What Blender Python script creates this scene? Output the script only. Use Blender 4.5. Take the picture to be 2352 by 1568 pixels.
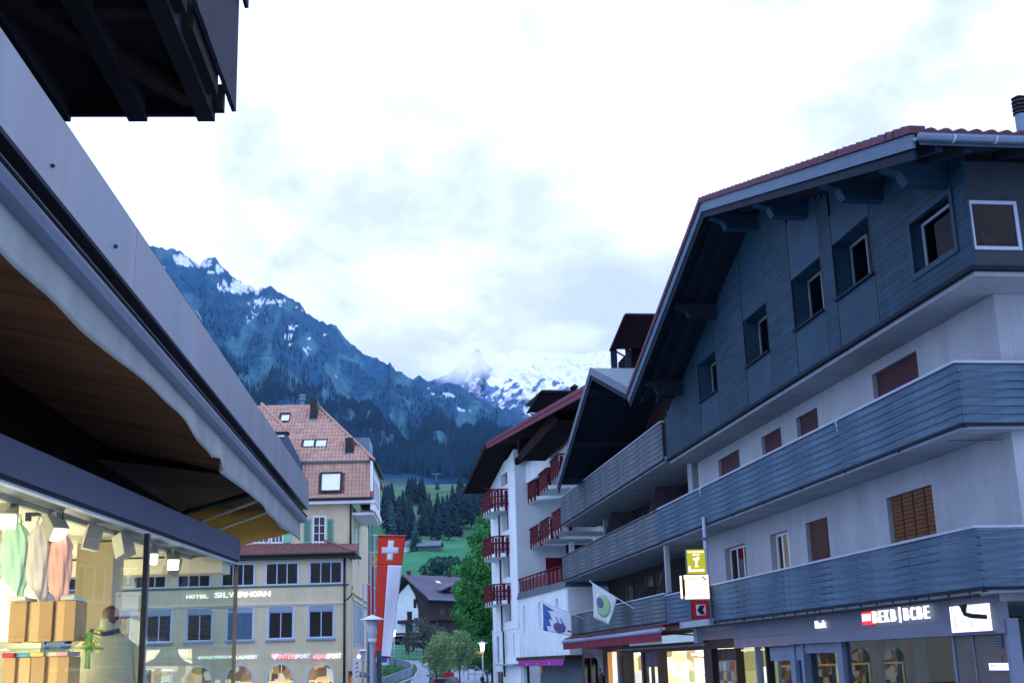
import bpy, bmesh, math, random
from math import sin, cos, pi, radians, sqrt, atan2, hypot
from mathutils import Vector, Matrix, noise
random.seed(7)
R = random.random
def U(a, b): return a + (b - a) * random.random()
S = bpy.context.scene
for o in list(bpy.data.objects): bpy.data.objects.remove(o)

# ------------------------------------------------------------------ camera
FL, CX, CY = 2850.0, 1176.0, 784.0          # focal length and centre in units of a 2352 px wide frame
PITCH, ROLL = math.atan(739 / FL), radians(1.7)
fw = Vector((0, cos(PITCH), sin(PITCH))); rt0 = Vector((1, 0, 0)); up0 = rt0.cross(fw)
rt = cos(ROLL) * rt0 - sin(ROLL) * up0
up = sin(ROLL) * rt0 + cos(ROLL) * up0
CAM = Vector((0, 0, 1.6))
cd = bpy.data.cameras.new('camera'); cam = bpy.data.objects.new('camera', cd); S.collection.objects.link(cam)
cam.matrix_world = Matrix(((rt.x, up.x, -fw.x, CAM.x), (rt.y, up.y, -fw.y, CAM.y), (rt.z, up.z, -fw.z, CAM.z), (0, 0, 0, 1)))
cd.sensor_width = 36.0; cd.lens = 36.0 * FL / 2352.0
cd.clip_start = 0.1; cd.clip_end = 20000
S.camera = cam
S.cycles.volume_bounces = 4

# ------------------------------------------------------------------ exposure, sky, sun
S.view_settings.view_transform = 'Standard'; S.view_settings.look = 'None'
S.view_settings.exposure = 0.0; S.view_settings.gamma = 1.0; S.view_settings.use_curve_mapping = False
SUN_EL, SUN_AZ = radians(38), radians(150)
W = bpy.data.worlds.new('World'); S.world = W; W.use_nodes = True
nt = W.node_tree; nt.nodes.clear()
def N(t, **k):
    n = nt.nodes.new(t)
    for a, b in k.items(): setattr(n, a, b)
    return n
def lk(a, b): nt.links.new(a, b)
sky = N('ShaderNodeTexSky', sky_type='NISHITA', sun_disc=False, sun_elevation=SUN_EL, sun_rotation=SUN_AZ)
skm = N('ShaderNodeMix', data_type='RGBA', blend_type='MULTIPLY'); skm.inputs[0].default_value = 1
skm.inputs[7].default_value = (0.10, 0.10, 0.10, 1)
lk(sky.outputs[0], skm.inputs[6])
tc = N('ShaderNodeTexCoord')
mp = N('ShaderNodeMapping'); mp.inputs['Scale'].default_value = (1.0, 1.0, 1.35); mp.inputs['Location'].default_value = (0.35, 0.1, 0.62)
lk(tc.outputs['Generated'], mp.inputs[0])
n1 = N('ShaderNodeTexNoise'); n1.inputs['Scale'].default_value = 3.3; n1.inputs['Detail'].default_value = 9; n1.inputs['Roughness'].default_value = .56; n1.inputs['Distortion'].default_value = .35
n2 = N('ShaderNodeTexNoise'); n2.inputs['Scale'].default_value = 8.5; n2.inputs['Detail'].default_value = 6; n2.inputs['Roughness'].default_value = .55
lk(mp.outputs[0], n1.inputs[0]); lk(mp.outputs[0], n2.inputs[0])
ad = N('ShaderNodeMath', operation='MULTIPLY_ADD'); ad.inputs[1].default_value = .44; lk(n2.outputs[0], ad.inputs[0]); lk(n1.outputs[0], ad.inputs[2])
cr = N('ShaderNodeValToRGB'); e = cr.color_ramp
SK = 1.14
HAZE = 0.00004
e.elements[0].position = .555; e.elements[0].color = (.63 * SK, .735 * SK, 1.12 * SK, 1)
e.elements[1].position = .80; e.elements[1].color = (1.12 * SK, 1.32 * SK, 2.0 * SK, 1)
m = e.elements.new(.648); m.color = (.78 * SK, .88 * SK, 1.40 * SK, 1)
m = e.elements.new(.705); m.color = (.97 * SK, 1.11 * SK, 1.72 * SK, 1)
lk(ad.outputs[0], cr.inputs[0])
mx = N('ShaderNodeMix', data_type='RGBA', blend_type='ADD'); mx.inputs[0].default_value = .05
lk(cr.outputs[0], mx.inputs[6]); lk(skm.outputs[2], mx.inputs[7])
bg = N('ShaderNodeBackground'); bg.inputs[1].default_value = 1.0; lk(mx.outputs[2], bg.inputs[0])
wo = N('ShaderNodeOutputWorld'); lk(bg.outputs[0], wo.inputs[0])
sl = bpy.data.lights.new('sun', 'SUN'); sl.energy = 0.25; sl.angle = radians(30); sl.color = (.62, .80, 1.0)
so = bpy.data.objects.new('sun', sl); S.collection.objects.link(so)
so.rotation_euler = (pi / 2 - SUN_EL, 0, -SUN_AZ + pi)

# ------------------------------------------------------------------ frames: local axes of each street front
class Frame:
    def __init__(f, th, o=(0, 0, 0)):
        f.th = th; f.o = Vector(o); f.x = Vector((cos(th), sin(th), 0)); f.y = Vector((-sin(th), cos(th), 0))
    def w(f, p): return f.o + f.x * p[0] + f.y * p[1] + Vector((0, 0, p[2]))
    def l(f, P): v = Vector(P) - f.o; return (v.dot(f.x), v.dot(f.y), v.z)
def ray(px, py): return fw + rt * ((px - CX) / FL) - up * ((py - CY) / FL)
def on(px, py, P, n):
    d = ray(px, py); return CAM + d * ((Vector(P) - CAM).dot(n) / d.dot(n))
def onx(f, px, py, a): return f.l(on(px, py, f.w((a, 0, 0)), f.x))      # measured spot on the wall plane x = a
def ony(f, px, py, b): return f.l(on(px, py, f.w((0, b, 0)), f.y))
def onz(f, px, py, z): return f.l(on(px, py, (0, 0, z), Vector((0, 0, 1))))
FW = Frame(0); FS = Frame(radians(8.2)); FH = Frame(radians(2.8)); FA = Frame(radians(12.6)); FC = Frame(radians(3.9))

# ------------------------------------------------------------------ materials
MT = {}
def mat(name, col, rough=.7, var=.12, sc=3.0, bump=0., bsc=40., metal=0., col2=None, stretch=(1, 1, 1), spec=.3, emis=None, es=0., sheen=0, streak=0.):
    if name in MT: return MT[name]
    m = bpy.data.materials.new(name); m.use_nodes = True; t = m.node_tree; b = t.nodes['Principled BSDF']
    b.inputs['Roughness'].default_value = rough; b.inputs['Metallic'].default_value = metal
    b.inputs['Specular IOR Level'].default_value = spec
    co = t.nodes.new('ShaderNodeTexCoord'); mpn = t.nodes.new('ShaderNodeMapping'); mpn.inputs['Scale'].default_value = stretch
    t.links.new(co.outputs['Object'], mpn.inputs[0])
    n = t.nodes.new('ShaderNodeTexNoise'); n.inputs['Scale'].default_value = sc; n.inputs['Detail'].default_value = 6; n.inputs['Roughness'].default_value = .6
    t.links.new(mpn.outputs[0], n.inputs[0])
    r = t.nodes.new('ShaderNodeValToRGB')
    c2 = col2 or tuple(min(1, c * (1 + var)) for c in col)
    c1 = col if col2 else tuple(c * (1 - var) for c in col)
    r.color_ramp.elements[0].position = .35; r.color_ramp.elements[1].position = .68
    r.color_ramp.elements[0].color = (*c1, 1); r.color_ramp.elements[1].color = (*c2, 1)
    t.links.new(n.outputs[0], r.inputs[0])
    oi = t.nodes.new('ShaderNodeObjectInfo'); hv = t.nodes.new('ShaderNodeHueSaturation')
    ma = t.nodes.new('ShaderNodeMath'); ma.operation = 'MULTIPLY_ADD'; ma.inputs[1].default_value = .16; ma.inputs[2].default_value = .92
    t.links.new(oi.outputs['Random'], ma.inputs[0]); t.links.new(ma.outputs[0], hv.inputs['Value']); t.links.new(r.outputs[0], hv.inputs['Color'])
    t.links.new(hv.outputs[0], b.inputs['Base Color'])
    if streak:      # rain streaks and grime, part of the coat itself
        mp2 = t.nodes.new('ShaderNodeMapping'); mp2.inputs['Scale'].default_value = (1.0, 1.0, .16); t.links.new(co.outputs['Object'], mp2.inputs[0])
        ns = t.nodes.new('ShaderNodeTexNoise'); ns.inputs['Scale'].default_value = 1.6; ns.inputs['Detail'].default_value = 7; ns.inputs['Roughness'].default_value = .65; t.links.new(mp2.outputs[0], ns.inputs[0])
        mr = t.nodes.new('ShaderNodeMapRange'); mr.inputs[1].default_value = .30; mr.inputs[2].default_value = .66; mr.inputs[3].default_value = 1 - streak; mr.inputs[4].default_value = 1 + streak * .25; t.links.new(ns.outputs[0], mr.inputs[0])
        mu = t.nodes.new('ShaderNodeMix'); mu.data_type = 'RGBA'; mu.blend_type = 'MULTIPLY'; mu.inputs[0].default_value = 1; t.links.new(hv.outputs[0], mu.inputs[6]); t.links.new(mr.outputs[0], mu.inputs[7]); t.links.new(mu.outputs[2], b.inputs['Base Color'])
    if bump:
        n3 = t.nodes.new('ShaderNodeTexNoise'); n3.inputs['Scale'].default_value = bsc; n3.inputs['Detail'].default_value = 4
        t.links.new(mpn.outputs[0], n3.inputs[0])
        bp = t.nodes.new('ShaderNodeBump'); bp.inputs['Strength'].default_value = bump; bp.inputs['Distance'].default_value = .02
        t.links.new(n3.outputs[0], bp.inputs['Height']); t.links.new(bp.outputs[0], b.inputs['Normal'])
    if emis:
        b.inputs['Emission Color'].default_value = (*emis, 1); b.inputs['Emission Strength'].default_value = es
    MT[name] = m; return m
def glow(name, col, s, base=(.8, .8, .8)):
    if name in MT: return MT[name]
    m = bpy.data.materials.new(name); m.use_nodes = True; b = m.node_tree.nodes['Principled BSDF']
    b.inputs['Base Color'].default_value = (*base, 1); b.inputs['Emission Color'].default_value = (*col, 1); b.inputs['Emission Strength'].default_value = s
    MT[name] = m; return m
def glass(name, tint=(.92, .96, .95), ior=1.5, rough=.0):
    if name in MT: return MT[name]
    m = bpy.data.materials.new(name); m.use_nodes = True; t = m.node_tree; t.nodes.clear()
    o = t.nodes.new('ShaderNodeOutputMaterial'); mxx = t.nodes.new('ShaderNodeMixShader'); f = t.nodes.new('ShaderNodeFresnel'); f.inputs[0].default_value = ior
    a = t.nodes.new('ShaderNodeBsdfTransparent'); a.inputs[0].default_value = (*tint, 1); g = t.nodes.new('ShaderNodeBsdfGlossy'); g.inputs['Roughness'].default_value = rough
    ge = t.nodes.new('ShaderNodeNewGeometry'); sb = t.nodes.new('ShaderNodeMath'); sb.operation = 'SUBTRACT'; sb.inputs[0].default_value = 1; t.links.new(ge.outputs['Backfacing'], sb.inputs[1])
    ml = t.nodes.new('ShaderNodeMath'); ml.operation = 'MULTIPLY'; t.links.new(f.outputs[0], ml.inputs[0]); t.links.new(sb.outputs[0], ml.inputs[1])
    t.links.new(ml.outputs[0], mxx.inputs[0]); t.links.new(a.outputs[0], mxx.inputs[1]); t.links.new(g.outputs[0], mxx.inputs[2]); t.links.new(mxx.outputs[0], o.inputs[0])
    MT[name] = m; return m
def glowroom(name, cols, s, sc=(3, 3, 3)):
    """the lit inside of a shop seen from far: goods glow by themselves, lamp light put into their colour"""
    if name in MT: return MT[name]
    m = bpy.data.materials.new(name); m.use_nodes = True; t = m.node_tree; b = t.nodes['Principled BSDF']
    co = t.nodes.new('ShaderNodeTexCoord'); mpn = t.nodes.new('ShaderNodeMapping'); mpn.inputs['Scale'].default_value = sc
    v = t.nodes.new('ShaderNodeTexVoronoi'); v.distance = 'CHEBYCHEV'; v.inputs['Scale'].default_value = 1.0; v.inputs['Randomness'].default_value = .8
    t.links.new(co.outputs['Object'], mpn.inputs[0]); t.links.new(mpn.outputs[0], v.inputs['Vector'])
    sp = t.nodes.new('ShaderNodeSeparateColor'); t.links.new(v.outputs['Color'], sp.inputs[0])
    r = t.nodes.new('ShaderNodeValToRGB'); r.color_ramp.interpolation = 'CONSTANT'
    el = r.color_ramp.elements
    while len(el) > 1: el.remove(el[-1])
    el[0].position = 0; el[0].color = (*cols[0], 1)
    for i, c in enumerate(cols[1:]):
        q = el.new((i + 1) / len(cols)); q.color = (*c, 1)
    t.links.new(sp.outputs[0], r.inputs[0])
    t.links.new(r.outputs[0], b.inputs['Base Color']); t.links.new(r.outputs[0], b.inputs['Emission Color']); b.inputs['Emission Strength'].default_value = s  # lamp light on the goods is put in as emission
    MT[name] = m; return m

# ------------------------------------------------------------------ objects
BASE = {}; FR = {}
def link(o): S.collection.objects.link(o)
def thing(name, label, cat, fr, base, group=None):
    o = bpy.data.objects.new(name, None); link(o); o.empty_display_size = .3
    o.location = fr.w(base); o.rotation_euler = (0, 0, fr.th)
    o['label'] = label; o['category'] = cat
    if group: o['group'] = group
    BASE[o.name] = Vector(base); FR[o.name] = fr
    return o
def root(o):
    while o.parent: o = o.parent
    return o
class MB:
    def __init__(s): s.v = []; s.f = []
    def add(s, vs, fs):
        n = len(s.v); s.v += [tuple(v) for v in vs]; s.f += [tuple(n + i for i in f) for f in fs]; return s
    def box(s, x0, x1, y0, y1, z0, z1):
        if x0 > x1: x0, x1 = x1, x0
        if y0 > y1: y0, y1 = y1, y0
        if z0 > z1: z0, z1 = z1, z0
        return s.add([(x0, y0, z0), (x1, y0, z0), (x1, y1, z0), (x0, y1, z0), (x0, y0, z1), (x1, y0, z1), (x1, y1, z1), (x0, y1, z1)],
                     [(0, 3, 2, 1), (4, 5, 6, 7), (0, 1, 5, 4), (1, 2, 6, 5), (2, 3, 7, 6), (3, 0, 4, 7)])
    def prism(s, poly, d):          # poly: list of 3d points, d: extrusion vector
        n = len(poly); P = [Vector(p) for p in poly]; d = Vector(d)
        return s.add(P + [p + d for p in P], [tuple(range(n))[::-1], tuple(range(n, 2 * n))] + [(i, (i + 1) % n, n + (i + 1) % n, n + i) for i in range(n)])
    def bar(s, a, b, w, h=None, upv=(0, 0, 1)):
        a, b = Vector(a), Vector(b); h = h or w; d = (b - a).normalized(); u = Vector(upv)
        if abs(d.dot(u)) > .98: u = Vector((1, 0, 0))
        r = d.cross(u).normalized() * w / 2; u = r.cross(d).normalized() * h / 2
        q = [a - r - u, a + r - u, a + r + u, a - r + u]
        return s.prism(q, b - a)
    def tube(s, pts, r, n=10, r2=None):
        P = [Vector(p) for p in pts]; m = len(P); rings = []
        for i, p in enumerate(P):
            d = (P[min(i + 1, m - 1)] - P[max(i - 1, 0)]).normalized(); u = Vector((0, 0, 1)) if abs(d.z) < .95 else Vector((1, 0, 0))
            a = d.cross(u).normalized(); b = d.cross(a)
            rr = r if r2 is None else r + (r2 - r) * i / max(1, m - 1)
            rings += [p + (a * cos(2 * pi * k / n) + b * sin(2 * pi * k / n)) * rr for k in range(n)]
        fs = [tuple(range(n)), tuple(range((m - 1) * n, m * n))[::-1]]
        for i in range(m - 1):
            for k in range(n): fs.append((i * n + k, i * n + (k + 1) % n, (i + 1) * n + (k + 1) % n, (i + 1) * n + k))
        return s.add(rings, fs)
    def lathe(s, c, prof, n=16):
        vs = []; m = len(prof)
        for r, z in prof: vs += [(c[0] + r * cos(2 * pi * k / n), c[1] + r * sin(2 * pi * k / n), c[2] + z) for k in range(n)]
        fs = [tuple(range(n))[::-1], tuple(range((m - 1) * n, m * n))]
        for i in range(m - 1):
            for k in range(n): fs.append((i * n + k, i * n + (k + 1) % n, (i + 1) * n + (k + 1) % n, (i + 1) * n + k))
        return s.add(vs, fs)
    def mesh(s, name, off=Vector((0, 0, 0)), smooth=False, fix=True):
        me = bpy.data.meshes.new(name); me.from_pydata([tuple(Vector(v) - off) for v in s.v], [], s.f)
        if fix:
            b = bmesh.new(); b.from_mesh(me); bmesh.ops.recalc_face_normals(b, faces=b.faces); b.to_mesh(me); b.free()
        if smooth: me.polygons.foreach_set('use_smooth', [True] * len(me.polygons))
        me.update(); return me
    def build(s, name, m, parent, smooth=False, label=None, fix=True, kind=None):
        off = BASE[root(parent).name] if parent else Vector((0, 0, 0))
        me = s.mesh(name, off, smooth, fix); me.materials.append(m)
        o = bpy.data.objects.new(name, me); link(o)
        if parent: o.parent = parent
        if label: o['label'] = label
        if kind: o['kind'] = kind
        return o
def solo(mb, name, label, cat, m, fr, base, group=None, smooth=False, kind=None):
    """a thing that is one mesh"""
    me = mb.mesh(name, Vector(base), smooth); me.materials.append(m)
    o = bpy.data.objects.new(name, me); link(o); o.location = fr.w(base); o.rotation_euler = (0, 0, fr.th)
    if cat: o['label'] = label; o['category'] = cat
    if kind: o['kind'] = kind
    if group: o['group'] = group
    BASE[o.name] = Vector(base); FR[o.name] = fr
    return o
def piece(me, name, parent, p, rot=None, sc=None):
    o = bpy.data.objects.new(name, me); link(o); o.parent = parent
    o.location = Vector(p) - BASE[root(parent).name]
    if rot is not None: o.rotation_euler = rot
    if sc is not None: o.scale = sc
    return o
def empty_part(name, parent):
    o = bpy.data.objects.new(name, None); link(o); o.parent = parent; return o
def obox(mb, ori, p0, p1, t0, t1, z0, z1):     # ori 'x': wall plane x = p, runs in y;  'y': wall plane y = p, runs in x
    return mb.box(p0, p1, t0, t1, z0, z1) if ori == 'x' else mb.box(t0, t1, p0, p1, z0, z1)
def wall(mb, ori, p0, p1, t0, t1, z0, z1, holes):
    ts = sorted({t0, t1} | {min(max(h[0], t0), t1) for h in holes} | {min(max(h[1], t0), t1) for h in holes})
    for a, b in zip(ts, ts[1:]):
        if b - a < 1e-4: continue
        mid = (a + b) / 2; hz = sorted((max(h[2], z0), min(h[3], z1)) for h in holes if h[0] < mid < h[1])
        z = z0
        for q0, q1 in hz:
            if q0 > z + 1e-4: obox(mb, ori, p0, p1, a, b, z, q0)
            z = max(z, q1)
        if z1 > z + 1e-4: obox(mb, ori, p0, p1, a, b, z, z1)
    return mb
def window(par, ori, p, t0, t1, z0, z1, fm, gm, cols=2, rows=1, fwid=.06, sill=None, inn=.12, room=True, dirn=1, mid=None, name='window', backm=None, curtain=None):
    """frame, panes and a dark room behind; dirn=+1 when the outside is at smaller p"""
    a = p + dirn * inn; f = MB()
    for q0, q1, y0, y1 in ((t0, t0 + fwid, z0, z1), (t1 - fwid, t1, z0, z1), (t0 + fwid, t1 - fwid, z0, z0 + fwid), (t0 + fwid, t1 - fwid, z1 - fwid, z1)):
        obox(f, ori, a, a + dirn * .06, q0, q1, y0, y1)
    w = (t1 - t0 - fwid * 2); h = z1 - z0 - fwid * 2
    for i in range(1, cols): obox(f, ori, a + dirn * .003, a + dirn * .055, t0 + fwid + w * i / cols - .03, t0 + fwid + w * i / cols + .03, z0 + fwid, z1 - fwid)
    for i in range(1, rows): obox(f, ori, a + dirn * .006, a + dirn * .05, t0 + fwid, t1 - fwid, z0 + fwid + h * i / rows - .02, z0 + fwid + h * i / rows + .02)
    wn = f.build(name, fm, par)
    for i in range(cols):
        g = MB(); obox(g, ori, a + dirn * .03, a + dirn * .036, t0 + fwid + w * i / cols + (.03 if i else 0), t0 + fwid + w * (i + 1) / cols - (.03 if i < cols - 1 else 0), z0 + fwid, z1 - fwid)
        g.build('pane', gm, wn)
    if room:
        rm = MB(); d1 = a + dirn * .07; d2 = a + dirn * 1.2
        obox(rm, ori, d2, d2 + dirn * .02, t0, t1, z0, z1)
        obox(rm, ori, d1, d2, t0 - .02, t0, z0, z1); obox(rm, ori, d1, d2, t1, t1 + .02, z0, z1)
        obox(rm, ori, d1, d2, t0, t1, z0 - .02, z0); obox(rm, ori, d1, d2, t0, t1, z1, z1 + .02)
        rm.build('interior', backm or M_dark, wn)
    if curtain:
        c = MB(); n = 14
        for k in range(n):
            q0 = t0 + fwid + w * k / n; q1 = t0 + fwid + w * (k + 1) / n; off = .02 * (k % 2)
            obox(c, ori, a + dirn * (.10 + off), a + dirn * (.13 + off), q0, q1 - .002, z0 + fwid, z1 - fwid)
        c.build('curtain', curtain, wn)
    if sill:
        s_ = MB(); obox(s_, ori, p - dirn * .09, a, t0 - .05, t1 + .05, z0 - .07, z0 - .003); s_.build('sill', sill, wn)
    return wn
def text(s, h, m, parent, pos, ori='x', ext=.02, bold=.0, spacing=1.0, name='letters', wscale=1.0, fix=None, shear=0, split=False):
    """mesh lettering, left-bottom corner at pos; reads along -y on 'x' walls and along +x on 'y' walls"""
    objs = []
    items = [(s, 0)]
    cu = bpy.data.curves.new('t', 'FONT'); cu.body = s; cu.size = h / .70; cu.extrude = ext; cu.offset = min(bold, .008) * h; cu.space_character = spacing; cu.resolution_u = 3; cu.shear = shear
    to = bpy.data.objects.new('t', cu); link(to); dg = bpy.context.evaluated_depsgraph_get()
    me = bpy.data.meshes.new_from_object(to.evaluated_get(dg)); bpy.data.objects.remove(to)
    k = wscale
    xs = [v.co.x for v in me.vertices]
    if fix: k = fix / (max(xs) - min(xs))
    x0 = min(xs)
    b = Vector(pos) - BASE[root(parent).name]
    for v in me.vertices:
        x, y, z = (v.co.x - x0) * k, v.co.y, v.co.z
        v.co = (b.x - z, b.y - x, b.z + y) if ori == 'x' else (b.x + x, b.y - z, b.z + y)
    me.materials.append(m); o = bpy.data.objects.new(name, me); link(o); o.parent = parent
    return o

M_dark = mat('dark room', (.012, .014, .018), .9)
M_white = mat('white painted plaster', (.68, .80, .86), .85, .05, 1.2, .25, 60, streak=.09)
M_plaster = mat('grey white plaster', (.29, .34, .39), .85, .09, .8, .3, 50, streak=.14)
M_slate = mat('slate blue timber cladding', (.016, .048, .080), .6, .22, 1.6, .15, 30, stretch=(1, .5, 4), streak=.25)
M_slate2 = mat('slate blue smooth panel', (.014, .049, .086), .5, .14, 1.0, streak=.2)
M_board = mat('blue grey balcony board', (.060, .116, .175), .65, .30, 2.2, .12, 30, stretch=(1, .5, 5), streak=.2)
M_board2 = mat('weathered grey board', (.092, .128, .158), .75, .32, 2.2, .15, 30, stretch=(1, .5, 5), streak=.22)
M_trim = mat('pale metal handrail', (.30, .38, .50), .45, .08)
M_wood = mat('dark brown timber', (.011, .004, .006), .8, .3, 4.0, .3, 30, stretch=(1, 1, 4))
M_soffit = mat('dark slate eaves timber', (.009, .017, .030), .7, .2, 3.0)
M_tile = mat('dusky red roof tile', (.10, .038, .055), .75, .25, 5.0, .2, 30)
M_tileH = mat('faded brick red roof tile', (.46, .29, .23), .8, .20, 2.0, .2, 30)
M_tileD = mat('dull brown roof tile', (.22, .11, .10), .8, .25, 3.0, .2, 30)
M_zinc = mat('zinc metal', (.12, .18, .26), .4, .1, 4, metal=.5)
M_winw = mat('white window frame', (.66, .70, .78), .5, .03)
M_glass = glass('window glass', (.55, .62, .66)); M_shopglass = glass('clear shop glass', (.93, .97, .955), 1.33)
M_dglass = glass('far window glass', (.30, .36, .40), 1.33)
M_maroon = mat('maroon painted timber', (.085, .007, .018), .55, .22, 4.0, .1, 30)
M_maroon2 = mat('dark maroon shutter', (.040, .006, .013), .6, .15)
M_black = mat('black metal', (.012, .014, .018), .5, .1)
M_asph = mat('pale grey asphalt', (.20, .24, .30), .85, .12, .6, .4, 30)
M_yell = mat('pale yellow render', (.60, .54, .38), .9, .06, .6, .25, 50, streak=.13)
M_yellp = mat('buff stone trim', (.62, .57, .44), .85, .05, 1.0)
M_bluew = mat('pale blue window surround', (.45, .56, .72), .6, .04)
M_green = mat('mint green shutter', (.16, .50, .36), .6, .1)
for k_ in ('dark brown timber', 'slate blue timber cladding', 'slate blue smooth panel', 'dark slate eaves timber', 'maroon painted timber', 'blue grey balcony board', 'weathered grey board'):
    MT[k_].node_tree.nodes['Principled BSDF'].inputs['Specular IOR Level'].default_value = .10
# ================================================================== near right house (grey blue chalet over the bank)
GZ = -0.9
RB = thing('apartment_house', 'grey blue timber chalet with white floors, standing over the bank at the right', 'building', FS, (10.5, 19, GZ))
CL = 10.55; rs0, rz0, rs1, rz1, rs2, rz2 = 17.5, 9.62, 28.9, 12.80, 37.9, 9.70      # gable line: near eave, ridge, far eave
def gab(s): return rz0 + (rz1 - rz0) * (s - rs0) / (rs1 - rs0) if s < rs1 else rz1 + (rz2 - rz1) * (s - rs1) / (rs2 - rs1)
# plaster floors behind the balconies
holes2 = [(22.87, 24.95, 2.75, 4.76), (28.26, 29.70, 2.75, 4.76), (30.95, 32.33, 2.75, 4.74), (34.45, 36.40, 2.75, 4.74)]
holes3 = [(22.87, 25.03, 5.5, 7.46), (28.27, 29.70, 5.5, 7.41), (30.85, 32.40, 5.5, 7.41), (34.38, 36.43, 5.5, 7.43)]
mb = MB()
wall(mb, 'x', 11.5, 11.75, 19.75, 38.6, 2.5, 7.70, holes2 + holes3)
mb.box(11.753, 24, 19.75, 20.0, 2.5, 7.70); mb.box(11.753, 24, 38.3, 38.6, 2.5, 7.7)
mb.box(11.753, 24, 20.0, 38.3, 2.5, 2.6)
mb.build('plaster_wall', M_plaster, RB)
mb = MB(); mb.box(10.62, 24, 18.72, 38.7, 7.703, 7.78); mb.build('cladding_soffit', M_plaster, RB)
mb = MB(); mb.box(10.5, 24, 18.62, 38.8, 7.783, 7.86); mb.build('base_trim', M_soffit, RB)
# balcony slabs with boards
def boards(par, ori, p, t0, t1, z0, z1, n, m, mats_len=2.6, gap=.014, th=.03, seed=1, face=-1, posts=True):
    rr = random.Random(seed); h = (z1 - z0 + gap) / n; cache = {}
    nseg = max(1, round((t1 - t0) / mats_len)); L = (t1 - t0) / nseg
    me = None
    for r_ in range(n):
        for k in range(nseg):
            if me is None:
                q = MB(); obox(q, ori, 0, th, 0, L - .006, 0, h - gap); me = q.mesh('board'); me.materials.append(m)
            off = rr.uniform(-.003, .003)
            pos = (p + off, t0 + k * L + .003, z0 + r_ * h) if ori == 'x' else (t0 + k * L + .003, p + off, z0 + r_ * h)
            piece(me, 'board', par, pos, rot=(0, 0, 0))
    if posts:
        for k in range(nseg + 1):
            q = MB(); t = min(max(t0 + k * L, t0 + .05), t1 - .05); obox(q, ori, p + th + .005 if face < 0 else p - .045, p + th + .045 if face < 0 else p - .005, t - .03, t + .03, z0 - .08, z1)
            q.build('post', M_black, par)
def balcony(bld, x, xi, t0, t1, zb, zt, n, bm, rail=True, slabm=None, seed=1, near_ret=None, seg=2.6, rail_m=None):
    q = MB(); q.box(x + .06, xi, t0 + .06 if near_ret else t0, t1, zb - .10, zb + .08); sl_ = q.build('balcony', slabm or M_plaster, bld)
    boards(sl_, 'x', x, t0, t1, zb, zt - .07, n, bm, seg, seed=seed)
    if near_ret: boards(sl_, 'y', t0, x + .033, near_ret, zb, zt - .07, n, bm, 2.4, seed=seed + 9)
    q = MB(); q.box(x - .03, x + .11, t0 - .03, t1, zt - .045, zt)
    if near_ret: q.box(x + .113, near_ret, t0 - .03, t0 + .11, zt - .045, zt)
    q.build('handrail', rail_m or M_trim, sl_)
    q = MB(); q.box(x - .012, x + .04, t0, t1, zb - .055, zb - .004)
    if near_ret: q.box(x + .043, near_ret, t0 - .012, t0 + .04, zb - .055, zb - .004)
    q.build('edge_strip', M_soffit, sl_)
    return sl_
b1 = balcony(RB, 10.45, 11.49, 19.45, 40.0, 5.33, 6.41, 7, M_board, seed=3, near_ret=13.5)
b2 = balcony(RB, 10.45, 11.49, 19.45, 34.55, 2.60, 3.60, 7, M_board, seed=4, near_ret=13.5)
q = MB(); q.box(10.47, 11.49, 34.62, 40.0, 2.50, 2.68); b3 = q.build('balcony', M_plaster, RB)
boards(b3, 'x', 10.47, 34.72, 39.7, 2.56, 3.55, 7, M_board, 2.5, seed=5)
q = MB(); q.box(10.44, 10.58, 34.72, 39.7, 3.56, 3.60); q.build('handrail', M_trim, b3)
q = MB(); q.box(11.49, 14.5, 18.9, 19.74, 2.42, 2.58); q.box(11.49, 14.5, 19.5, 19.74, 5.23, 5.40); q.build('corner_slab', M_plaster, RB)
for (px, py, z) in ((1612, 1120, 6.38), (1925, 975, 6.38)):       # small bent stays on the rail
    c = onx(FS, px, py, 10.40); q = MB(); q.tube([(10.44, c[1], z), (10.30, c[1] - .10, z - .10), (10.26, c[1] - .25, z - .17), (10.26, c[1] - .25, z - .30)], .018, 6); q.build('rail_stay', M_trim, RB)
# windows of the white floors
for (t0, t1, z0, z1) in holes3:
    q = MB()
    for k in range(30):
        z = z0 + .05 + k * .064
        if z + .06 < z1: q.box(11.60, 11.62, t0 + .02, t1 - .02, z, z + .058)
    q.box(11.623, 11.64, t0, t1, z0, z1); q.build('roller_shutter', M_maroon2, RB)
M_warmsh = mat('brown wooden shutter slat', (.13, .045, .015), .5, .3, 4, .2, 30)
M_brown = mat('reddish brown roller shutter', (.07, .028, .025), .6, .15)
def shutter(t0, t1, z0, z1, m, pitch, cols, x=11.60, back=True):
    par = MB().box(x + .03, x + .05, t0, t1, z0, z1).build('wooden_shutter', M_maroon2, RB)
    cw = (t1 - t0) / cols; me = MB().box(0, .025, 0, cw - .05, 0, pitch * .80).mesh('slat'); me.materials.append(m)
    for c in range(cols):
        z = z0 + .02
        while z + pitch < z1 + .02:
            piece(me, 'slat', par, (x, t0 + c * cw + .025, z), rot=(0, radians(-12), 0)); z += pitch
t0, t1, z0, z1 = holes2[0]; shutter(t0, t1, 3.3, z1, M_warmsh, .085, 4)
t0, t1, z0, z1 = holes2[1]; shutter(t0, t1, 3.3, z1, M_brown, .05, 1)
M_curt = glow('glowing cream curtain', (1.0, .66, .36), .32, (.5, .4, .3))  # room light behind the curtain is put into its emission
window(RB, 'x', 11.5, *holes2[2], M_winw, M_glass, 3, 1, curtain=M_curt, inn=.16)
window(RB, 'x', 11.5, *holes2[3], M_winw, M_dglass, 3, 1, inn=.16)
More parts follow.
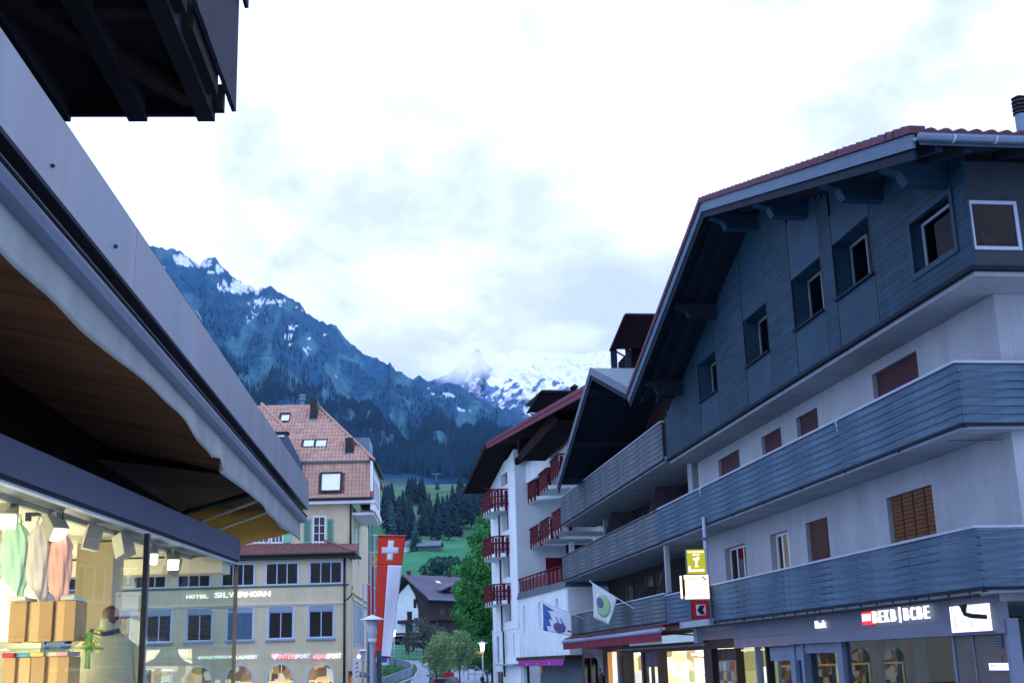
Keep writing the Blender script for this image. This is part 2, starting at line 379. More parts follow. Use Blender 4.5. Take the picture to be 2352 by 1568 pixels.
# cladding with its windows
wins = [(19.12, 20.66, 8.35, 9.32), (22.37, 24.33, 8.95, 10.15), (25.05, 26.86, 8.95, 10.15), (28.62, 30.45, 8.93, 10.15), (33.02, 34.80, 8.90, 10.02)]
pan = [(22.38, 24.33), (24.98, 26.86), (28.60, 30.48), (32.98, 34.82)]
q = MB()
ss = [18.62]
for a, b in ((18.62, 19.12), (19.12, 20.66), (20.66, 22.37), (22.37, 24.33), (24.33, 25.05), (25.05, 26.86), (26.86, 28.62), (28.62, 28.9), (28.9, 30.45), (30.45, 33.02), (33.02, 34.80), (34.80, 37.4), (37.4, 38.8)):
    h = [w for w in wins if w[0] <= (a + b) / 2 <= w[1]]
    T_ = .08 if b < 21 else .45
    if h: q.box(CL + .05, CL + T_, a, b, 7.863, h[0][2])
    zb_ = h[0][3] if h else 7.863
    za, zc = gab(a) - .12, gab(b) - .12
    q.prism([(CL + .05, a, zb_), (CL + .05, b, zb_), (CL + .05, b, max(zc, zb_ + .01)), (CL + .05, a, max(za, zb_ + .01))], (T_ - .05, 0, 0))
q.build('gable_wall', M_slate2, RB)
rr = random.Random(4); pitch = .125; segs = [(18.62, 22.35), (24.34, 24.97), (26.87, 28.59), (30.49, 32.97), (34.83, 38.8)]
z = 7.87; nb = 0
while z < 12.6:
    for a, b in segs:
        # clip under the roof
        aa, bb = a, b
        top = z + pitch
        lo = rs0 + (top + .12 - rz0) / (rz1 - rz0) * (rs1 - rs0); hi = rs1 + (top + .12 - rz1) / (rz2 - rz1) * (rs2 - rs1)
        aa, bb = max(aa, lo), min(bb, hi)
        if bb - aa < .15: continue
        parts_ = [(aa, bb)]
        w0 = wins[0]
        if a < 20 and z + pitch > w0[2] and z < w0[3]:
            parts_ = [(aa, min(bb, w0[0])), (max(aa, w0[1]), bb)]
        for (c, d) in parts_:
            if d - c < .06: continue
            o_ = rr.uniform(0, .0015)
            q = MB(); q.box(CL + .012 - o_, CL + .048, c, d, z, z + pitch - .005); q.build('cladding_board', M_slate, RB); nb += 1
    z += pitch
for a, b in pan:           # smooth panels under and over the deep windows, with dark joints
    w_ = [w for w in wins if abs(w[0] - a) < .2][0]
    q = MB(); q.box(CL + .018, CL + .048, a + .02, b - .02, 7.87, w_[2] - .03)
    q.build('smooth_panel', M_slate2, RB); q = MB()
    q.prism([(CL + .018, a + .02, w_[3] + .01), (CL + .018, b - .02, w_[3] + .01), (CL + .018, b - .02, min(gab(b), gab(a), 99) - .13), (CL + .018, a + .02, min(gab(a), gab(b)) - .13)], (.03, 0, 0))
    q.build('smooth_panel', M_slate2, RB)
for a, b in pan:
    for t in (a, b): MB().box(CL + .006, CL + .046, t - .016, t + .016, 7.87, gab(t) - .14).build('joint_strip', M_black, RB)
for i, (a, b, z0, z1) in enumerate(wins):
    f = MB()
    if i == 0:
        for u0, u1, v0, v1 in ((a - .11, a, z0 - .11, z1 + .11), (b, b + .11, z0 - .11, z1 + .11), (a, b, z0 - .11, z0), (a, b, z1, z1 + .11)): f.box(CL - .02, CL + .05, u0, u1, v0, v1)
        f.build('window_surround', M_slate2, RB)
        window(RB, 'x', CL, a, b, z0, z1, M_trim, M_dglass, 1, 1, .05, inn=.22)
    else:
        f.box(CL - .05, CL + .05, a - .02, b + .02, z0 - .05, z0 - .004); f.build('sill', M_soffit, RB)
        f = MB(); f.box(CL + .451, CL + 1.5, b, b + .02, z0, z1); f.box(CL + .451, CL + 1.5, a, b, z1, z1 + .02); f.build('reveal', M_slate2, RB)
        window(RB, 'x', CL, b - .92, b - .06, z0 + .02, z1 - .02, mat('pale sash painted dim grey', (.13, .17, .22), .5), M_dglass, 1, 1, .055, inn=.40)  # dimness of the deep recess painted into the pale sashes
        g = MB(); g.box(CL + .462, CL + .55, a, b - .93, z0, z1); g.build('closed_panel', M_soffit, RB)
# return wall with the big picture window
q = MB(); wall(q, 'y', 18.66, 18.9, CL + .05, 12.6, 7.863, 9.75, [(10.66, 11.43, 8.2, 8.97)]); q.box(12.6, 24, 18.66, 18.9, 7.863, 9.75)
q.build('return_wall', mat('slate return cladding', (.022, .036, .052), .7, .15, 3, .2), RB)
wf = window(RB, 'y', 18.62, 10.60, 11.49, 8.14, 9.02, M_trim, M_dglass, 1, 1, .06, inn=-.0, room=True)
# white deer figure on the inner sill
q = MB(); q.box(10.72, 11.38, 18.80, 18.9, 8.20, 8.215)
dx, dy, dz = 10.95, 18.70, 8.225
dr = thing('deer_figurine', 'small white deer ornament inside the picture window under the eaves', 'figurine', FS, (dx, dy, dz))
q = MB()
for ox in (-.07, -.055, .075, .09): q.tube([(dx + ox, dy, dz), (dx + ox * .9, dy, dz + .09)], .007, 6)
q.tube([(dx - .09, dy, dz + .115), (dx + .02, dy, dz + .10), (dx + .10, dy, dz + .11)], .028, 8, .03)
q.tube([(dx - .07, dy, dz + .12), (dx - .11, dy, dz + .20), (dx - .115, dy, dz + .24)], .02, 8, .014)
q.tube([(dx - .105, dy, dz + .245), (dx - .155, dy, dz + .235)], .018, 8, .009)
q.tube([(dx - .11, dy, dz + .26), (dx - .09, dy, dz + .30), (dx - .11, dy, dz + .33)], .005, 5); q.tube([(dx - .115, dy, dz + .26), (dx - .14, dy, dz + .31)], .005, 5)
q.build('body', mat('white ceramic', (.75, .78, .8), .3, .02), dr, smooth=True)
# roof: slabs, barge boards, purlins, rafters, tiles, gutter
VX = 9.15
def slope(a, za, b, zb2, x0, x1, th, nm, m, off=0.):
    q = MB(); q.prism([(x0, a, za + off), (x0, b, zb2 + off), (x0, b, zb2 + off + th), (x0, a, za + off + th)], (x1 - x0, 0, 0)); return q.build(nm, m, RB)
rf = slope(rs0, rz0, rs1, rz1, VX + .05, 24, .10, 'roof', M_soffit, -.02)
rf2 = slope(rs1, rz1, rs2, rz2, VX + .05, 24, .10, 'roof', M_soffit, -.02)
q = MB()
q.prism([(VX, rs0, rz0 - .17), (VX, rs1, rz1 - .17), (VX, rs1, rz1 + .07), (VX, rs0, rz0 + .07)], (.045, 0, 0))
q.prism([(VX, rs1, rz1 - .17), (VX, rs2, rz2 - .17), (VX, rs2, rz2 + .07), (VX, rs1, rz1 + .07)], (.045, 0, 0)); q.build('barge_board', mat('bluish grey barge board', (.05, .11, .18), .5, .12), RB)
q = MB()
q.prism([(VX + .045, rs0 + .1, rz0 - .33), (VX + .045, rs1, rz1 - .33), (VX + .045, rs1, rz1 - .171), (VX + .045, rs0 + .1, rz0 - .171)], (.05, 0, 0))
q.prism([(VX + .045, rs1, rz1 - .33), (VX + .045, rs2, rz2 - .33), (VX + .045, rs2, rz2 - .171), (VX + .045, rs1, rz1 - .171)], (.05, 0, 0)); q.build('inner_barge_board', M_soffit, RB)
for xr in (9.55, 10.05):
    q = MB(); q.prism([(xr, rs0 + .05, rz0 - .20), (xr, rs1, rz1 - .20), (xr, rs1, rz1 - .025), (xr, rs0 + .05, rz0 - .025)], (.13, 0, 0)); q.build('rafter', M_soffit, RB)
    q = MB(); q.prism([(xr, rs1, rz1 - .20), (xr, rs2 - .05, rz2 - .20), (xr, rs2 - .05, rz2 - .025), (xr, rs1, rz1 - .025)], (.13, 0, 0)); q.build('rafter', M_soffit, RB)
x = 11.2
while x < 15:
    q = MB(); q.prism([(x, rs0 + .1, rz0 - .16), (x, 18.7, gab(18.7) - .16), (x, 18.7, gab(18.7) - .03), (x, rs0 + .1, rz0 - .03)], (.12, 0, 0)); q.build('rafter', M_soffit, RB); x += .62
for s_, zt in ((19.15, None), (21.75, None), (25.6, None), (28.95, None), (32.7, None), (36.6, None)):
    zt = gab(s_) - .21; q = MB(); w_ = .13
    q.prism([(VX + .22, s_ - w_, zt), (VX + .22, s_ - w_, zt - .12), (VX + .52, s_ - w_, zt - .20), (VX + .62, s_ - w_, zt - .40), (CL + .04, s_ - w_, zt - .42), (CL + .04, s_ - w_, zt)], (0, 2 * w_, 0))
    q.build('purlin', M_slate2 if s_ < 30 else M_soffit, RB)
# verge tiles
vt = MB(); vt.prism([(-.02, 0, -.06), (-.02, .335, -.06), (-.02, .335, .085), (-.02, 0, .06)], (.26, 0, 0)); vme = vt.mesh('verge_tile'); vme.materials.append(M_tile)
def verge(a, za, b, zb2):
    L = hypot(b - a, zb2 - za); n = int(round(L / .30)); an = atan2(zb2 - za, b - a)
    for k in range(n):
        t = k / n; o_ = piece(vme, 'verge_tile', RB, (VX - .03, a + (b - a) * t, za + (zb2 - za) * t + .135 + U(-.004, .004)), rot=(an + U(-.01, .01), 0, 0))
verge(rs0 - .05, rz0, rs1, rz1); verge(rs2 + .05, rz2, rs1, rz1)
et = MB()
prof = [(0, 0), (.05, .035), (.11, .05), (.17, .035), (.22, 0), (.26, -.005)]
et.prism([(x_, 0, z_) for x_, z_ in prof] + [(.26, 0, -.03), (0, 0, -.03)], (0, .36, 0)); eme = et.mesh('eave_tile'); eme.materials.append(M_tile)
x = VX + .2; an = atan2(rz1 - rz0, rs1 - rs0)
for row in range(2):
    x = VX + .2
    while x < 15:
        piece(eme, 'eave_tile', RB, (x, rs0 - .06 + row * .33, rz0 + .12 + row * .33 * math.tan(an)), rot=(an, 0, 0)); x += .262
q = MB(); q.box(VX + .1, 15, rs0 - .045, rs0 - .01, rz0 - .12, rz0 + .09); q.build('eave_fascia', M_zinc, RB)
q = MB(); n = 10; pts = []
ring = [(cos(pi + pi * k / n) * .085, sin(pi + pi * k / n) * .085) for k in range(n + 1)] + [(cos(2 * pi - pi * k / n) * .075, sin(2 * pi - pi * k / n) * .075) for k in range(n + 1)]
q.prism([(VX - .02, rs0 - .14 + c, rz0 - .02 + d) for c, d in ring], (6, 0, 0)); gt = q.build('gutter', M_zinc, RB)
x = VX + .6
while x < 15:
    q = MB(); q.prism([(x, rs0 - .14 + c * 1.12, rz0 - .02 + d * 1.12) for c, d in ring], (.035, 0, 0)); q.build('gutter_clip', M_trim, gt); x += .72
# flue on the roof at the frame edge
c0 = (12.56, 20.0, 10.55)
fl = thing('chimney_flue', 'tall dark metal flue pipe with ribbed cowl on the right roof', 'chimney', FS, c0)
q = MB(); q.lathe((c0[0] + .12, c0[1], c0[2] - .6), [(.115, 0), (.115, 1.35)], 18); q.build('pipe', M_zinc, fl, smooth=False)
q = MB(); pr = [(.10, 1.33), (.10, 1.36)]
for k in range(4): pr += [(.14, 1.37 + k * .075), (.14, 1.40 + k * .075), (.10, 1.41 + k * .075), (.10, 1.435 + k * .075)]
pr += [(.14, 1.69), (.05, 1.74)]
q.lathe((c0[0] + .12, c0[1], c0[2] - .6), pr, 18); q.build('cowl', M_black, fl)

# ------------------------------------------------------------------ ground floor shops of the near house
M_panel = mat('grey shop fascia panel', (.15, .18, .25), .45, .08, 1.0, .08)
M_panel2 = mat('mauve grey stone panel', (.20, .17, .21), .6, .12, 2.0, .15)
M_framebl = mat('light blue grey shop frame', (.13, .18, .28), .4, .06)
M_brownw = mat('very dark brown shop frame', (.030, .017, .016), .5, .2)
q = MB(); q.box(11.0, 11.2, 20.05, 34.6, 2.10, 2.50); q.box(11.003, 11.2, 20.05, 30.2, 1.86, 2.097); q.build('shop_fascia', M_panel, RB)
q = MB(); q.box(11.02, 11.2, 30.2, 34.6, 1.84, 2.095); q.box(11.06, 11.3, 34.6, 38.2, 2.12, 2.5); q.build('shop_fascia', M_panel2, RB)
q = MB(); q.box(11.05, 24, 20.0, 38.2, 2.38, 2.52); q.build('shop_ceiling', M_plaster, RB)
for a, b in ((30.3, 30.62), (29.68, 29.86), (27.28, 27.6), (22.02, 22.1), (33.2, 33.3)):
    q = MB(); q.box(11.16, 11.36, a, b, GZ, 1.86); q.build('pillar', M_framebl, RB)
q = MB(); q.box(11.36, 11.40, 20.0, 30.6, GZ, GZ + .3); q.box(11.2, 11.3, 27.6, 29.68, 1.64, 1.85); q.box(11.2, 11.3, 29.86, 32.2, 1.48, 1.83); q.build('transom', M_framebl, RB)
# bank window, door
def pane(nm, x, a, b, z0, z1, m=None, par=RB):
    q = MB(); q.box(x, x + .012, a, b, z0, z1); return q.build(nm, m or M_shopglass, par)
M_bankglass = glass('bank window glass', (.70, .82, .84), 2.1)
pane('shop_window', 11.26, 22.1, 27.28, GZ + .3, 1.86, M_bankglass)
pane('shop_window', 11.26, 29.86, 32.2, GZ + .3, 1.48, M_bankglass)
pane('glass_door', 11.30, 27.6, 28.6, GZ, 1.64, M_bankglass); pane('glass_door', 11.33, 28.6, 29.68, GZ, 1.64, M_bankglass)
M_int = mat('dim bank interior wall', (.05, .10, .12), .8, .15, 1.0); M_int2 = mat('dim mauve interior wall', (.15, .12, .16), .8, .15, 1.0)
q = MB(); q.box(14.2, 14.3, 20.5, 33, GZ, 2.38); q.box(11.5, 14.2, 22.0, 22.05, GZ, 2.38); q.build('bank_interior', M_int, RB)
q = MB(); q.box(11.9, 14.2, 27.35, 27.45, GZ, 2.38); q.box(12.6, 12.7, 28.3, 29.7, GZ, 2.38); q.box(12.3, 12.4, 23.1, 24.4, GZ, 2.38); q.build('partition', M_int2, RB)
q = MB(); q.box(12.0, 12.05, 24.9, 25.5, GZ, 2.38); q.box(11.9, 11.95, 26.0, 26.6, GZ, 2.1); q.build('roller_banner', mat('teal banner', (.03, .10, .13), .8), RB)
q = MB(); q.box(12.5, 12.6, 28.9, 29.2, .5, 1.15); q.build('leaflet_rack', M_dark, RB)
# cash machine wall
M_cash = mat('brown grey cash machine wall', (.115, .10, .105), .35, .15, 1.5, .05, metal=.3)
q = MB(); q.box(11.18, 11.3, 20.12, 22.02, GZ, 1.86); q.build('cash_machine_wall', M_cash, RB)
q = MB(); q.box(11.16, 11.18, 21.3, 21.33, GZ, 1.86); q.box(11.12, 11.34, 20.02, 20.12, GZ, 2.1); q.build('wall_edge', M_framebl, RB)
v = onx(FS, 2295, 1474, 11.17); vc = v[1]; vz = v[2]
q = MB(); q.box(11.155, 11.178, vc - .105, vc + .105, vz - .1, vz + .1); vg = q.build('air_vent', M_zinc, RB)
for k in range(4): MB().box(11.149, 11.156, vc - .085, vc + .085, vz - .075 + k * .042, vz - .055 + k * .042).build('louvre', M_black, vg)
q = MB(); q.box(11.165, 11.18, 20.4, 21.0, 1.36, 1.50); q.build('cover_plate', M_cash, RB)
G_white = glow('lit white acrylic', (.96, .98, 1.0), 1.15)
G_white2 = glow('lit white letters', (1.0, 1.0, 1.0), 1.3)
G_red = glow('lit red acrylic', (1.0, .03, .03), 1.2, (.6, .02, .02))
cmz = thing('cash_machine_screen', 'small lit purple white screen on the cash machine wall', 'screen', FS, (11.17, 20.6, 1.1))
a_ = onx(FS, 2272, 1522, 11.16); b_ = onx(FS, 2316, 1538, 11.16)
MB().box(11.15, 11.18, b_[1], a_[1], b_[2], a_[2]).build('screen', glow('lit lavender screen', (.80, .74, 1.0), 1.3), cmz)
q = MB(); q.box(11.135, 11.15, b_[1] - .01, a_[1] + .01, b_[2] - .012, b_[2] - .001); q.build('frame', mat('violet plastic', (.08, .04, .4), .4), cmz)
text('BEKB BCBE', .028, mat('grey violet print', (.35, .3, .5), .6), cmz, (11.148, a_[1] - .07, (a_[2] + b_[2]) / 2), 'x', .001, .02, name='lettering')
# lit instruction light box
ib = thing('light_box_sign', 'bright white light box with outline figures using a machine, behind the drain pipe', 'sign', FS, (11.0, 20.8, 1.9))
a_ = onx(FS, 2180, 1393, 10.96); b_ = onx(FS, 2270, 1530, 10.96); A0, A1, Z1 = a_[1], onx(FS, 2268, 1390, 10.96)[1], a_[2]; Z0 = onx(FS, 2190, 1452, 10.96)[2]
MB().box(10.96, 11.0, A1, A0, Z0, Z1).build('light_panel', glow('white light box face', (.97, 1, 1), 1.1), ib)
MB().box(10.953, 11.0, A1 - .012, A0 + .012, Z0 - .014, Z0 - .001).build('frame', mat('violet trim', (.10, .05, .5), .4), ib)
LB = (.65 * 1.0); li = mat('pale olive print', (.72, .74, .60), .7, emis=(.85, .88, .65), es=.55)
w_ = A0 - A1; hh = Z1 - Z0
def fig(cx):
    q = MB(); x_ = 10.958
    c = (A0 - cx * w_, Z0 + hh * .58)
    q.prism([(x_, c[0] + .045 * cos(k * pi / 6), c[1] + .055 * sin(k * pi / 6)) for k in range(12)], (-.003, 0, 0))
    q.prism([(x_, c[0] + .01, Z0 + hh * .42), (x_, c[0] - .05, Z0 + hh * .42), (x_, c[0] - .09, Z0 + hh * .13), (x_, c[0] + .02, Z0 + hh * .13)], (-.003, 0, 0))
    q.prism([(x_, c[0] - .05, Z0 + hh * .40), (x_, c[0] - .17, Z0 + hh * .20), (x_, c[0] - .22, Z0 + hh * .19), (x_, c[0] - .22, Z0 + hh * .15), (x_, c[0] - .15, Z0 + hh * .15), (x_, c[0] - .06, Z0 + hh * .30)], (-.003, 0, 0))
    q.build('figure_print', li, ib)
    q = MB(); x0 = c[0] - .16; 
    for u0, u1, v0, v1 in ((0, .14, 0, .01), (0, .14, .16, .17), (0, .01, .01, .16), (.13, .14, .01, .16)): q.box(x_ - .003, x_, x0 - u1 - .02, x0 - u0 - .02, Z0 + hh * .40 + v0, Z0 + hh * .40 + v1)
    q.build('machine_print', mat('violet print', (.3, .3, .5), .7), ib)
fig(.12); fig(.52)
for cx in (.07, .42): MB().box(10.955, 10.958, A0 - cx * w_ - .025, A0 - cx * w_ + .015, Z0 + hh * .85, Z0 + hh * .93).build('logo_print', mat('pink print', (.7, .2, .3), .6), ib)
# BEKB | BCBE sign and its red arrow logo
sg = thing('bank_name_sign', 'lit white letters BEKB | BCBE with a glowing red square on the shop fascia', 'sign', FS, (10.99, 23, 2.0))
p0 = onx(FS, 2007, 1430, 10.93); p1 = onx(FS, 2143, 1419, 10.93); hL = onx(FS, 2007, 1402, 10.93)[2] - p0[2]
zz = p0[2]; tot = p0[1] - p1[1]
for i, ch in enumerate('BEKB|BCBE'):
    yy = p0[1] - tot * (i / 8.95) * .985
    if ch == '|': MB().box(10.90, 10.94, yy - tot * .045 - .015, yy - tot * .045 + .015, zz - .035, zz + hL + .02).build('letter_bar', G_white2, sg)
    else: text(ch, hL, G_white2, sg, (10.93, yy, zz), 'x', .022, .0, name='letter', fix=tot * .066)
r0 = onx(FS, 1985, 1450, 10.92); r1 = onx(FS, 2000, 1406, 10.92)
q = MB(); q.box(10.90, 10.985, r1[1] - .04, r0[1] + .01, r1[2] - .235, r1[2] + .02); q.build('logo_box', G_red, sg)
q = MB(); q.box(10.893, 10.899, r1[1] - .02, r0[1] - .02, r1[2] - .16, r1[2] - .02); q.build('logo_face', glow('pinkish white acrylic', (1, .9, .93), 1.6), sg)
cy_ = (r1[1] + r0[1]) / 2 - .01; cz_ = r1[2] - .09
q = MB(); q.prism([(10.890, cy_ + .03, cz_), (10.890, cy_ - .005, cz_ + .06), (10.890, cy_ - .022, cz_ + .06), (10.890, cy_ + .008, cz_), (10.890, cy_ - .022, cz_ - .06), (10.890, cy_ - .005, cz_ - .06)], (-.004, 0, 0)); q.build('arrow', glow('lit magenta arrow', (.8, .05, .35), .9), sg)
bk = thing('small_bank_sign', 'small lit white word Bank on the grey shop fascia', 'sign', FS, (10.99, 27, 2.0))
p0 = onx(FS, 1873, 1442, 10.95); p1 = onx(FS, 1896, 1441, 10.95); h_ = onx(FS, 1873, 1424, 10.95)[2] - p0[2]
text('Bank', h_ * .95, G_white2, bk, (10.96, p0[1], p0[2]), 'x', .02, .035, fix=p0[1] - p1[1], name='letters')
# drain channel under the lowest balcony and its thick bent pipe
gz = thing('drain_channel', 'long dark metal rain channel under the lowest balcony with a thick bent outlet pipe', 'gutter', FS, (10.7, 25, 2.4))
q = MB(); q.prism([(10.50 + c * .6, 19.75, 2.49 + d * .6) for c, d in ring], (0, 18.3, 0)); q.box(10.44, 10.56, 19.72, 19.76, 2.43, 2.50); q.build('channel', M_black, gz)
s_ = 19.95
while s_ < 38: MB().box(10.49, 10.505, s_, s_ + .02, 2.43, 2.56).build('bracket', M_black, gz); s_ += .75
o0 = onx(FS, 2212, 1386, 10.62); o1 = onx(FS, 2218, 1412, 10.55)
PP = [(10.62, o0[1], 2.36), (10.62, o0[1], 2.26), (10.63, o0[1] - .02, 2.20), (10.72, o0[1] - .06, 2.165), (12.2, o0[1] - .30, 2.03)]
q = MB(); q.tube(PP, .042, 12); q.lathe((10.62, o0[1], 2.25), [(.042, 0), (.05, .04), (.085, .11)], 12); q.build('outlet_pipe', M_black, gz, smooth=True)
cs = thing('wall_light_panel', 'bright strip light glowing on the pale wall right of the light box', 'light', FS, (11.05, 20.3, 2.0))
MB().box(11.10, 11.12, 20.16, 20.75, 1.92, 2.06).build('diffuser', glow('cool strip light', (.93, 1, .97), 2.2), cs)
al = bpy.data.lights.new('cash_lamp', 'AREA'); al.energy = 6; al.size = .6; al.size_y = .15; al.shape = 'RECTANGLE'; al.color = (.9, 1, .93)
ao = bpy.data.objects.new('cash_lamp', al); link(ao); ao.location = FS.w((11.0, 20.5, 2.3)); ao.rotation_euler = (0, radians(20), FS.th)
# thin red cable under the corner balcony
q = MB(); q.tube([(10.6, 20.3, 5.17), (13.6, 19.65, 5.10)], .008, 6); solo(q, 'cable', 'thin dark red cable strung under the upper corner balcony', 'cable', mat('dark red cable', (.12, .03, .03), .6), FS, (10.6, 20.3, 5.17))

# ------------------------------------------------------------------ post office shop (s 30..49)
litcols = [(.95, .82, .5), (.9, .75, .42), (1.0, .93, .7), (.3, .22, .12), (.55, .6, .7), (.8, .35, .2), (.95, .9, .75), (.25, .3, .15)]
M_litA = glowroom('warm glowing shop shelves', litcols, 1.15, (2.2, 2.6, 2.4))
M_litB = glowroom('dim olive glowing shop shelves', [(.33, .31, .15), (.25, .22, .10), (.42, .40, .22), (.10, .08, .05), (.5, .52, .4), (.3, .14, .06)], 1.1, (1.2, 2.2, 2.2))
q = MB(); q.box(11.1, 11.3, 30.62, 32.4, 1.82, 1.85); q.build('shop_frame', M_brownw, RB)
MB().box(11.15, 11.35, 34.9, 37.3, 1.86, 2.14).build('shop_frame', M_brownw, RB)
MB().box(11.15, 11.35, 32.35, 32.45, GZ, 1.82).build('shop_frame', M_brownw, RB); MB().box(11.15, 11.35, 34.9, 35.02, GZ, 1.86).build('shop_frame', M_brownw, RB); MB().box(11.3, 11.42, 35.03, 37.4, GZ, 1.85).build('shop_frame', M_brownw, RB)
pane('shop_window', 11.25, 32.45, 34.9, GZ + .3, 1.80, glass('news shop glass', (.95, .97, .9), 1.14))
MB().box(13.0, 13.05, 32.2, 35.3, GZ, 1.84).build('shop_interior', M_litB, RB); MB().box(11.42, 12.99, 35.1, 35.15, GZ, 1.84).build('shop_interior', M_litB, RB); MB().box(11.42, 14.1, 32.25, 32.3, GZ, 2.3).build('partition', M_int, RB)
MB().box(11.3, 13.0, 32.4, 34.9, 1.76, 1.80).build('lamp_strip', glow('yellowish ceiling light', (1, .92, .55), .8), RB)
MB().box(11.27, 11.29, 32.5, 33.0, .85, 1.33).build('window_notice', glow('backlit white notice', (1, .97, .85), .9), RB)
# poster board
pb = thing('poster_board', 'notice board crowded with small red yellow and grey posters beside the lit window', 'notice board', FS, (11.2, 36, .2))
MB().box(11.26, 11.295, 35.05, 36.95, -.2, 1.52).build('board', mat('board backing', (.22, .22, .2), .8), pb)
rr = random.Random(12); pc = [(.35, .06, .04), (.5, .33, .06), (.42, .42, .42), (.20, .20, .20), (.10, .10, .12), (.38, .30, .22), (.45, .45, .42)]
for i in range(5):
    for j in range(6):
        c = rr.choice(pc); a = 35.08 + i * .375; z = -.15 + j * .275
        MB().box(11.246 - rr.random() * .006, 11.259, a + rr.uniform(0, .03), a + .34, z + rr.uniform(0, .03), z + .25).build('poster', mat('poster %d' % pc.index(c), c, .6, .3, 14), pb)
# portal and windows of the post office
PO = thing('post_office_front', 'dark framed post office front with warm lit windows and double door', 'shop front', FS, (11.3, 43, GZ))
PX = 11.15
q = MB()
wall(q, 'x', PX, PX + .2, 37.3, 49.2, GZ, 2.12, [(38.15, 43.3, GZ + .2, 1.85), (43.95, 46.0, GZ, 1.86), (46.35, 48.4, GZ + .2, 1.88)])
q.build('frame', M_brownw, PO)
MB().box(PX - .12, PX + .01, 37.6, 50, 1.96, 2.03).build('ledge', M_panel2, PO)
M_postg = glass('post window glass', (.95, .97, .94), 1.14); pane('window_pane', PX + .1, 38.15, 43.3, GZ + .2, 1.85, M_postg, par=PO); pane('window_pane', PX + .1, 46.35, 48.4, GZ + .2, 1.88, M_postg, par=PO)
for a, b in ((44.0, 44.95), (45.0, 45.95)):
    d = MB(); wall(d, 'x', PX + .06, PX + .12, a, b, GZ, 1.86, [(a + .14, b - .14, GZ + .3, .5), (a + .14, b - .14, .62, 1.35)]); dd = d.build('door', mat('dark blue door', (.04, .045, .10), .4), PO)
    MB().box(PX + .08, PX + .09, a + .14, b - .14, .62, 1.35).build('door_pane', M_shopglass, dd); MB().box(PX + .08, PX + .09, a + .14, b - .14, GZ + .3, .5).build('door_pane', glass('bluish lower glass', (.3, .35, .6)), dd)
MB().box(14.5, 14.55, 37.5, 49.2, GZ, 1.95).build('interior', M_litA, PO); MB().box(11.5, 14.5, 48.9, 48.95, GZ, 1.95).build('interior', M_litA, PO); MB().box(12.4, 14.5, 44.3, 44.35, GZ, 1.95).build('interior', M_litA, PO)
MB().box(11.4, 14.5, 37.5, 49.2, 1.96, 2.0).build('ceiling', glow('lit cream ceiling', (1, .85, .55), .8), PO)  # ceiling glows by itself, lamp light put into its emission
q = MB(); q.box(12.1, 12.15, 41.0, 42.6, -.5, 1.6); q.build('display_panel', glow('glowing white display', (1, .95, .72), 1.2), PO)
q = MB(); q.box(12.0, 12.4, 38.6, 39.3, GZ, .9); q.box(12.0, 12.4, 39.8, 40.4, GZ, 1.2); q.build('card_rack', glowroom('glowing card rack goods', litcols, .5, (4, 7, 7)), PO)
q = MB(); q.box(11.8, 11.85, 38.9, 40.6, 1.05, 1.08); q.box(11.8, 11.85, 39.4, 39.45, -.5, 1.05); q.build('display_rail', mat('pale birch', (.5, .38, .25), .6), PO)
for s_, w_ in ((47.5, .25), (41.8, .35), (40.3, .3), (39.4, .25), (38.6, .25)):
    MB().box(11.9, 12.2, s_, s_ + w_, 1.70, 1.76).build('ceiling_spot', glow('bright spot', (1, .97, .9), 4), PO)
MB().box(11.7, 11.72, 39.35, 39.95, 1.05, 1.75).build('hanging_poster', mat('blue poster', (.10, .18, .5), .6), PO)
pl_ = bpy.data.lights.new('post_lamp', 'POINT'); pl_.energy = 220; pl_.color = (1, .8, .5); pl_.shadow_soft_size = .3
po_ = bpy.data.objects.new('post_lamp', pl_); link(po_); po_.location = FS.w((12.6, 41, 1.3))
# signs on the bracket by the down pipe
dp = thing('drain_pipe', 'pale grey down pipe running past the illuminated signs', 'pipe', FS, (10.4, 34.6, 2.5))
q = MB(); q.tube([(10.38, 34.6, 2.5), (10.38, 34.6, 5.5)], .055, 12); q.build('pipe', M_trim, dp, smooth=True)
MB().box(10.31, 10.45, 34.53, 34.67, 4.85, 4.92).build('clamp', M_zinc, dp)
def signbox(nm, label, x0, x1, z0, z1, side, face, y=34.55, t=.12):
    s = thing(nm, label, 'sign', FS, ((x0 + x1) / 2, y, z0))
    q = MB(); q.box(x0, x1, y + .004, y + t, z0, z1); q.build('case', side, s)
    MB().box(x0 + .015, x1 - .015, y, y + .003, z0 + .015, z1 - .015).build('face', face, s); return s
g1 = signbox('bar_sign', 'illuminated olive green sign with white cocktail glass and arrow', 9.78, 10.35, 3.90, 4.60, mat('dark teal case', (.03, .08, .08), .5), glow('olive lit face', (.42, .40, .01), .95, (.3, .3, .02)))
text('ON THE ROCKS', .055, G_white2, g1, (9.82, 34.545, 4.49), 'y', .003, .06, fix=.48, name='lettering'); text('WALK IN', .045, G_white2, g1, (9.95, 34.545, 4.42), 'y', .003, .06, fix=.22, name='lettering')
q = MB(); y = 34.546; cx = 10.06
q.prism([(cx - .09, y, 4.345), (cx + .02, y, 4.355), (cx + .05, y, 4.385), (cx + .09, y, 4.38), (cx + .10, y, 4.33), (cx + .03, y, 4.25), (cx + .02, y, 4.14), (cx + .06, y, 4.12), (cx + .06, y, 4.10), (cx - .05, y, 4.10), (cx - .05, y, 4.12), (cx - .015, y, 4.14), (cx - .015, y, 4.25), (cx - .09, y, 4.32)], (0, -.005, 0)); q.build('glass_print', G_white2, g1)
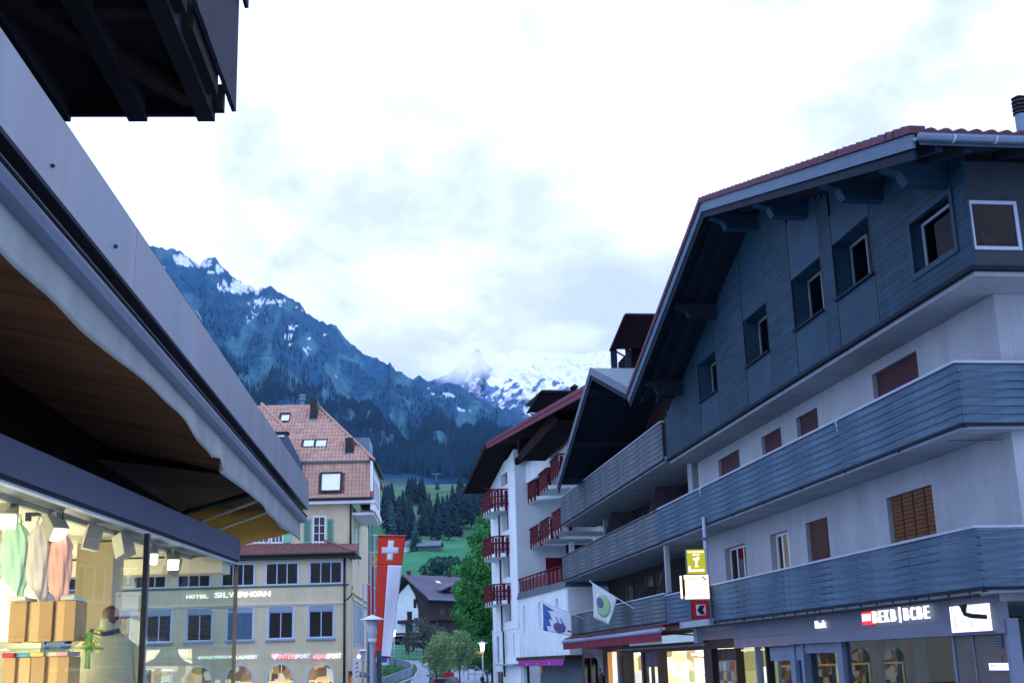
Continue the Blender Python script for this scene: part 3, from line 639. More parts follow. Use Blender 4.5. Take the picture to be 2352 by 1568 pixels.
q = MB(); q.box(9.83, 9.88, y - .005, y, 3.98, 4.13); q.prism([(9.88, y, 3.985), (10.22, y, 3.985), (10.22, y, 3.965), (10.29, y, 4.005), (10.22, y, 4.045), (10.22, y, 4.025), (9.88, y, 4.025)], (0, -.005, 0)); q.build('arrow_print', G_white2, g1)
g2 = signbox('post_sign', 'glowing cream yellow sign reading DIE POST', 9.64, 10.33, 3.20, 3.87, glow('orange lit edge', (1, .5, .08), .9), glow('cream lit face', (1.0, .93, .62), 1.08), y=34.35, t=.1)
MB().box(9.66, 10.31, 34.343, 34.349, 3.22, 3.56).build('lower_face', glow('white lit face', (1, .99, .88), 1.15), g2)
text('DIE POST', .058, mat('ochre print', (.55, .36, .12), .6), g2, (9.70, 34.34, 3.73), 'y', .002, .02, fix=.36, name='lettering', shear=.25)
q = MB(); q.box(10.14, 10.20, 34.33, 34.345, 3.77, 3.82); q.box(10.18, 10.26, 34.328, 34.345, 3.72, 3.77); q.build('cross_print', mat('pale orange print', (.9, .5, .35), .6), g2)
text('n', .04, mat('olive print', (.3, .3, .1), .6), g2, (10.02, 34.34, 3.40), 'y', .002, .02, name='lettering')
MB().box(9.52, 9.56, 34.36, 34.44, 3.22, 3.85).build('side_strip', glow('yellow lit strip', (1, .85, .4), 1.2), g2); MB().box(9.56, 9.64, 34.38, 34.41, 3.3, 3.75).build('arm', M_dark, g2)
g3 = signbox('arrow_sign', 'red framed sign with black arrow pointing left on white', 9.82, 10.32, 2.66, 3.16, M_maroon, mat('red sign paint', (.50, .008, .012), .5, .05), y=34.45, t=.1)
MB().box(9.945, 10.215, 34.443, 34.449, 2.76, 3.05).build('white_field', mat('white sign paint', (.55, .62, .72), .5), g3)
q = MB(); q.prism([(9.965, 34.44, 2.90), (10.05, 34.44, 3.03), (10.20, 34.44, 3.03), (10.13, 34.44, 2.905), (10.20, 34.44, 2.78), (10.06, 34.44, 2.78)], (0, -.004, 0)); q.build('arrow', mat('black sign paint', (.01, .012, .025), .6), g3)
# ================================================================== middle chalet (dark loggias, weathered balconies)
MC = thing('chalet_block', 'dark timber chalet with weathered grey balconies between the grey blue house and the white hotel', 'building', FS, (10.5, 50, GZ))
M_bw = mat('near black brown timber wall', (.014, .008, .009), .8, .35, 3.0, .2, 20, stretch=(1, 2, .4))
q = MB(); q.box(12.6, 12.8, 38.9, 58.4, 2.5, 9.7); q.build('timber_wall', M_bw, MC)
q = MB(); q.box(10.6, 12.6, 38.62, 38.85, 7.87, 9.6); q.build('side_wall', M_wood, MC)
c1 = balcony(MC, 10.5, 12.59, 40.02, 58.4, 5.33, 6.42, 7, M_board2, seed=11, seg=3.1, rail_m=M_board2)
c2 = balcony(MC, 10.5, 12.59, 39.1, 58.3, 7.92, 9.18, 7, M_board2, seed=12, seg=3.2, rail_m=M_trim)
c3 = balcony(MC, 10.5, 12.59, 39.9, 57.4, 2.80, 3.68, 6, M_board2, seed=13, seg=3.0, rail_m=M_trim)
for b in (c1, c2, c3): pass
for (y0, z0, z1) in ((44.0, 5.45, 7.7), (51.8, 5.45, 7.7), (43.2, 2.9, 4.95), (46.9, 2.9, 4.3)):
    q = MB(); q.prism([(10.75, y0, z0), (12.59, y0, z0), (12.59, y0, z1), (11.5, y0, z1)], (0, .06, 0)); q.build('balcony_screen', mat('dark grey mauve screen', (.05, .045, .058), .7, .15), MC)
for y0 in (40.4, 42.3, 44.6, 47.6, 49.4, 53):
    for z0, z1 in ((5.45, 7.5), (2.95, 4.9)):
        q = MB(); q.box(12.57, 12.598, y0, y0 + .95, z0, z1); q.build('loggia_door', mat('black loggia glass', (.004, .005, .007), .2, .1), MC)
        MB().box(12.555, 12.569, y0 + .95, y0 + 1.35, z0, z1).build('loggia_shutter', mat('brown loggia shutter', (.055, .022, .018), .7, .2), MC)
for y0 in (39.95, 58.15): MB().box(10.6, 10.75, y0, y0 + .15, 3.69, 5.22).build('pillar', M_plaster, MC)
MB().box(11.9, 12.1, 55.2, 55.4, 5.45, 7.8).build('pillar', M_plaster, MC); MB().box(11.4, 12.5, 39.0, 39.5, 5.45, 7.8).build('pillar', M_plaster, MC)
MB().box(12.5, 12.6, 41.0, 41.15, 7.35, 7.5).build('wall_lamp', mat('white lamp glass', (.7, .75, .8), .3), MC)
# gable roof
gv = 9.5; A_, Z_A, B_, Z_B, C_, Z_C = 39.1, 10.26, 45.27, 12.43, 53.5, 9.23
q = MB(); q.prism([(gv + .05, A_, Z_A - .1), (gv + .05, B_, Z_B - .1), (gv + .05, B_, Z_B), (gv + .05, A_, Z_A)], (14, 0, 0)); q.build('roof', mat('pale slate roof sheet', (.05, .12, .15), .5, .1, 1.0, .1), MC)
q = MB(); q.prism([(gv + .05, B_, Z_B - .1), (gv + .05, C_, Z_C - .1), (gv + .05, C_, Z_C), (gv + .05, B_, Z_B)], (14, 0, 0)); q.build('roof', M_soffit, MC)
M_bar2 = mat('weathered grey blue barge', (.085, .14, .19), .6, .2)
for (a, za, b, zb2) in ((A_, Z_A, B_, Z_B), (B_, Z_B, C_, Z_C)):
    q = MB(); q.prism([(gv, a, za - .26), (gv, b, zb2 - .26), (gv, b, zb2 + .03), (gv, a, za + .03)], (.045, 0, 0)); q.build('barge_board', M_bar2, MC)
    q = MB(); q.prism([(gv + .05, a, za - .46), (gv + .05, b, zb2 - .46), (gv + .05, b, zb2 - .265), (gv + .05, a, za - .265)], (.05, 0, 0)); q.build('inner_barge_board', M_soffit, MC)
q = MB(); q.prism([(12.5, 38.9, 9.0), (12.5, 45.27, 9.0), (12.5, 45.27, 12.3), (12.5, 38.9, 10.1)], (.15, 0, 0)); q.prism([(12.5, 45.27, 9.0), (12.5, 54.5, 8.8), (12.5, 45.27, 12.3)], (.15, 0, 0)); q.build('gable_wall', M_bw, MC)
for s_ in (41.5, 46.2, 49.8, 52.6):
    za = (Z_A + (Z_B - Z_A) * (s_ - A_) / (B_ - A_) if s_ < B_ else Z_B + (Z_C - Z_B) * (s_ - B_) / (C_ - B_)) - .3
    MB().box(gv + .15, 12.5, s_ - .1, s_ + .1, za - .2, za).build('purlin', M_soffit, MC)
# dark roofed dormer tower on its roof
M_tur = mat('black brown turret timber', (.005, .0025, .005), .85, .2, spec=.05)
DT = thing('roof_turret', 'small dark roofed turret on posts above the middle chalet roof', 'turret', FS, (12.4, 52, 12))
def D(px, py, s=52): return ony(FS, px, py, s)
e0, e1, e2 = D(1394, 813), D(1426, 741), D(1500, 741)
q = MB(); q.prism([(e0[0], 51, e0[2]), (e1[0], 51, e1[2]), (e1[0] + 3.2, 51, e1[2]), (e1[0] + 3.2, 51, e0[2])], (0, .12, 0)); q.prism([(e0[0] - .05, 50.9, e0[2] - .02), (e1[0] - .05, 50.9, e1[2] + .06), (e1[0] + .05, 50.9, e1[2] + .06), (e0[0] + .08, 50.9, e0[2] - .02)], (0, .5, 0)); q.build('roof', M_tur, DT)
q = MB(); q.box(e1[0] - .03, e1[0] + 3.2, 50.9, 51.4, e1[2] + .061, e1[2] + .13); q.build('ridge_strip', M_black, DT)
for a, b in ((e0[0] + .02, e0[0] + .27), (e0[0] + .68, e0[0] + .84)): MB().box(a, b, 51.2, 51.4, e0[2] - 2.2, e0[2] + .1).build('post', M_soffit, DT)
MB().box(e0[0] + .95, e0[0] + 3.5, 51.3, 54, e0[2] - 2.2, e0[2] + .1).build('wall', M_tur, DT)
MB().bar((e0[0] + .25, 51.3, e0[2] - .05), (e0[0] + .68, 51.3, e0[2] - .3), .06).build('brace', M_soffit, DT)

# red roller awnings of the middle chalet's shops
M_redaw = mat('dark red awning fabric', (.16, .010, .035), .8, .15, 3)
M_casing = mat('blue grey awning casing', (.20, .30, .45), .35, .1)
def awning_far(s0, s1, lab):
    aw = thing('roller_awning', lab, 'awning', FS, (9.9, (s0 + s1) / 2, 2.4), 'rolled red awnings')
    q = MB(); q.prism([(10.45, s0, 2.70), (9.95, s0, 2.62), (9.90, s0, 2.55), (10.45, s0, 2.60)], (0, s1 - s0, 0)); q.build('cover', M_maroon, aw)
    q = MB(); q.tube([(9.86, s0, 2.46), (9.86, s1, 2.46)], .07, 10); q.build('front_bar', M_casing, aw, smooth=True)
    n = int((s1 - s0) / .5); q = MB(); vs = []
    for k in range(n + 1):
        y = s0 + (s1 - s0) * k / n; o_ = .012 * (k % 2); vs += [(9.86 - o_, y, 2.40), (9.88 - o_ * 1.5, y, 2.13)]
    q.add(vs, [(2 * k, 2 * k + 2, 2 * k + 3, 2 * k + 1) for k in range(n)])
    o_ = q.build('valance', M_redaw, aw, fix=False); md = o_.modifiers.new('s', 'SOLIDIFY'); md.thickness = .006
    q = MB(); q.prism([(9.95, s1 - .02, 2.40), (11.1, s1 - .02, 2.5), (11.1, s1 - .02, 2.62), (9.95, s1 - .02, 2.52)], (0, -.02, 0)); q.build('end_plate', M_maroon, aw); MB().bar((9.95, s0 + 1, 2.42), (11.0, s0 + .2, 2.3), .05).build('folding_arm', M_maroon, aw)
    return aw
awning_far(38.2, 49.6, 'dark red rolled awning over the post office entrance'); awning_far(49.8, 55.4, 'dark red rolled awning further along, beside the white annex')
q = MB(); q.box(10.9, 11.1, 37.9, 38.25, 2.05, 2.7); q.box(10.5, 11.1, 38.0, 38.15, 2.6, 2.68); q.build('stub_pillar', M_trim, MC)
q = MB(); q.box(11.2, 11.4, 49.2, 58.3, GZ, 2.75); q.build('passage_wall', mat('brown grey passage wall', (.10, .065, .055), .8, .15), MC)
q = MB(); q.box(11.1, 11.19, 50.6, 52.0, GZ, 1.95); q.build('amber_glow', glow('painted amber lamp light', (1, .38, .02), .42, (.5, .25, .05)), MC)  # amber lamp light on the wall, put in as a glowing slab
MB().box(11.05, 11.09, 50.2, 50.9, GZ, 1.95).build('lit_poster', glow('lit cream poster', (1, .85, .55), .9), MC)
MB().box(11.05, 11.09, 49.6, 49.95, GZ, 1.8).build('teal_poster', mat('teal poster', (.06, .12, .16), .7), MC)
for y0 in (53.2, 54.6, 56.2): MB().box(11.1, 11.19, y0, y0 + .9, GZ, 1.75).build('dark_window', M_dglass, MC)
q = MB(); P_ = [(11.1, 52.9, 2.1), (10.3, 52.9, 2.1), (10.7, 52.9, 1.9), (10.95, 52.9, 1.5), (11.1, 52.9, 1.0)]; q.prism(P_, (0, .08, 0)); q.build('curved_bracket', M_plaster, MC)

# flags on slanted poles
def cloth(par, P0, P1, P2, P3, n, m, nm, m_fn=None, amp=.03, cells=None, off=0.):
    P0, P1, P2, P3 = map(Vector, (P0, P1, P2, P3)); nr = (P1 - P0).cross(P3 - P0).normalized()
    def at(u, v):
        p = (P0 * (1 - u) + P1 * u) * (1 - v) + (P3 * (1 - u) + P2 * u) * v
        return p + nr * (amp * sin(u * 7 + v * 3) * (.3 + v) + off)
    q = MB(); vs = []
    if cells is None:
        for j in range(n + 1):
            for i in range(n + 1): vs.append(at(i / n, j / n))
        q.add(vs, [(j * (n + 1) + i, j * (n + 1) + i + 1, (j + 1) * (n + 1) + i + 1, (j + 1) * (n + 1) + i) for j in range(n) for i in range(n)])
    else:
        for poly in cells:     # polygons in cloth coordinates, fanned
            cu = sum(p[0] for p in poly) / len(poly); cv = sum(p[1] for p in poly) / len(poly)
            rings = [[(cu + (u - cu) * t, cv + (v - cv) * t) for u, v in poly] for t in (.33, .66, 1)]
            pts = [(cu, cv)] + [p for r_ in rings for p in r_]; k = len(poly)
            fs = [(0, 1 + i, 1 + (i + 1) % k) for i in range(k)]
            for a in range(2): fs += [(1 + a * k + i, 1 + (a + 1) * k + i, 1 + (a + 1) * k + (i + 1) % k, 1 + a * k + (i + 1) % k) for i in range(k)]
            q.add([at(u, v) for u, v in pts], fs)
    o = q.build(nm, m, par, smooth=True, fix=False); md = o.modifiers.new('s', 'SOLIDIFY'); md.thickness = .004; md.offset = 0; return o
M_fw = mat('off white flag cloth', (.42, .50, .52), .85, .06, 6)
M_poleM = mat('pale flagpole metal', (.42, .50, .58), .35, .05)
f1 = thing('hanging_flag', 'off white flag with green ring and dark violet disc on a slanted pole', 'flag', FS, (10.4, 44, 3.4))
MB().tube([(10.42, 43.9, 3.36), (9.31, 46.05, 4.46)], .02, 8).build('pole', M_poleM, f1, smooth=True)
MB().lathe((9.31, 46.05, 4.44), [(.02, 0), (.04, .02), (.04, .06), (.01, .08)], 8).build('finial', M_poleM, f1)
F1 = ((9.36, 45.95, 4.40), (9.99, 44.73, 3.77), (9.72, 45.1, 2.86), (9.34, 45.95, 3.18))
cloth(f1, *F1, 12, M_fw, 'flag_cloth')
circ = lambda cu, cv, ru, rv, a0=0, a1=2 * pi, n=22: [(cu + ru * cos(a0 + (a1 - a0) * k / n), cv + rv * sin(a0 + (a1 - a0) * k / n)) for k in range(n)]
cloth(f1, *F1, 8, mat('lime green print', (.30, .44, .24), .8, .1, col2=(.20, .46, .26)), 'ring_print', cells=[circ(.55, .50, .33, .36)], off=-.008)
cloth(f1, *F1, 8, mat('dark violet print', (.10, .09, .20), .8, .3, 20), 'disc_print', cells=[circ(.38, .44, .18, .16)], off=-.016)
f2 = thing('hanging_flag', 'white flag with blue jagged hoist and purple emblem on a slanted pole by the annex', 'flag', FS, (10.5, 53.4, 3.37))
MB().tube([(10.45, 53.3, 3.35), (8.9, 55.3, 4.25)], .02, 8).build('pole', M_poleM, f2, smooth=True)
F2 = ((8.98, 55.2, 4.14), (9.98, 53.9, 3.62), (10.0, 54.0, 2.66), (8.96, 55.2, 2.98))
cloth(f2, *F2, 12, mat('bluish white flag cloth', (.50, .58, .70), .85, .05, 6), 'flag_cloth')
cloth(f2, *F2, 8, mat('mid blue print', (.03, .12, .34), .8, .15, 8), 'jagged_print', cells=[[(0, 0), (.42, .14), (.18, .20)], [(0, 0), (.20, .24), (.34, .52), (0, .5)], [(0, .5), (.2, .5), (.30, .78), (.1, .8), (.18, 1.0), (0, 1.0)]], off=-.008)
cloth(f2, *F2, 8, mat('dull violet print', (.10, .09, .22), .8, .2, 8), 'emblem_print', cells=[[(.42, .62), (.52, .56), (.72, .56), (.80, .66), (.74, .88), (.56, .98), (.44, .90), (.38, .76)], [(.46, .36), (.50, .35), (.58, .56), (.54, .57)], [(.60, .36), (.64, .35), (.76, .58), (.70, .58)]], off=-.009)
cloth(f2, *F2, 8, mat('red print', (.4, .01, .03), .8), 'red_print', cells=[[(.84, .76), (.99, .76), (.99, .84), (.84, .84)]], off=-.010)

# ================================================================== white hotel (FA frame, facade plane x = 15)
WH = thing('white_hotel', 'tall white hotel with dark red balconies and a maroon roof edge', 'building', FA, (15, 70, GZ))
NH = [(72.6, 73.6, -.7, 3.16)]
q = MB()
lo = [(73.0, 73.7, 1.65, 3.18), (70.72, 71.02, 1.95, 3.16), (68.72, 69.02, 1.93, 3.22), (72.0, 73.9, -.9, 1.18)]
wall(q, 'x', 15.0, 15.3, 67.4, 74.9, GZ, 3.45, lo)
q.box(14.97, 15.3, 67.4, 74.9, 3.453, 3.53)
lg = [(69.4, 71.25, 3.9, 5.75), (69.4, 71.25, 6.35, 8.4), (69.4, 71.25, 9.0, 10.9), (69.4, 71.25, 11.6, 12.3)]
wall(q, 'x', 15.0, 15.3, 67.65, 74.6, 3.533, 13.0, lg)
q.build('street_wall', M_white, WH)
M_rev = mat('shaded beige loggia plaster', (.42, .38, .38), .85, .08)  # loggia walls are a duller beige than the white street wall
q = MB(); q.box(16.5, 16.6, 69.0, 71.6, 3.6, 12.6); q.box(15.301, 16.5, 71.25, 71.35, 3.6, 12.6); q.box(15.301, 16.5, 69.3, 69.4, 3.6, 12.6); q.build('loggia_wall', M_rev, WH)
q = MB(); q.box(15.3, 30, 74.4, 74.9, GZ, 12.5); q.build('rear_wall', M_white, WH)
q = MB(); q.box(15.003, 19.6, 67.4, 67.648, 3.7, 12.6); q.box(19.6, 19.9, 57, 67.4, 3.7, 12.6); q.build('side_wall', M_white, WH)
for t0, t1, z0, z1 in lo: window(WH, 'x', 15.0, t0, t1, z0, z1, M_trim, M_dglass, 1, 1, .05, inn=.08)
# drain pipe
q = MB(); q.tube([(14.3, 73.0, 11.9), (14.6, 72.9, 11.75), (14.85, 72.3, 11.65), (14.90, 71.7, 11.45), (14.90, 71.62, 11.2), (14.90, 71.5, 3.8), (14.88, 71.45, 3.5), (14.88, 71.1, 3.3), (14.88, 71.05, .9)], .055, 8); q.build('drain_pipe', M_black, WH, smooth=True)
# left balconies: slab, boards with gaps
def red_balcony(bld, pts, zb, zt, slab_pts=None, nm='balcony', bw=.17, gapb=.06):
    """pts: outline of the parapet in plan; upright boards of uneven length along it"""
    sp = slab_pts or pts
    q = MB(); q.prism([(p[0], p[1], zb) for p in sp], (0, 0, .20)); sb = q.build(nm, M_white, bld)
    rr = random.Random(int(pts[0][1] * 10)); k = 0
    for a, b in zip(pts, pts[1:]):
        a, b = Vector((a[0], a[1], 0)), Vector((b[0], b[1], 0)); L = (b - a).length; d = (b - a) / L; nrm = Vector((d.y, -d.x, 0))
        n = max(2, int(L / (bw + gapb)))
        for i in range(n):
            c = a + d * (L * (i + .5) / n); long_ = (k % 3 != 1); k += 1
            q = MB(); q.bar((c.x, c.y, zb + (.0 if long_ else .22)), (c.x, c.y, zt - (.10 if long_ else .02)), bw if long_ else bw * .9, .03, upv=nrm); q.build('board', M_maroon, sb)
        for z in (zt - .03, zb + .42, zt - .42):
            MB().bar((a.x, a.y, z), (b.x, b.y, z), .05 if z < zt - .1 else .10, .07).build('rail', M_maroon, sb)
    return sb
for zb, zt in ((4.85, 5.98), (7.46, 8.65), (10.05, 11.3)):
    red_balcony(WH, [(15.0, 73.6), (14.25, 73.2), (14.1, 72.6), (14.1, 70.0), (14.5, 69.35), (15.0, 69.3)], zb, zt)
# stepped balconies above the annex terrace
def bal_at(px, py, z): c = onz(FA, px, py, z); return c[0], c[1]
cn = lambda x, y: ((1840 + x / 2.6125) / 1.7415, (1500 + y / 2.6125) / 1.7415)
cm = lambda x, y: ((1900 + x / 2.302) / 1.7415, (2050 + y / 2.302) / 1.7415)
def stepbal(pl, pc, pr, zb, h=1.12):
    a = bal_at(*pl, zb); b = bal_at(*pc, zb); c = bal_at(*pr, zb)
    pts = [(a[0] + .0, a[1]), (b[0], b[1]), ]
    slab = [(a[0], a[1]), (b[0], b[1]), (c[0] + .6, c[1]), (19.6, c[1] + .2), (19.6, a[1])]
    sb = red_balcony(WH, [(a[0] - .02, a[1]), (b[0] - .02, b[1]), (b[0] + .5, b[1] - .12)], zb, zb + h, slab)
    return a, b, c
stepbal(cn(715, 1340), cn(800, 1300), cn(980, 1280), 10.2); stepbal(cn(835, 1255), cn(920, 1190), cn(1130, 1170), 10.2); stepbal(cn(955, 1140), cn(1040, 1060), cn(1180, 1060), 10.2)
stepbal(cm(500, 345), cm(590, 300), cm(735, 305), 7.66); stepbal(cm(610, 285), cm(690, 240), cm(860, 240), 7.66); stepbal(cm(720, 215), cm(805, 165), cm(990, 170), 7.66)
# maroon panels, white posts between the steps
for (x0, x1, y_, z0, z1) in ((16.0, 17.3, 64.9, 5.5, 7.0), (16.9, 18.5, 64.0, 5.5, 7.6), (16.8, 18.6, 63.9, 8.1, 10.2)):
    MB().box(x0, x1, y_, y_ + .06, z0, z1).build('red_screen', M_maroon, WH)
for (x0, y_, z0, z1) in ((16.75, 63.5, 7.9, 10.2), (16.7, 62.5, 5.5, 7.6), (17.6, 61, 7.0, 7.66)): MB().box(x0, x0 + .25, y_, y_ + .2, z0, z1).build('post', M_white, WH)
# roof: maroon verge facing the street
vb = 13.5
R0, R1, R2 = (67.8, 13.70), (46.5, 12.36), (75.3, 11.97)
M_mroof = mat('maroon tile roof edge', (.13, .022, .045), .65, .3, 6.0, .3, 30, stretch=(1, 1, 6))
q = MB()
q.prism([(vb, R1[0], R1[1] - .42), (vb, R0[0], R0[1] - .36), (vb, R0[0], R0[1]), (vb, R1[0], R1[1])], (.06, 0, 0)); q.build('verge_board', M_mroof, WH)
q = MB(); q.prism([(vb - .04, R1[0], R1[1] - .20), (vb - .04, R0[0], R0[1] - .17), (vb - .04, R0[0], R0[1] - .02), (vb - .04, R1[0], R1[1] - .02)], (.04, 0, 0)); q.build('verge_tiles', M_mroof, WH)
q = MB(); q.prism([(vb + .06, R1[0], R1[1] - .12), (vb + .06, R0[0], R0[1] - .12), (vb + .06, R0[0], R0[1]), (vb + .06, R1[0], R1[1])], (9, 0, 0)); q.build('roof', M_wood, WH)
q = MB(); q.prism([(vb, R0[0], R0[1] - .14), (vb, R2[0], R2[1] - .14), (vb, R2[0], R2[1]), (vb, R0[0], R0[1])], (9, 0, 0)); q.build('roof', M_wood, WH)
q = MB(); q.prism([(vb - .03, R0[0], R0[1] - .25), (vb - .03, R2[0] + .05, R2[1] - .2), (vb - .03, R2[0] + .05, R2[1] + .02), (vb - .03, R0[0], R0[1] + .02)], (.03, 0, 0)); q.build('verge_board', M_wood, WH)
q = MB(); q.prism([(15.02, 67.66, 12.95), (15.02, 67.66, 13.3), (15.02, 74.4, 12.05), (15.02, 74.4, 11.95)], (.25, 0, 0)); q.build('gable_wall', M_white, WH)
MB().box(14.99, 15.2, 58, 67.3, 12.35, 12.7).build('wall_plate', M_wood, WH)
MB().box(15.6, 15.8, 57, 67.35, 11.3, 12.9).build('upper_wall', M_white, WH)
# sloping timber canopy beam
q = MB(); q.prism([(14.0, 54.2, 12.75), (14.0, 62.0, 12.05), (14.0, 61.4, 11.62), (14.0, 53.6, 12.2)], (1.3, 0, 0)); q.build('canopy', M_wood, WH)
MB().prism([(14.1, 62.6, 12.4), (14.1, 62.6, 12.9), (14.1, 61.9, 12.9), (14.1, 62.2, 12.3)], (.9, 0, 0)).build('bracket', M_wood, WH)
MB().box(14.96, 15.0, 67.5, 67.75, 12.0, 12.2).build('wall_lamp', mat('white lamp glass', (.7, .75, .8), .3), WH)
# dark dormer and chimney on the maroon roof
DD = thing('roof_turret', 'dark gabled dormer on the maroon hotel roof in front of the snowy peak', 'turret', FA, (15.4, 64, 13))
d0, d1, d2 = ony(FA, *cn(715, 385), 64), ony(FA, *cn(850, 180), 64), ony(FA, *cn(1165, 175), 64)
q = MB(); q.prism([(d0[0], 64, d0[2]), (d1[0], 64, d1[2]), (d2[0] + 1.2, 64, d1[2]), (d2[0] + 1.2, 64, d0[2])], (0, .1, 0)); q.prism([(d0[0] - .05, 63.9, d0[2]), (d1[0] - .05, 63.9, d1[2] + .05), (d1[0] + .05, 63.9, d1[2] + .05), (d0[0] + .1, 63.9, d0[2])], (0, .5, 0)); q.build('roof', M_tur, DD)
MB().box(d1[0], d2[0] + 1.2, 63.85, 68, d1[2] + .051, d1[2] + .12).build('ridge_cap', M_black, DD)
MB().box(d0[0] + .75, d2[0] + 1.0, 64.2, 67, d0[2] - 1.5, d0[2]).build('wall', M_tur, DD)
MB().bar((d0[0] + .1, 64.1, d0[2] - .03), (d0[0] + .35, 64.1, d0[2] - .22), .06).build('gutter', M_black, DD)
ch = ony(FA, *cn(1195, 100), 60); CHM = thing('chimney', 'little capped chimney beside the dark dormer on the maroon roof', 'chimney', FA, (ch[0], 60, ch[2] - 1))
MB().box(ch[0] - .14, ch[0] + .14, 60, 60.3, ch[2] - 1.3, ch[2] - .12).build('stack', M_wood, CHM)
q = MB(); q.prism([(ch[0] - .22, 59.9, ch[2] - .12), (ch[0] + .22, 59.9, ch[2] - .12), (ch[0], 59.9, ch[2] + .03)], (0, .5, 0)); q.build('cap', M_black, CHM)

# ---- white annex with terrace
AN = thing('white_annex', 'low white annex with red railed roof terrace and pink shop blind', 'building', FA, (15, 62, GZ))
ah = [(66.0, 66.5, 3.22, 4.58), (62.5, 62.98, 3.17, 4.58), (58.85, 59.35, 3.95, 4.56)]
q = MB(); wall(q, 'x', 15.03, 15.33, 57.25, 67.39, 1.9, 4.98, ah); q.build('wall', M_white, AN)
q = MB(); q.box(15.035, 19.5, 57.0, 57.25, 1.9, 5.0); q.build('return_wall', M_white, AN)
for t0, t1, z0, z1 in ah:
    MB().box(15.30, 15.36, t0, t1, z0, z1).build('blind', M_white, AN); MB().box(15.2, 15.36, t0 - .02, t0 - .001, z0, z1).build('reveal', M_black, AN)
    MB().box(15.0, 15.08, t0 - .06, t1 + .06, z0 - .06, z0 - .005).build('sill', M_white, AN)
MB().box(14.93, 19.5, 57.0, 67.5, 4.983, 5.13).build('cornice', M_zinc, AN); MB().box(14.98, 19.5, 57.05, 67.45, 5.133, 5.30).build('roof_edge', M_zinc, AN)
y = 57.2
while y < 67.2:
    MB().bar((15.03, y, 5.32), (15.03, y, 6.0), .09, .05, upv=(1, 0, 0)).build('rail_post', M_maroon, AN)
    if y + .8 < 67.3: MB().box(15.06, 15.09, y + .1, y + .72, 5.36, 5.92).build('rail_panel', mat('plum rail panel', (.13, .025, .045), .7, .2), AN)
    y += .82
MB().bar((15.03, 57.1, 6.03), (15.03, 67.4, 6.03), .10, .06).build('top_rail', M_maroon, AN)
MB().box(14.8, 15.6, 57.0, 67.5, 1.72, 1.92).build('lintel', M_brownw, AN)
q = MB(); vs = []
n = 24
for k in range(n + 1):
    yy = 57.2 + 9.7 * k / n; vs += [(14.80, yy, 1.75), (14.74 - .01 * (k % 2), yy, 1.47 - (.02 if k % 2 else 0))]
q.add(vs, [(2 * k, 2 * k + 2, 2 * k + 3, 2 * k + 1) for k in range(n)]); vo = q.build('pink_valance', mat('magenta blind fabric', (.26, .03, .24), .8, .1, 3), AN, fix=False); vo.modifiers.new('s', 'SOLIDIFY').thickness = .006
for yy in (59.6, 62.3, 64.6): MB().box(14.725, 14.735, yy, yy + .3, 1.52, 1.60).build('valance_print', mat('pale pink print', (.5, .3, .5), .8), AN)
MB().box(15.9, 16.0, 57.2, 66.6, GZ, 1.75).build('shop_back', mat('dim teal shopfront', (.10, .16, .19), .6, .2), AN); MB().box(14.9, 15.1, 66.3, 66.45, GZ, 1.5).build('post', M_white, AN)
MB().box(14.86, 14.88, 61.9, 62.3, 1.12, 1.46).build('menu_board', mat('orange menu card', (.5, .18, .05), .6, .3, 12), AN)
MB().box(14.6, 15.5, 67.45, 72.2, 1.52, 1.60).build('side_canopy', mat('pale canopy tin', (.32, .40, .46), .5), AN); MB().box(15.2, 15.5, 67.45, 71.8, GZ, 1.5).build('side_door', mat('dark mauve door', (.03, .02, .04), .5, .3), AN)
# ================================================================== hotel across the end of the street (FH frame, front y = 85)
HD, HM = 85.0, 88.5                      # front of the low wing, front of the main house
HO = thing('corner_hotel', 'pale yellow hotel with tiled mansard roof and lit shop signs closing the street', 'building', FH, (-12, HD, GZ))
def h4(x, y, d): return ony(FH, (900 + x / 2.24) / 1.7415, (1500 + y / 2.24) / 1.7415, d)
def h5(x, y, d): return ony(FH, (900 + x / 2.485) / 1.7415, (2100 + y / 2.485) / 1.7415, d)
HR = -7.45                                # right end of the low wing
sc = 85 / 72.0
zr = lambda z: 1.6 + (z - 1.6) * sc
W3a, W3b = zr(6.28), zr(7.54); W2a, W2b = zr(3.30), zr(5.09)
up3 = [(-10.87 * sc, -9.04 * sc), (-8.40 * sc, -6.54 * sc)]
up2 = [(-10.74 * sc, -9.19 * sc), (-8.48 * sc, -6.94 * sc)]
st3 = up3[1][0] - up3[0][0]; st2 = up2[1][0] - up2[0][0]
u3 = [(a - st3 * k, b - st3 * k) for k in range(0, 8) for a, b in [up3[1]]]
u2 = [(a - st2 * k, b - st2 * k) for k in range(0, 8) for a, b in [up2[1]]]
HR = up2[1][1] + .82; HL = -31.0
arc = [((-8.37 - 1.9e-9) * sc, -7.01 * sc)]; aw_ = arc[0][1] - arc[0][0]; sta = (-8.37 + 10.62) * sc
arches = [(arc[0][0] - sta * k, arc[0][1] - sta * k) for k in range(0, 7)]
AT = zr(1.92); AS = AT - aw_ / 2
q = MB()
wall(q, 'y', HD, HD + .3, HL, HR, AT + .05, zr(7.75), [(a, b, W2a, W2b) for a, b in u2] + [(a, b, W3a, W3b) for a, b in u3])
q.build('front_wall', M_yell, HO)
q = MB()
ar = sorted(arches); edges = [HL] + [e for a, b in ar for e in (a, b)] + [HR]
for k in range(0, len(edges), 2): q.box(edges[k], edges[k + 1], HD + .002, HD + .3, GZ, AT + .047)
n = 16
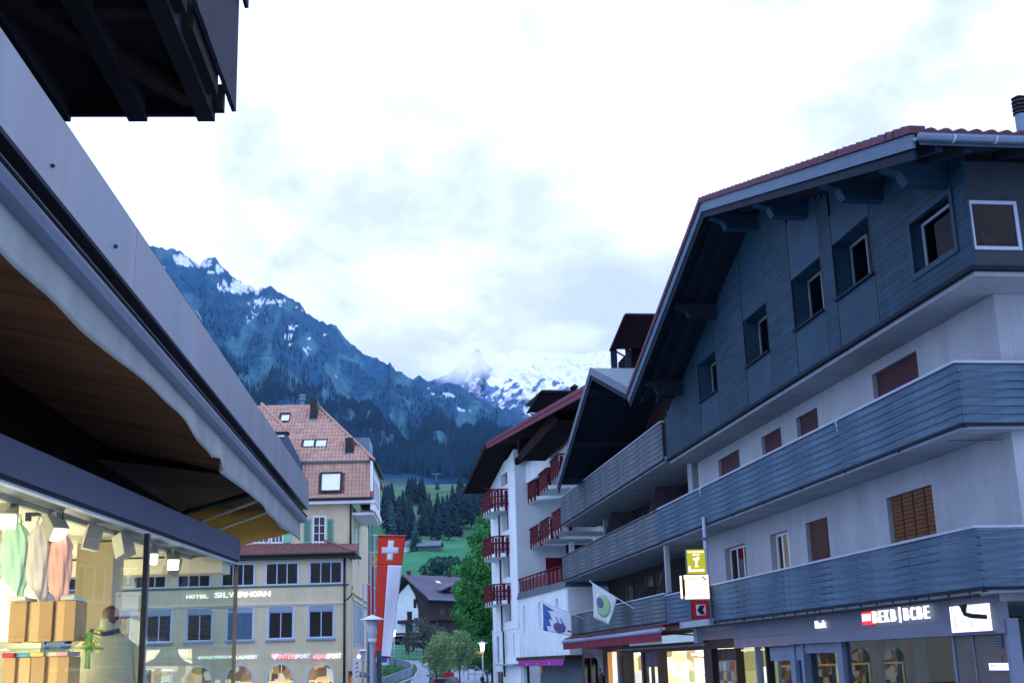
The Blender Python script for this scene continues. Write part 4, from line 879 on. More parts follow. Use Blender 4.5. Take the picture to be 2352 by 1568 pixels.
for a, b in ar:
    c, r_ = (a + b) / 2, (b - a) / 2
    for k in range(n):
        t0, t1 = pi - pi * k / n, pi - pi * (k + 1) / n
        x0, x1 = c + r_ * cos(t0), c + r_ * cos(t1); z0, z1 = AS + r_ * sin(t0), AS + r_ * sin(t1)
        q.prism([(x0, HD + .002, z0), (x1, HD + .002, z1), (x1, HD + .002, AT + .047), (x0, HD + .002, AT + .047)], (0, .298, 0))
q.build('arcade_wall', M_yell, HO)
q = MB(); q.box(HR - .3, HR, HD + .3, HM, GZ, zr(7.75)); q.build('side_wall', M_yell, HO)
# trims
MB().box(HL, HR + .06, HD - .10, HD + .05, zr(5.19), zr(5.30)).build('cornice', M_yellp, HO)
MB().box(HL, HR + .04, HD - .05, HD - .001, zr(5.12), zr(5.185)).build('cornice_lower', M_yellp, HO)
MB().box(HL, HR + .10, HD - .07, HD + .03, W3a - .13, W3a - .03).build('sill_band', mat('dark teal grey band', (.06, .11, .13), .6), HO)
q = MB(); q.box(HL, HR + .5, HD - .55, HD + .1, zr(7.70), zr(7.86)); q.build('eaves_soffit', M_black, HO)
q = MB(); q.tube([(HL, HD - .60, zr(7.92)), (HR + .55, HD - .60, zr(7.92)), (HR + .60, HM - .1, zr(7.92))], .10, 8); q.build('gutter', M_black, HO, smooth=True)
# arches: frames, glass, lit shop
litH = [(.95, .62, .25), (.35, .22, .10), (.20, .13, .08), (.9, .8, .55), (.12, .08, .06), (.55, .30, .14), (.8, .75, .7), (.25, .14, .16)]
M_litH = glowroom('warm glowing sports shop goods', litH, .55, (2.2, 1, 2.0))
M_gold = glow('timber frame with painted glow', (1, .62, .22), .85, (.6, .4, .15))  # shop light on the arch frames is put in as their own glow
for i, (a, b) in enumerate(arches):
    c, r_ = (a + b) / 2, (b - a) / 2
    q = MB()
    for k in range(n):
        t0, t1 = pi - pi * k / n, pi - pi * (k + 1) / n
        q.prism([(c + r_ * cos(t0) * f_, HD - .03, AS + r_ * sin(t0) * f_) for f_ in (1.0, 1.13)][::1] + [(c + r_ * cos(t1) * f_, HD - .03, AS + r_ * sin(t1) * f_) for f_ in (1.13, 1.0)], (0, .03, 0))
    q.build('arch_surround', M_bluew, HO)
    for x0, x1 in ((a - .11, a), (b, b + .11)): MB().box(x0, x1, HD - .03, HD, GZ, AS).build('arch_surround', M_bluew, HO)
    MB().box(a, b, HD + .22, HD + .27, AS - .35, AS - .22).build('arch_transom', M_gold, HO)
    for x0, x1 in ((a, a + .09), (b - .07, b)): MB().box(x0, x1, HD + .22, HD + .27, GZ, AS - .35).build('arch_jamb', M_gold, HO)
    if i == 1: MB().box(c + .02, c + .06, HD + .22, HD + .25, AS - .22, AT - .02).build('arch_mullion', M_gold, HO)
    MB().box(a, b, HD + .24, HD + .245, GZ, AT).build('arch_glass', M_shopglass, HO)
    MB().box(a - .1, b + .1, HD + 1.2, HD + 1.25, GZ, AT + .02).build('shop_display', M_litH, HO)
    MB().box(a - .1, b + .1, HD + .31, HD + 1.2, AT + .03, AT + .06).build('shop_ceiling', mat('shop ceiling', (.3, .22, .14), .8), HO)
MB().box(HL + .3, HR - .3, HD + .8, HD + .9, GZ - .05, GZ).build('shop_floor', M_wood, HO)
def mannequin(x, y, z, m, lab, s=1.0):
    t = thing('mannequin', lab, 'mannequin', FH, (x, y, z))
    q = MB(); q.lathe((x, y, z), [(.10 * s, 0), (.15 * s, .25 * s), (.13 * s, .4 * s), (.21 * s, .62 * s), (.20 * s, .70 * s), (.07 * s, .78 * s), (.055 * s, .86 * s)], 12); q.build('torso', m, t, smooth=True)
    q = MB(); q.lathe((x, y, z + .86 * s), [(.04 * s, 0), (.085 * s, .06 * s), (.09 * s, .13 * s), (.06 * s, .20 * s), (.01, .23 * s)], 12); q.build('head', m, t, smooth=True)
    for sx in (-1, 1): q = MB(); q.tube([(x + sx * .20 * s, y, z + .66 * s), (x + sx * .26 * s, y, z + .3 * s), (x + sx * .22 * s, y - .05, z + .05 * s)], .05 * s, 8, .035 * s); q.build('arm', m, t, smooth=True)
    return t
mA = glow('glowing white jacket', (1, .95, .85), .9, (.8, .8, .8)); mB = mat('dark purple jacket', (.06, .03, .07), .8); mC = glow('glowing pink shirt', (1, .55, .5), .5, (.7, .4, .4))  # pale clothes glow by themselves, shop light put into their emission
c_ = arches[0]
mannequin(c_[0] + .42, HD + .75, -.10, mA, 'white dressed mannequin at the left in the arched window under the red sport sign')
mannequin(c_[0] + 1.02, HD + .85, -.45, mC, 'pink dressed mannequin in the middle of the rightmost arched window')
mannequin(c_[0] + 1.38, HD + .75, -.10, mB, 'dark jacketed mannequin at the right edge of the rightmost arched window')
mannequin(arches[1][0] + .38, HD + .75, -.62, mC, 'small mannequin low at the left in the second arched window')
mannequin(arches[1][0] + 1.35, HD + .8, -.35, mA, 'pale mannequin at the right in the second arched window from the corner')
rr = random.Random(5)
for k in range(6):
    m_ = mat('garment %d' % k, [(.35, .3, .28), (.03, .03, .04), (.5, .5, .5), (.12, .1, .1), (.45, .4, .38), (.05, .12, .06)][k], .9, .2, 6)
    x = arches[2][0] + .55 + k * .16
    q = MB(); q.prism([(x, HD + .6, .95 - abs(k - 3) * .08), (x + .06, HD + .6, 1.0), (x + .16, HD + .6, .9), (x + .22, HD + .6, .1), (x - .06, HD + .6, -.1)], (0, .05, 0))
    solo(q, 'hanging_garment', ['grey', 'black', 'light grey', 'charcoal', 'beige', 'dark green'][k] + ' garment hanging in the arched window beside the shop glass edge', 'garment', m_, FH, (x, HD + .6, 0), 'clothes hanging in the arched window')
# windows of the low wing
M_rb = mat('pale blue roller box', (.22, .30, .42), .5, .05)
for i, (a, b) in enumerate(u3):
    window(HO, 'y', HD, a, b, W3a, W3b, M_bluew, M_dglass, 3, 1, .085, inn=-.02, backm=M_dark)
    q = MB(); q.box(a - .05, a - .001, HD - .05, HD + .05, W3a - .05, W3b + .05); q.box(b + .001, b + .05, HD - .05, HD + .05, W3a - .05, W3b + .05); q.box(a, b, HD - .05, HD + .05, W3b + .001, W3b + .06); q.build('window_casing', M_bluew, HO)
for i, (a, b) in enumerate(u2):
    zb_ = W2b - .34
    window(HO, 'y', HD, a + .1, b - .1, W2a + .04, zb_, M_bluew, M_dglass, 2, 1, .06, inn=.04)
    q = MB(); wall(q, 'y', HD - .03, HD + .08, a, b, W2a, W2b + .04, [(a + .1, b - .1, W2a + .04, W2b)]); q.build('window_surround', M_bluew, HO)
    MB().box(a + .1, b - .1, HD - .02, HD + .02, zb_ + .002, W2b - .001).build('blind_box', M_rb, HO)
    MB().box(a - .05, b + .05, HD - .14, HD + .02, W2a - .13, W2a - .002).build('sill', M_rb, HO)
    if i in (2,):
        z = W2a + .06
        while z < zb_ - .04:
            q = MB(); q.box(a + .12, b - .12, HD - .01, HD + .012, z, z + .055); q.build('blind_slat', mat('blue grey blind slat', (.08, .15, .27), .5, .1), HO); z += .078
# pent roof of the low wing with tiles
def tilefield(par, O, uv, vv, nu, nv, tw, th_, m, keep, nmax=300, name='roof_tile', lift=.03):
    """courses of tiles on a slope; uv runs along the eaves, vv up the slope"""
    uv, vv = Vector(uv).normalized(), Vector(vv).normalized(); nn = uv.cross(vv)
    if nn.z < 0: nn = -nn
    p = MB(); p.prism([(0, 0, -.02), (tw * .25, 0, .02), (tw * .5, 0, .035), (tw * .8, 0, .02), (tw * .98, 0, -.01)], (0, th_ * 1.06, -.028))
    me = p.mesh(name); me.materials.append(m)
    B = Matrix((uv, vv, nn)).transposed(); eu = B.to_euler(); off = BASE[root(par).name]
    cnt = 0; rest = MB()
    for j in range(nv):
        for i in range(nu):
            c = Vector(O) + uv * ((i + (.0 if j % 2 else .5) * 0) * tw) + vv * (j * th_) + nn * lift
            if not keep(c + uv * tw * .5 + vv * th_ * .5): continue
            if cnt < nmax:
                o = bpy.data.objects.new(name, me); link(o); o.parent = par; o.location = c - off; o.rotation_euler = eu; o.scale = (1, 1, U(.85, 1.15)); cnt += 1
            else:
                jz = U(-.004, .006)
                rest.add([c + B @ Vector(v) + nn * jz for v in p.v], p.f)
    if rest.v: rest.build('far_roof_tiles', m, par, fix=False, kind='stuff')
    return cnt
pz0, pz1 = zr(7.86), h5(160, 200, HM)[2]
PE = (HL, HD - .62, pz0 + .12); vvec = Vector((0, HM - HD + .6, pz1 - pz0 - .1))
q = MB(); q.prism([(HL, HD - .60, pz0), (HL, HM, pz1 - .05), (HL, HM, pz0)], (HR + .5 - HL, 0, 0)); q.build('pent_roof', M_tileD, HO)
xr_ = HR + .52; hipx = lambda c: xr_ - max(0, (c.y - (HD - .6)) * .62)
tilefield(HO, PE, (1, 0, 0), vvec, int((xr_ - HL) / .24), 11, .24, vvec.length / 11, M_tileD, lambda c: c.x < hipx(c) and c.x > -19, 120, 'pent_tile')
MB().tube([(xr_, HD - .6, pz0 + .2), (xr_ - 2.35, HM - .3, pz1 + .15)], .10, 8).build('hip_ridge', M_tileD, HO)
# main house wall
HMR = h4(1140, 1170, HM)[0]; EZ = h4(760, 1165, HM)[2]
mw0, mw1 = h4(785, 1260, HM), h4(905, 1500, HM)
q = MB(); wall(q, 'y', HM, HM + .3, HL, HMR, GZ + 8, EZ - .02, [(mw0[0], mw1[0], mw1[2], mw0[2])]); q.build('main_wall', M_yell, HO)
MB().box(HMR - .3, HMR, HM + .3, HM + 18, GZ, EZ - .02).build('east_wall', M_yell, HO)
window(HO, 'y', HM, mw0[0], mw1[0], mw1[2], mw0[2], M_winw, M_glass, 2, 3, .12, sill=M_winw, inn=.0)
def hshut(x0, x1):
    a, b = h4(x0, 1285, HM), h4(x1, 1500, HM)
    fr = MB(); wall(fr, 'y', HM - .06, HM - .02, a[0], b[0], b[2], a[2], [(a[0] + .06, b[0] - .06, b[2] + .06, a[2] - .06)]); so_ = fr.build('shutter', M_green, HO)
    z = b[2] + .07; me = MB().box(0, b[0] - a[0] - .12, 0, .02, 0, .05).mesh('shutter_slat'); me.materials.append(mat('deep green slat', (.05, .26, .22), .6))
    while z < a[2] - .1: piece(me, 'shutter_slat', so_, (a[0] + .06, HM - .05, z)); z += .085
hshut(705, 770); hshut(915, 972)
for x0, x1, y0 in ((255, 400, 1470), (415, 525, 1460)):
    a, b = h4(x0, y0 - 130, HM - .02), h4(x1, 1505, HM - .02)
    window(HO, 'y', HM - .14, a[0], b[0], b[2], a[2], M_winw, M_glass, 3, 2, .1, inn=.03, room=False)
for x0, x1 in ((180, 240), (530, 590)):
    a, b = h4(x0, 1330, HM - .02), h4(x1, 1500, HM - .02); MB().box(a[0], b[0], HM - .08, HM - .02, b[2], a[2]).build('shutter', M_green, HO)
MB().box(HL, HMR + 1.6, HM - .75, HM + .05, EZ - .01, EZ + .22).build('eaves_box', M_winw, HO)
MB().tube([(HL, HM - .85, EZ + .30), (HMR + 1.45, HM - .85, EZ + .30)], .10, 8).build('eaves_gutter', M_black, HO, smooth=True)
# mansard: steep lower slope, shallower upper slope with right hip
ER = h4(1325, 1160, HM - .7)[0]
e_y, b_y, r_y = HM - .70, HM + .25, HM + 6.2
bz = h4(690, 780, b_y)[2] - .05; rz = h4(360, 290, r_y)[2]
LB = HL
q = MB(); q.prism([(LB, e_y, EZ + .25), (LB, b_y, bz), (LB, b_y + .3, bz), (LB, b_y + .3, EZ + .25)], (ER - LB, 0, 0)); q.build('mansard', M_tileD, HO)
BR = h4(1340, 745, b_y)[0]; RR = h4(830, 292, r_y)[0]
q = MB(); q.prism([(LB, b_y - .1, bz), (BR, b_y - .1, bz), (RR, r_y, rz), (LB, r_y, rz)], (0, .2, -.2)); q.build('upper_roof', M_tileD, HO)
q = MB(); q.prism([(BR, b_y - .1, bz - .02), (BR - .2, b_y + 15, bz), (RR, r_y, rz)], (-.15, .1, -.15)); q.build('hip_roof', M_tileD, HO)
holes = []
def inh(c, H): return any(x0 < c.x < x1 and z0 < c.z < z1 for x0, x1, z0, z1 in H)
s0, s1 = h4(855, 868, e_y + .5), h4(1050, 1050, e_y + .5)
MH = [(s0[0] - .05, s1[0] + .05, s1[2] - .05, s0[2] + .05)]
v1 = Vector((0, b_y - e_y, bz - EZ - .25)); n1_ = 9
c1_ = tilefield(HO, (-24, e_y - .05, EZ + .32), (1, 0, 0), v1, int((ER + 24) / .26), n1_, .26, v1.length / n1_, M_tileH, lambda c: c.x < ER - .05 and c.x > -17 and not inh(c, MH), 260, 'mansard_tile')
# upper slope courses
def hu(x, y):      # spot on the upper slope
    n_ = Vector((0, -(rz - bz), (r_y - b_y))).normalized(); P = FH.w((0, b_y, bz)); nw = FH.x * n_.x + FH.y * n_.y + Vector((0, 0, n_.z))
    return FH.l(on((900 + x / 2.24) / 1.7415, (1500 + y / 2.24) / 1.7415, P, nw))
sk = []
for x0, y0, x1, y1 in ((503, 350, 583, 418), (703, 575, 805, 648), (812, 575, 915, 648)):
    a, b = hu(x0, y0), hu(x1, y1); sk.append((a, b))
chs = [(hu(780, 300), hu(828, 400)), (hu(1085, 640), hu(1150, 705))]
UH = [(a[0], b[0], b[2], a[2]) for a, b in sk] + [(a[0], b[0], b[2], a[2]) for a, b in chs]
v2 = Vector((0, r_y - b_y + .1, rz - bz)); n2_ = 16
hip2 = lambda c: BR + (RR - BR) * (c.z - bz) / (rz - bz)
tilefield(HO, (-24, b_y - .12, bz + .06), (1, 0, 0), v2, int((BR + 24) / .26), n2_, .26, v2.length / n2_, M_tileH, lambda c: c.x < hip2(c) - .05 and c.x > -17.5 and not inh(c, UH), 40, 'roof_tile')
MB().box(LB, BR + .05, b_y - .22, b_y - .12, bz - .12, bz + .02).build('break_band', mat('dark flashing', (.07, .09, .11), .5), HO)
rt_me = MB().tube([(0, 0, 0), (.36, 0, 0)], .11, 8, .125).mesh('ridge_tile'); rt_me.materials.append(M_tileH)
def ridge(a, b, nm='ridge_tile'):
    a, b = Vector(a), Vector(b); L = (b - a).length; d = (b - a) / L; k = int(L / .34)
    eu = d.to_track_quat('X', 'Z').to_euler()
    for i in range(k): piece(rt_me, nm, HO, a + d * (L * i / k), rot=eu)
ridge((BR, b_y - .12, bz + .08), (RR, r_y, rz + .08)); ridge((-16, r_y, rz + .05), (RR, r_y, rz + .05))
lh = hu(330, 270); lh2 = hu(560, 500); ridge((lh[0], lh[1] - .1, lh[2] + .12), (lh2[0], lh2[1] - .1, lh2[2] + .12))
# left dormer, mostly behind the shop canopy
a, b = h4(560, 520, b_y - .3), h4(690, 790, b_y - .3)
q = MB(); q.prism([(a[0] - 2.4, b_y - .8, a[2] - .1), (a[0], b_y - .8, a[2] - .1), (b[0], b_y - .8, b[2]), (b[0], b_y - .8, b[2] - 1), (a[0] - 2.4, b_y - .8, b[2] - 1)], (0, .9, 0)); q.build('dormer', mat('dark blue grey dormer cladding', (.035, .07, .11), .6, .2), HO)
MB().box(a[0] - 1.3, a[0] - .15, b_y - .86, b_y - .81, a[2] - .35, a[2] - .22).build('dormer_trim', M_winw, HO); MB().box(a[0] - 2.5, a[0] + .15, b_y - 1.0, b_y, a[2] - .1, a[2] + .02).build('dormer_roof', M_black, HO)
# skylights, big mansard window
G_sky = mat('skylight glass with painted sky reflection', (.72, .80, .88), .12, .03)  # white sky reflection painted as a pale base colour
def skylight(a, b, yf, fr_w=.10, m=M_black):
    dy = lambda z: yf(z)
    fr = MB()
    for x0, x1, z0, z1 in ((a[0], a[0] + fr_w, b[2], a[2]), (b[0] - fr_w, b[0], b[2], a[2]), (a[0] + fr_w, b[0] - fr_w, b[2], b[2] + fr_w), (a[0] + fr_w, b[0] - fr_w, a[2] - fr_w, a[2])):
        fr.prism([(x0, dy(z0) - .22, z0), (x1, dy(z0) - .22, z0), (x1, dy(z1) - .22, z1), (x0, dy(z1) - .22, z1)], (0, .30, .0))
    w = fr.build('skylight', m, HO)
    z0, z1 = b[2] + fr_w, a[2] - fr_w
    MB().prism([(a[0] + fr_w, dy(z0) - .17, z0), (b[0] - fr_w, dy(z0) - .17, z0), (b[0] - fr_w, dy(z1) - .17, z1), (a[0] + fr_w, dy(z1) - .17, z1)], (0, .05, 0)).build('pane', G_sky, w)
yU = lambda z: b_y + (r_y - b_y) * (z - bz) / (rz - bz)
yM = lambda z: e_y + (b_y - e_y) * (z - EZ - .25) / (bz - EZ - .25)
for a, b in sk: skylight(a, b, yU)
skylight(s0, s1, yM, .13)
# roof stacks and vent
for (a, b), hh_ in zip(chs, (1.1, .75)):
    top = h4(800, 248, a[1])[2] if hh_ > 1 else h4(1110, 580, a[1])[2]
    MB().box(a[0] + .02, b[0] - .02, b[1] - .2, a[1] + .3, b[2] - .1, top).build('roof_stack', M_black, HO)
    MB().box(a[0] - .06, b[0] + .06, b[1] - .28, b[1] - .2, b[2] - .12, b[2] + .03).build('flashing', M_zinc, HO)
vt_ = h4(692, 230, r_y + .5); MB().lathe((vt_[0], r_y + .5, rz - .2), [(.16, 0), (.16, .75), (.28, .8), (.28, .95), (.20, .97), (.20, 1.1), (.28, 1.12), (.26, 1.25), (.05, 1.3)], 12).build('roof_vent', M_zinc, HO)
# white oriel on the east end
oz0, oz1 = h4(1310, 1200, HM - .6)[2] - .9, bz - .05
OX = ER
q = MB(); wall(q, 'x', OX - .2, OX, HM - .5, HM + 7.4, oz0 + .9, oz1, [(HM + 1.0, HM + 3.0, oz0 + 1.6, oz0 + 3.2), (HM + 3.5, HM + 5.5, oz0 + 1.6, oz0 + 3.2)]); q.build('oriel_wall', M_winw, HO)
for t0 in (HM + 1.0, HM + 3.5): window(HO, 'x', OX, t0, t0 + 2.0, oz0 + 1.6, oz0 + 3.2, M_winw, M_glass, 2, 1, .1, inn=-.08, dirn=-1)
MB().box(HMR + .01, OX - .01, HM + .06, HM + 7.4, oz0 + .60, oz0 + .78).build('oriel_soffit', M_winw, HO); MB().box(HMR + .01, OX - .21, HM + 7.2, HM + 7.4, oz0 + .781, oz1).build('oriel_end', M_winw, HO)
MB().box(OX - .01, OX + .12, HM - .55, HM + 7.5, oz0 + .78, oz0 + 1.15).build('oriel_band', M_winw, HO)
q = MB(); q.prism([(OX - .3, HM - .6, bz + .12), (OX + .35, HM - .6, bz - .35), (OX + .35, HM + 8, bz - .35), (OX - .3, HM + 8, bz + .12)], (0, 0, .12)); q.build('oriel_roof', M_black, HO)
a, b = h4(1165, 580, HM + 9), h4(1300, 700, HM + 9); MB().box(a[0], b[0], HM + 8, HM + 12, b[2] - 1, a[2]).build('zinc_dormer', M_zinc, HO)
# east wall: shutters, pipes, trim, entrance canopy
for k, (y0, z0) in enumerate([(HM + 1.6, 9.1), (HM + 5.2, 9.1), (HM + 1.4, 3.2), (HM + 3.0, 3.2), (HM + 5.0, 3.2), (HM + 7.5, 3.2)]):
    if z0 > 8:
        MB().box(HMR - .02, HMR + .05, y0, y0 + .7, z0, z0 + 2.4).build('shutter', M_green, HO); MB().box(HMR - .02, HMR + .05, y0 + .9, y0 + 1.8, z0, z0 + 2.4).build('tall_window', M_winw, HO)
    else: window(HO, 'x', HMR + .14, y0, y0 + 1.1, z0, z0 + 2.9, M_bluew, M_glass, 2, 2, .1, inn=.05, room=False, dirn=-1)
MB().box(HMR - .02, HMR + .10, HM + .3, HM + 17, 6.25, 6.45).build('cornice', M_yellp, HO)
MB().box(HMR - .02, HMR + .16, HM + .3, HM + 17, 6.65, 6.75).build('cornice', M_yellp, HO)
ap = h5(1190, 355, HD - .1); MB().tube([(ap[0], HD - .12, zr(7.7)), (ap[0], HD - .12, GZ)], .075, 8).build('drain_pipe', M_black, HO, smooth=True)
MB().tube([(HMR - .1, HM - .12, EZ), (HMR - .1, HM - .12, zr(7.95))], .07, 8).build('drain_pipe', M_black, HO, smooth=True)
MB().tube([(HR + .35, HD - .2, zr(6.1)), (HR + .3, HD - .2, zr(5.6)), (HR + .02, HD - .2, zr(5.38)), (ap[0], HD - .14, zr(5.34))], .05, 8).build('drain_bend', M_black, HO, smooth=True)
for px, m_ in ((838, M_zinc), (846, M_zinc)):
    c = ony(FH, px, 1400, HM + 4); MB().tube([(c[0] + .3, HM + 4, GZ), (c[0] + .3, HM + 4, 11.8)], .06, 6).build('rod', m_, HO)
q = MB(); q.prism([(HMR + .02, HD + 1.2, 1.35), (HMR + .02, HD + 7, 1.35), (HMR + 1.9, HD + 7, .95), (HMR + .9, HD + 1.2, 1.0)], (0, 0, .10)); q.build('entrance_canopy', M_black, HO)
q = MB(); q.box(HMR + .02, HMR + .4, HD + 2.2, HD + 6, GZ, 1.1); q.build('entrance', glow('glowing amber entrance', (1, .28, .05), .45, (.3, .12, .05)), HO)  # entrance block glows by itself, lamp light put into its emission
# signs on the hotel
def hs(x, y): return h5(x, y, HD - .08)
hn = thing('hotel_name_sign', 'lit white letters HOTEL SILVERHORN on the yellow wall', 'sign', FH, (-14, HD - .1, 6))
E0, E1 = hs(120, 713), hs(528, 650)
lh_ = E1[2] - E0[2]; wl = (E1[0] - E0[0]) / 7.0
x = E0[0] - 3.95 * wl
G_wl = glow('white neon face', (1, 1, 1), 1.25)
xs_ = x
for ch_, w_ in zip('SILVERHORN', (1.0, .55, .9, 1.0, .95, 1.05, 1.05, 1.1, 1.05, 1.08)):
    text(ch_, lh_, G_wl, hn, (xs_ + .03, HD - .06, E0[2]), 'y', .05, .02, name='letter', fix=wl * w_ * .92 * (.5 if ch_ == 'I' else 1)); xs_ += wl * w_ * .985
a = ony(FH, 428, 1374, HD - .08); b = ony(FH, 480, 1372, HD - .08); xs_ = a[0]; w5 = (b[0] - a[0]) / 5
for ch_ in 'HOTEL': text(ch_, lh_ * .66, G_wl, hn, (xs_, HD - .06, a[2]), 'y', .05, .02, name='letter', fix=w5 * .86); xs_ += w5
isg = thing('sport_shop_sign', 'glowing red and violet letters INTERSPORT with red alpia and white SPORT beside', 'sign', FH, (-11, HD - .1, 2.3))
N4 = lambda x, y: ony(FH, (1060 + x / 6.918) / 1.7415, (2590 + y / 6.918) / 1.7415, HD - .08)
G_ired = glow('red neon face', (1, .16, .16), 1.15); G_ivio = glow('violet neon face', (.60, .50, 1.0), 1.1)
def run(s, x0, x1, yb, yt, m, shear=0.):
    a, b = N4(x0, yb), N4(x1, yt); text(s, b[2] - a[2], m, isg, (a[0], HD - .06, a[2]), 'y', .05, .03, fix=b[0] - a[0], name='letters', shear=shear)
run('INTER', 370, 800, 305, 170, G_ired, .1); run('SPORT', 815, 1250, 298, 165, G_ivio, .1)
a, b = N4(1325, 295), N4(1700, 170); text('alpia', (b[2] - a[2]) * 1.15, G_ired, isg, (a[0], HD - .06, a[2]), 'y', .05, .035, fix=b[0] - a[0], name='letters')
run('SPORT', 1705, 2115, 290, 150, G_wl)
c = N4(232, 215); MB().prism([(c[0] + .13 * cos(k * pi / 8), HD - .09, c[2] + .13 * sin(k * pi / 8)) for k in range(16)], (0, .06, 0)).build('logo_dot', G_ired, isg)
a, b = N4(245, 300), N4(355, 175); MB().bar((a[0], HD - .07, a[2]), (b[0], HD - .07, b[2]), .17, .06, upv=(0, 1, 0)).build('logo_swoosh', G_ivio, isg)
ls = thing('laundry_sign', 'pale letters WASCHSALON LAUNDRY on the yellow wall behind the shop glass corner', 'sign', FH, (-15, HD - .1, 2.4))
N5 = lambda x, y: ony(FH, (740 + x / 6.189) / 1.7415, (2580 + y / 6.189) / 1.7415, HD - .08)
G_mint = glow('pale mint letter face', (.75, .95, .90), .75)
a, b = N5(1268, 345), N5(1795, 235); text('LAUNDRY', b[2] - a[2], G_mint, ls, (a[0], HD - .06, a[2]), 'y', .05, .012, fix=b[0] - a[0], name='letters')
a, b = N5(395, 345), N5(1190, 240); text('WASCHSALON', (b[2] - a[2]), G_mint, ls, (a[0], HD - .06, a[2]), 'y', .05, .012, fix=(b[0] - a[0]), name='letters')
a = N5(345, 310); MB().prism([(a[0] - .13, HD - .09, a[2]), (a[0] + .1, HD - .09, a[2] - .13), (a[0] + .1, HD - .09, a[2] + .13)], (0, .06, 0)).build('arrow', G_mint, ls)
hb = thing('hanging_sign', 'white vertical sign with dark lettering by the hotel entrance', 'sign', FH, (HR + 1, HD + .5, 0))
a, b = h5(1268, 1320, HD + .5), h5(1335, 1500, HD + .5); MB().box(a[0], b[0], HD + .45, HD + .55, b[2] - .6, a[2]).build('panel', M_winw, hb)
for k in range(4): z = a[2] - .3 - k * .28; MB().bar((a[0] + .2 + .05 * (k % 2), HD + .43, z - .08), (a[0] + .38, HD + .43, z + .05), .06, .02, upv=(0, 1, 0)).build('print', M_black, hb)
for (px, py, cl, lab) in ((1330, 1300, (1, .9, .9), 'small white glowing lamp over the hotel entrance'), (1368, 1325, (1, .1, .3), 'small red glowing lamp over the hotel entrance')):
    c = h5(px, py, HD + 1.5); q = MB(); q.lathe(c, [(.02, -.16), (.12, -.08), (.13, .05), (.03, .12)], 10); solo(q, 'entrance_lamp', lab, 'lamp', glow('lamp glow %d' % px, cl, 2.2), FH, c, smooth=True)

# ================================================================== clothes shop at the left (FW frame, glass plane x = -3)
SH = thing('clothes_shop', 'glass corner clothes shop with grey lintel and lit cream ceiling at the left', 'shop', FW, (-3, 8, GZ))
SX, SY, SZ = -3.0, 13.43, 2.76
M_lint = mat('dark blue grey lintel', (.085, .10, .155), .45, .08, 1.0, .05)
MB().box(SX - .30, SX, 1, SY + .08, SZ, 2.985).build('lintel', M_lint, SH); MB().box(-8, SX - .302, SY - .2, SY + .08, SZ, 2.985).build('lintel', M_lint, SH)
MB().box(SX - .06, SX - .003, 1, SY, SZ - .035, SZ - .004).build('glazing_bead', M_black, SH); MB().box(SX - .05, SX + .006, 1, SY + .03, SZ - .052, SZ - .037).build('glazing_bead', M_trim, SH)
for y0, y1 in ((3.0, 6.6), (6.62, 10.12), (10.20, SY - .02)): MB().box(SX - .03, SX - .015, y0, y1, GZ, SZ - .05).build('shop_glass', M_shopglass, SH)
MB().box(-6.5, SX - .04, SY - .02, SY - .005, GZ, SZ - .05).build('corner_glass', M_shopglass, SH)
MB().box(SX - .032, SX + .002, 10.125, 10.15, GZ, SZ - .05).build('mullion', M_black, SH); MB().box(SX - .03, SX + .004, 10.152, 10.197, GZ, SZ - .05).build('mullion', mat('satin aluminium', (.35, .36, .42), .3, metal=.7), SH)
MB().box(SX - .035, SX + .0, SY - .018, SY + .012, GZ, SZ - .05).build('corner_bead', mat('bronze corner bead', (.16, .13, .09), .3), SH)
M_cream = mat('cream shop wall', (.72, .66, .50), .8, .04, 1.0)
M_ceil = mat('cream white shop ceiling', (.80, .76, .62), .8, .03, 1.0)
MB().box(-8, SX - .07, 1, SY - .03, SZ + .02, SZ + .06).build('ceiling', M_ceil, SH)
MB().box(-8, SX - .07, SY - .45, SY - .06, SZ - .16, SZ + .0).build('ceiling_bulkhead', M_ceil, SH)
MB().box(-8, -7.9, 1, 13.4, GZ, SZ).build('back_wall', M_cream, SH); MB().box(-8, SX, .9, 1, GZ, SZ).build('back_wall', M_cream, SH)
MB().box(-8, SX, 1, 13.4, GZ - .02, GZ + .02).build('floor', mat('grey shop floor', (.25, .22, .18), .5, .1), SH)
MB().box(-3.95, -3.62, 11.2, 11.5, GZ, SZ).build('column', mat('beige square column', (.50, .42, .27), .7, .04), SH)
MB().box(-5.6, -4.02, 10.6, 10.65, 1.9, SZ).build('hanging_screen', M_cream, SH)
MB().box(-8, -4.75, 12.6, 12.7, GZ, SZ).build('rear_partition', mat('grey green partition', (.38, .38, .30), .8), SH)
for (x, y, z, e_) in ((-5.2, 6.5, 2.0, 170), (-5.0, 10.0, 2.0, 170), (-4.1, 7.6, 1.6, 110), (-4.6, 12.0, 2.0, 70)):
    l_ = bpy.data.lights.new('shop_lamp', 'POINT'); l_.energy = e_; l_.color = (1, .86, .58); l_.shadow_soft_size = .25; lo_ = bpy.data.objects.new('shop_lamp', l_); link(lo_); lo_.location = (x, y, z)
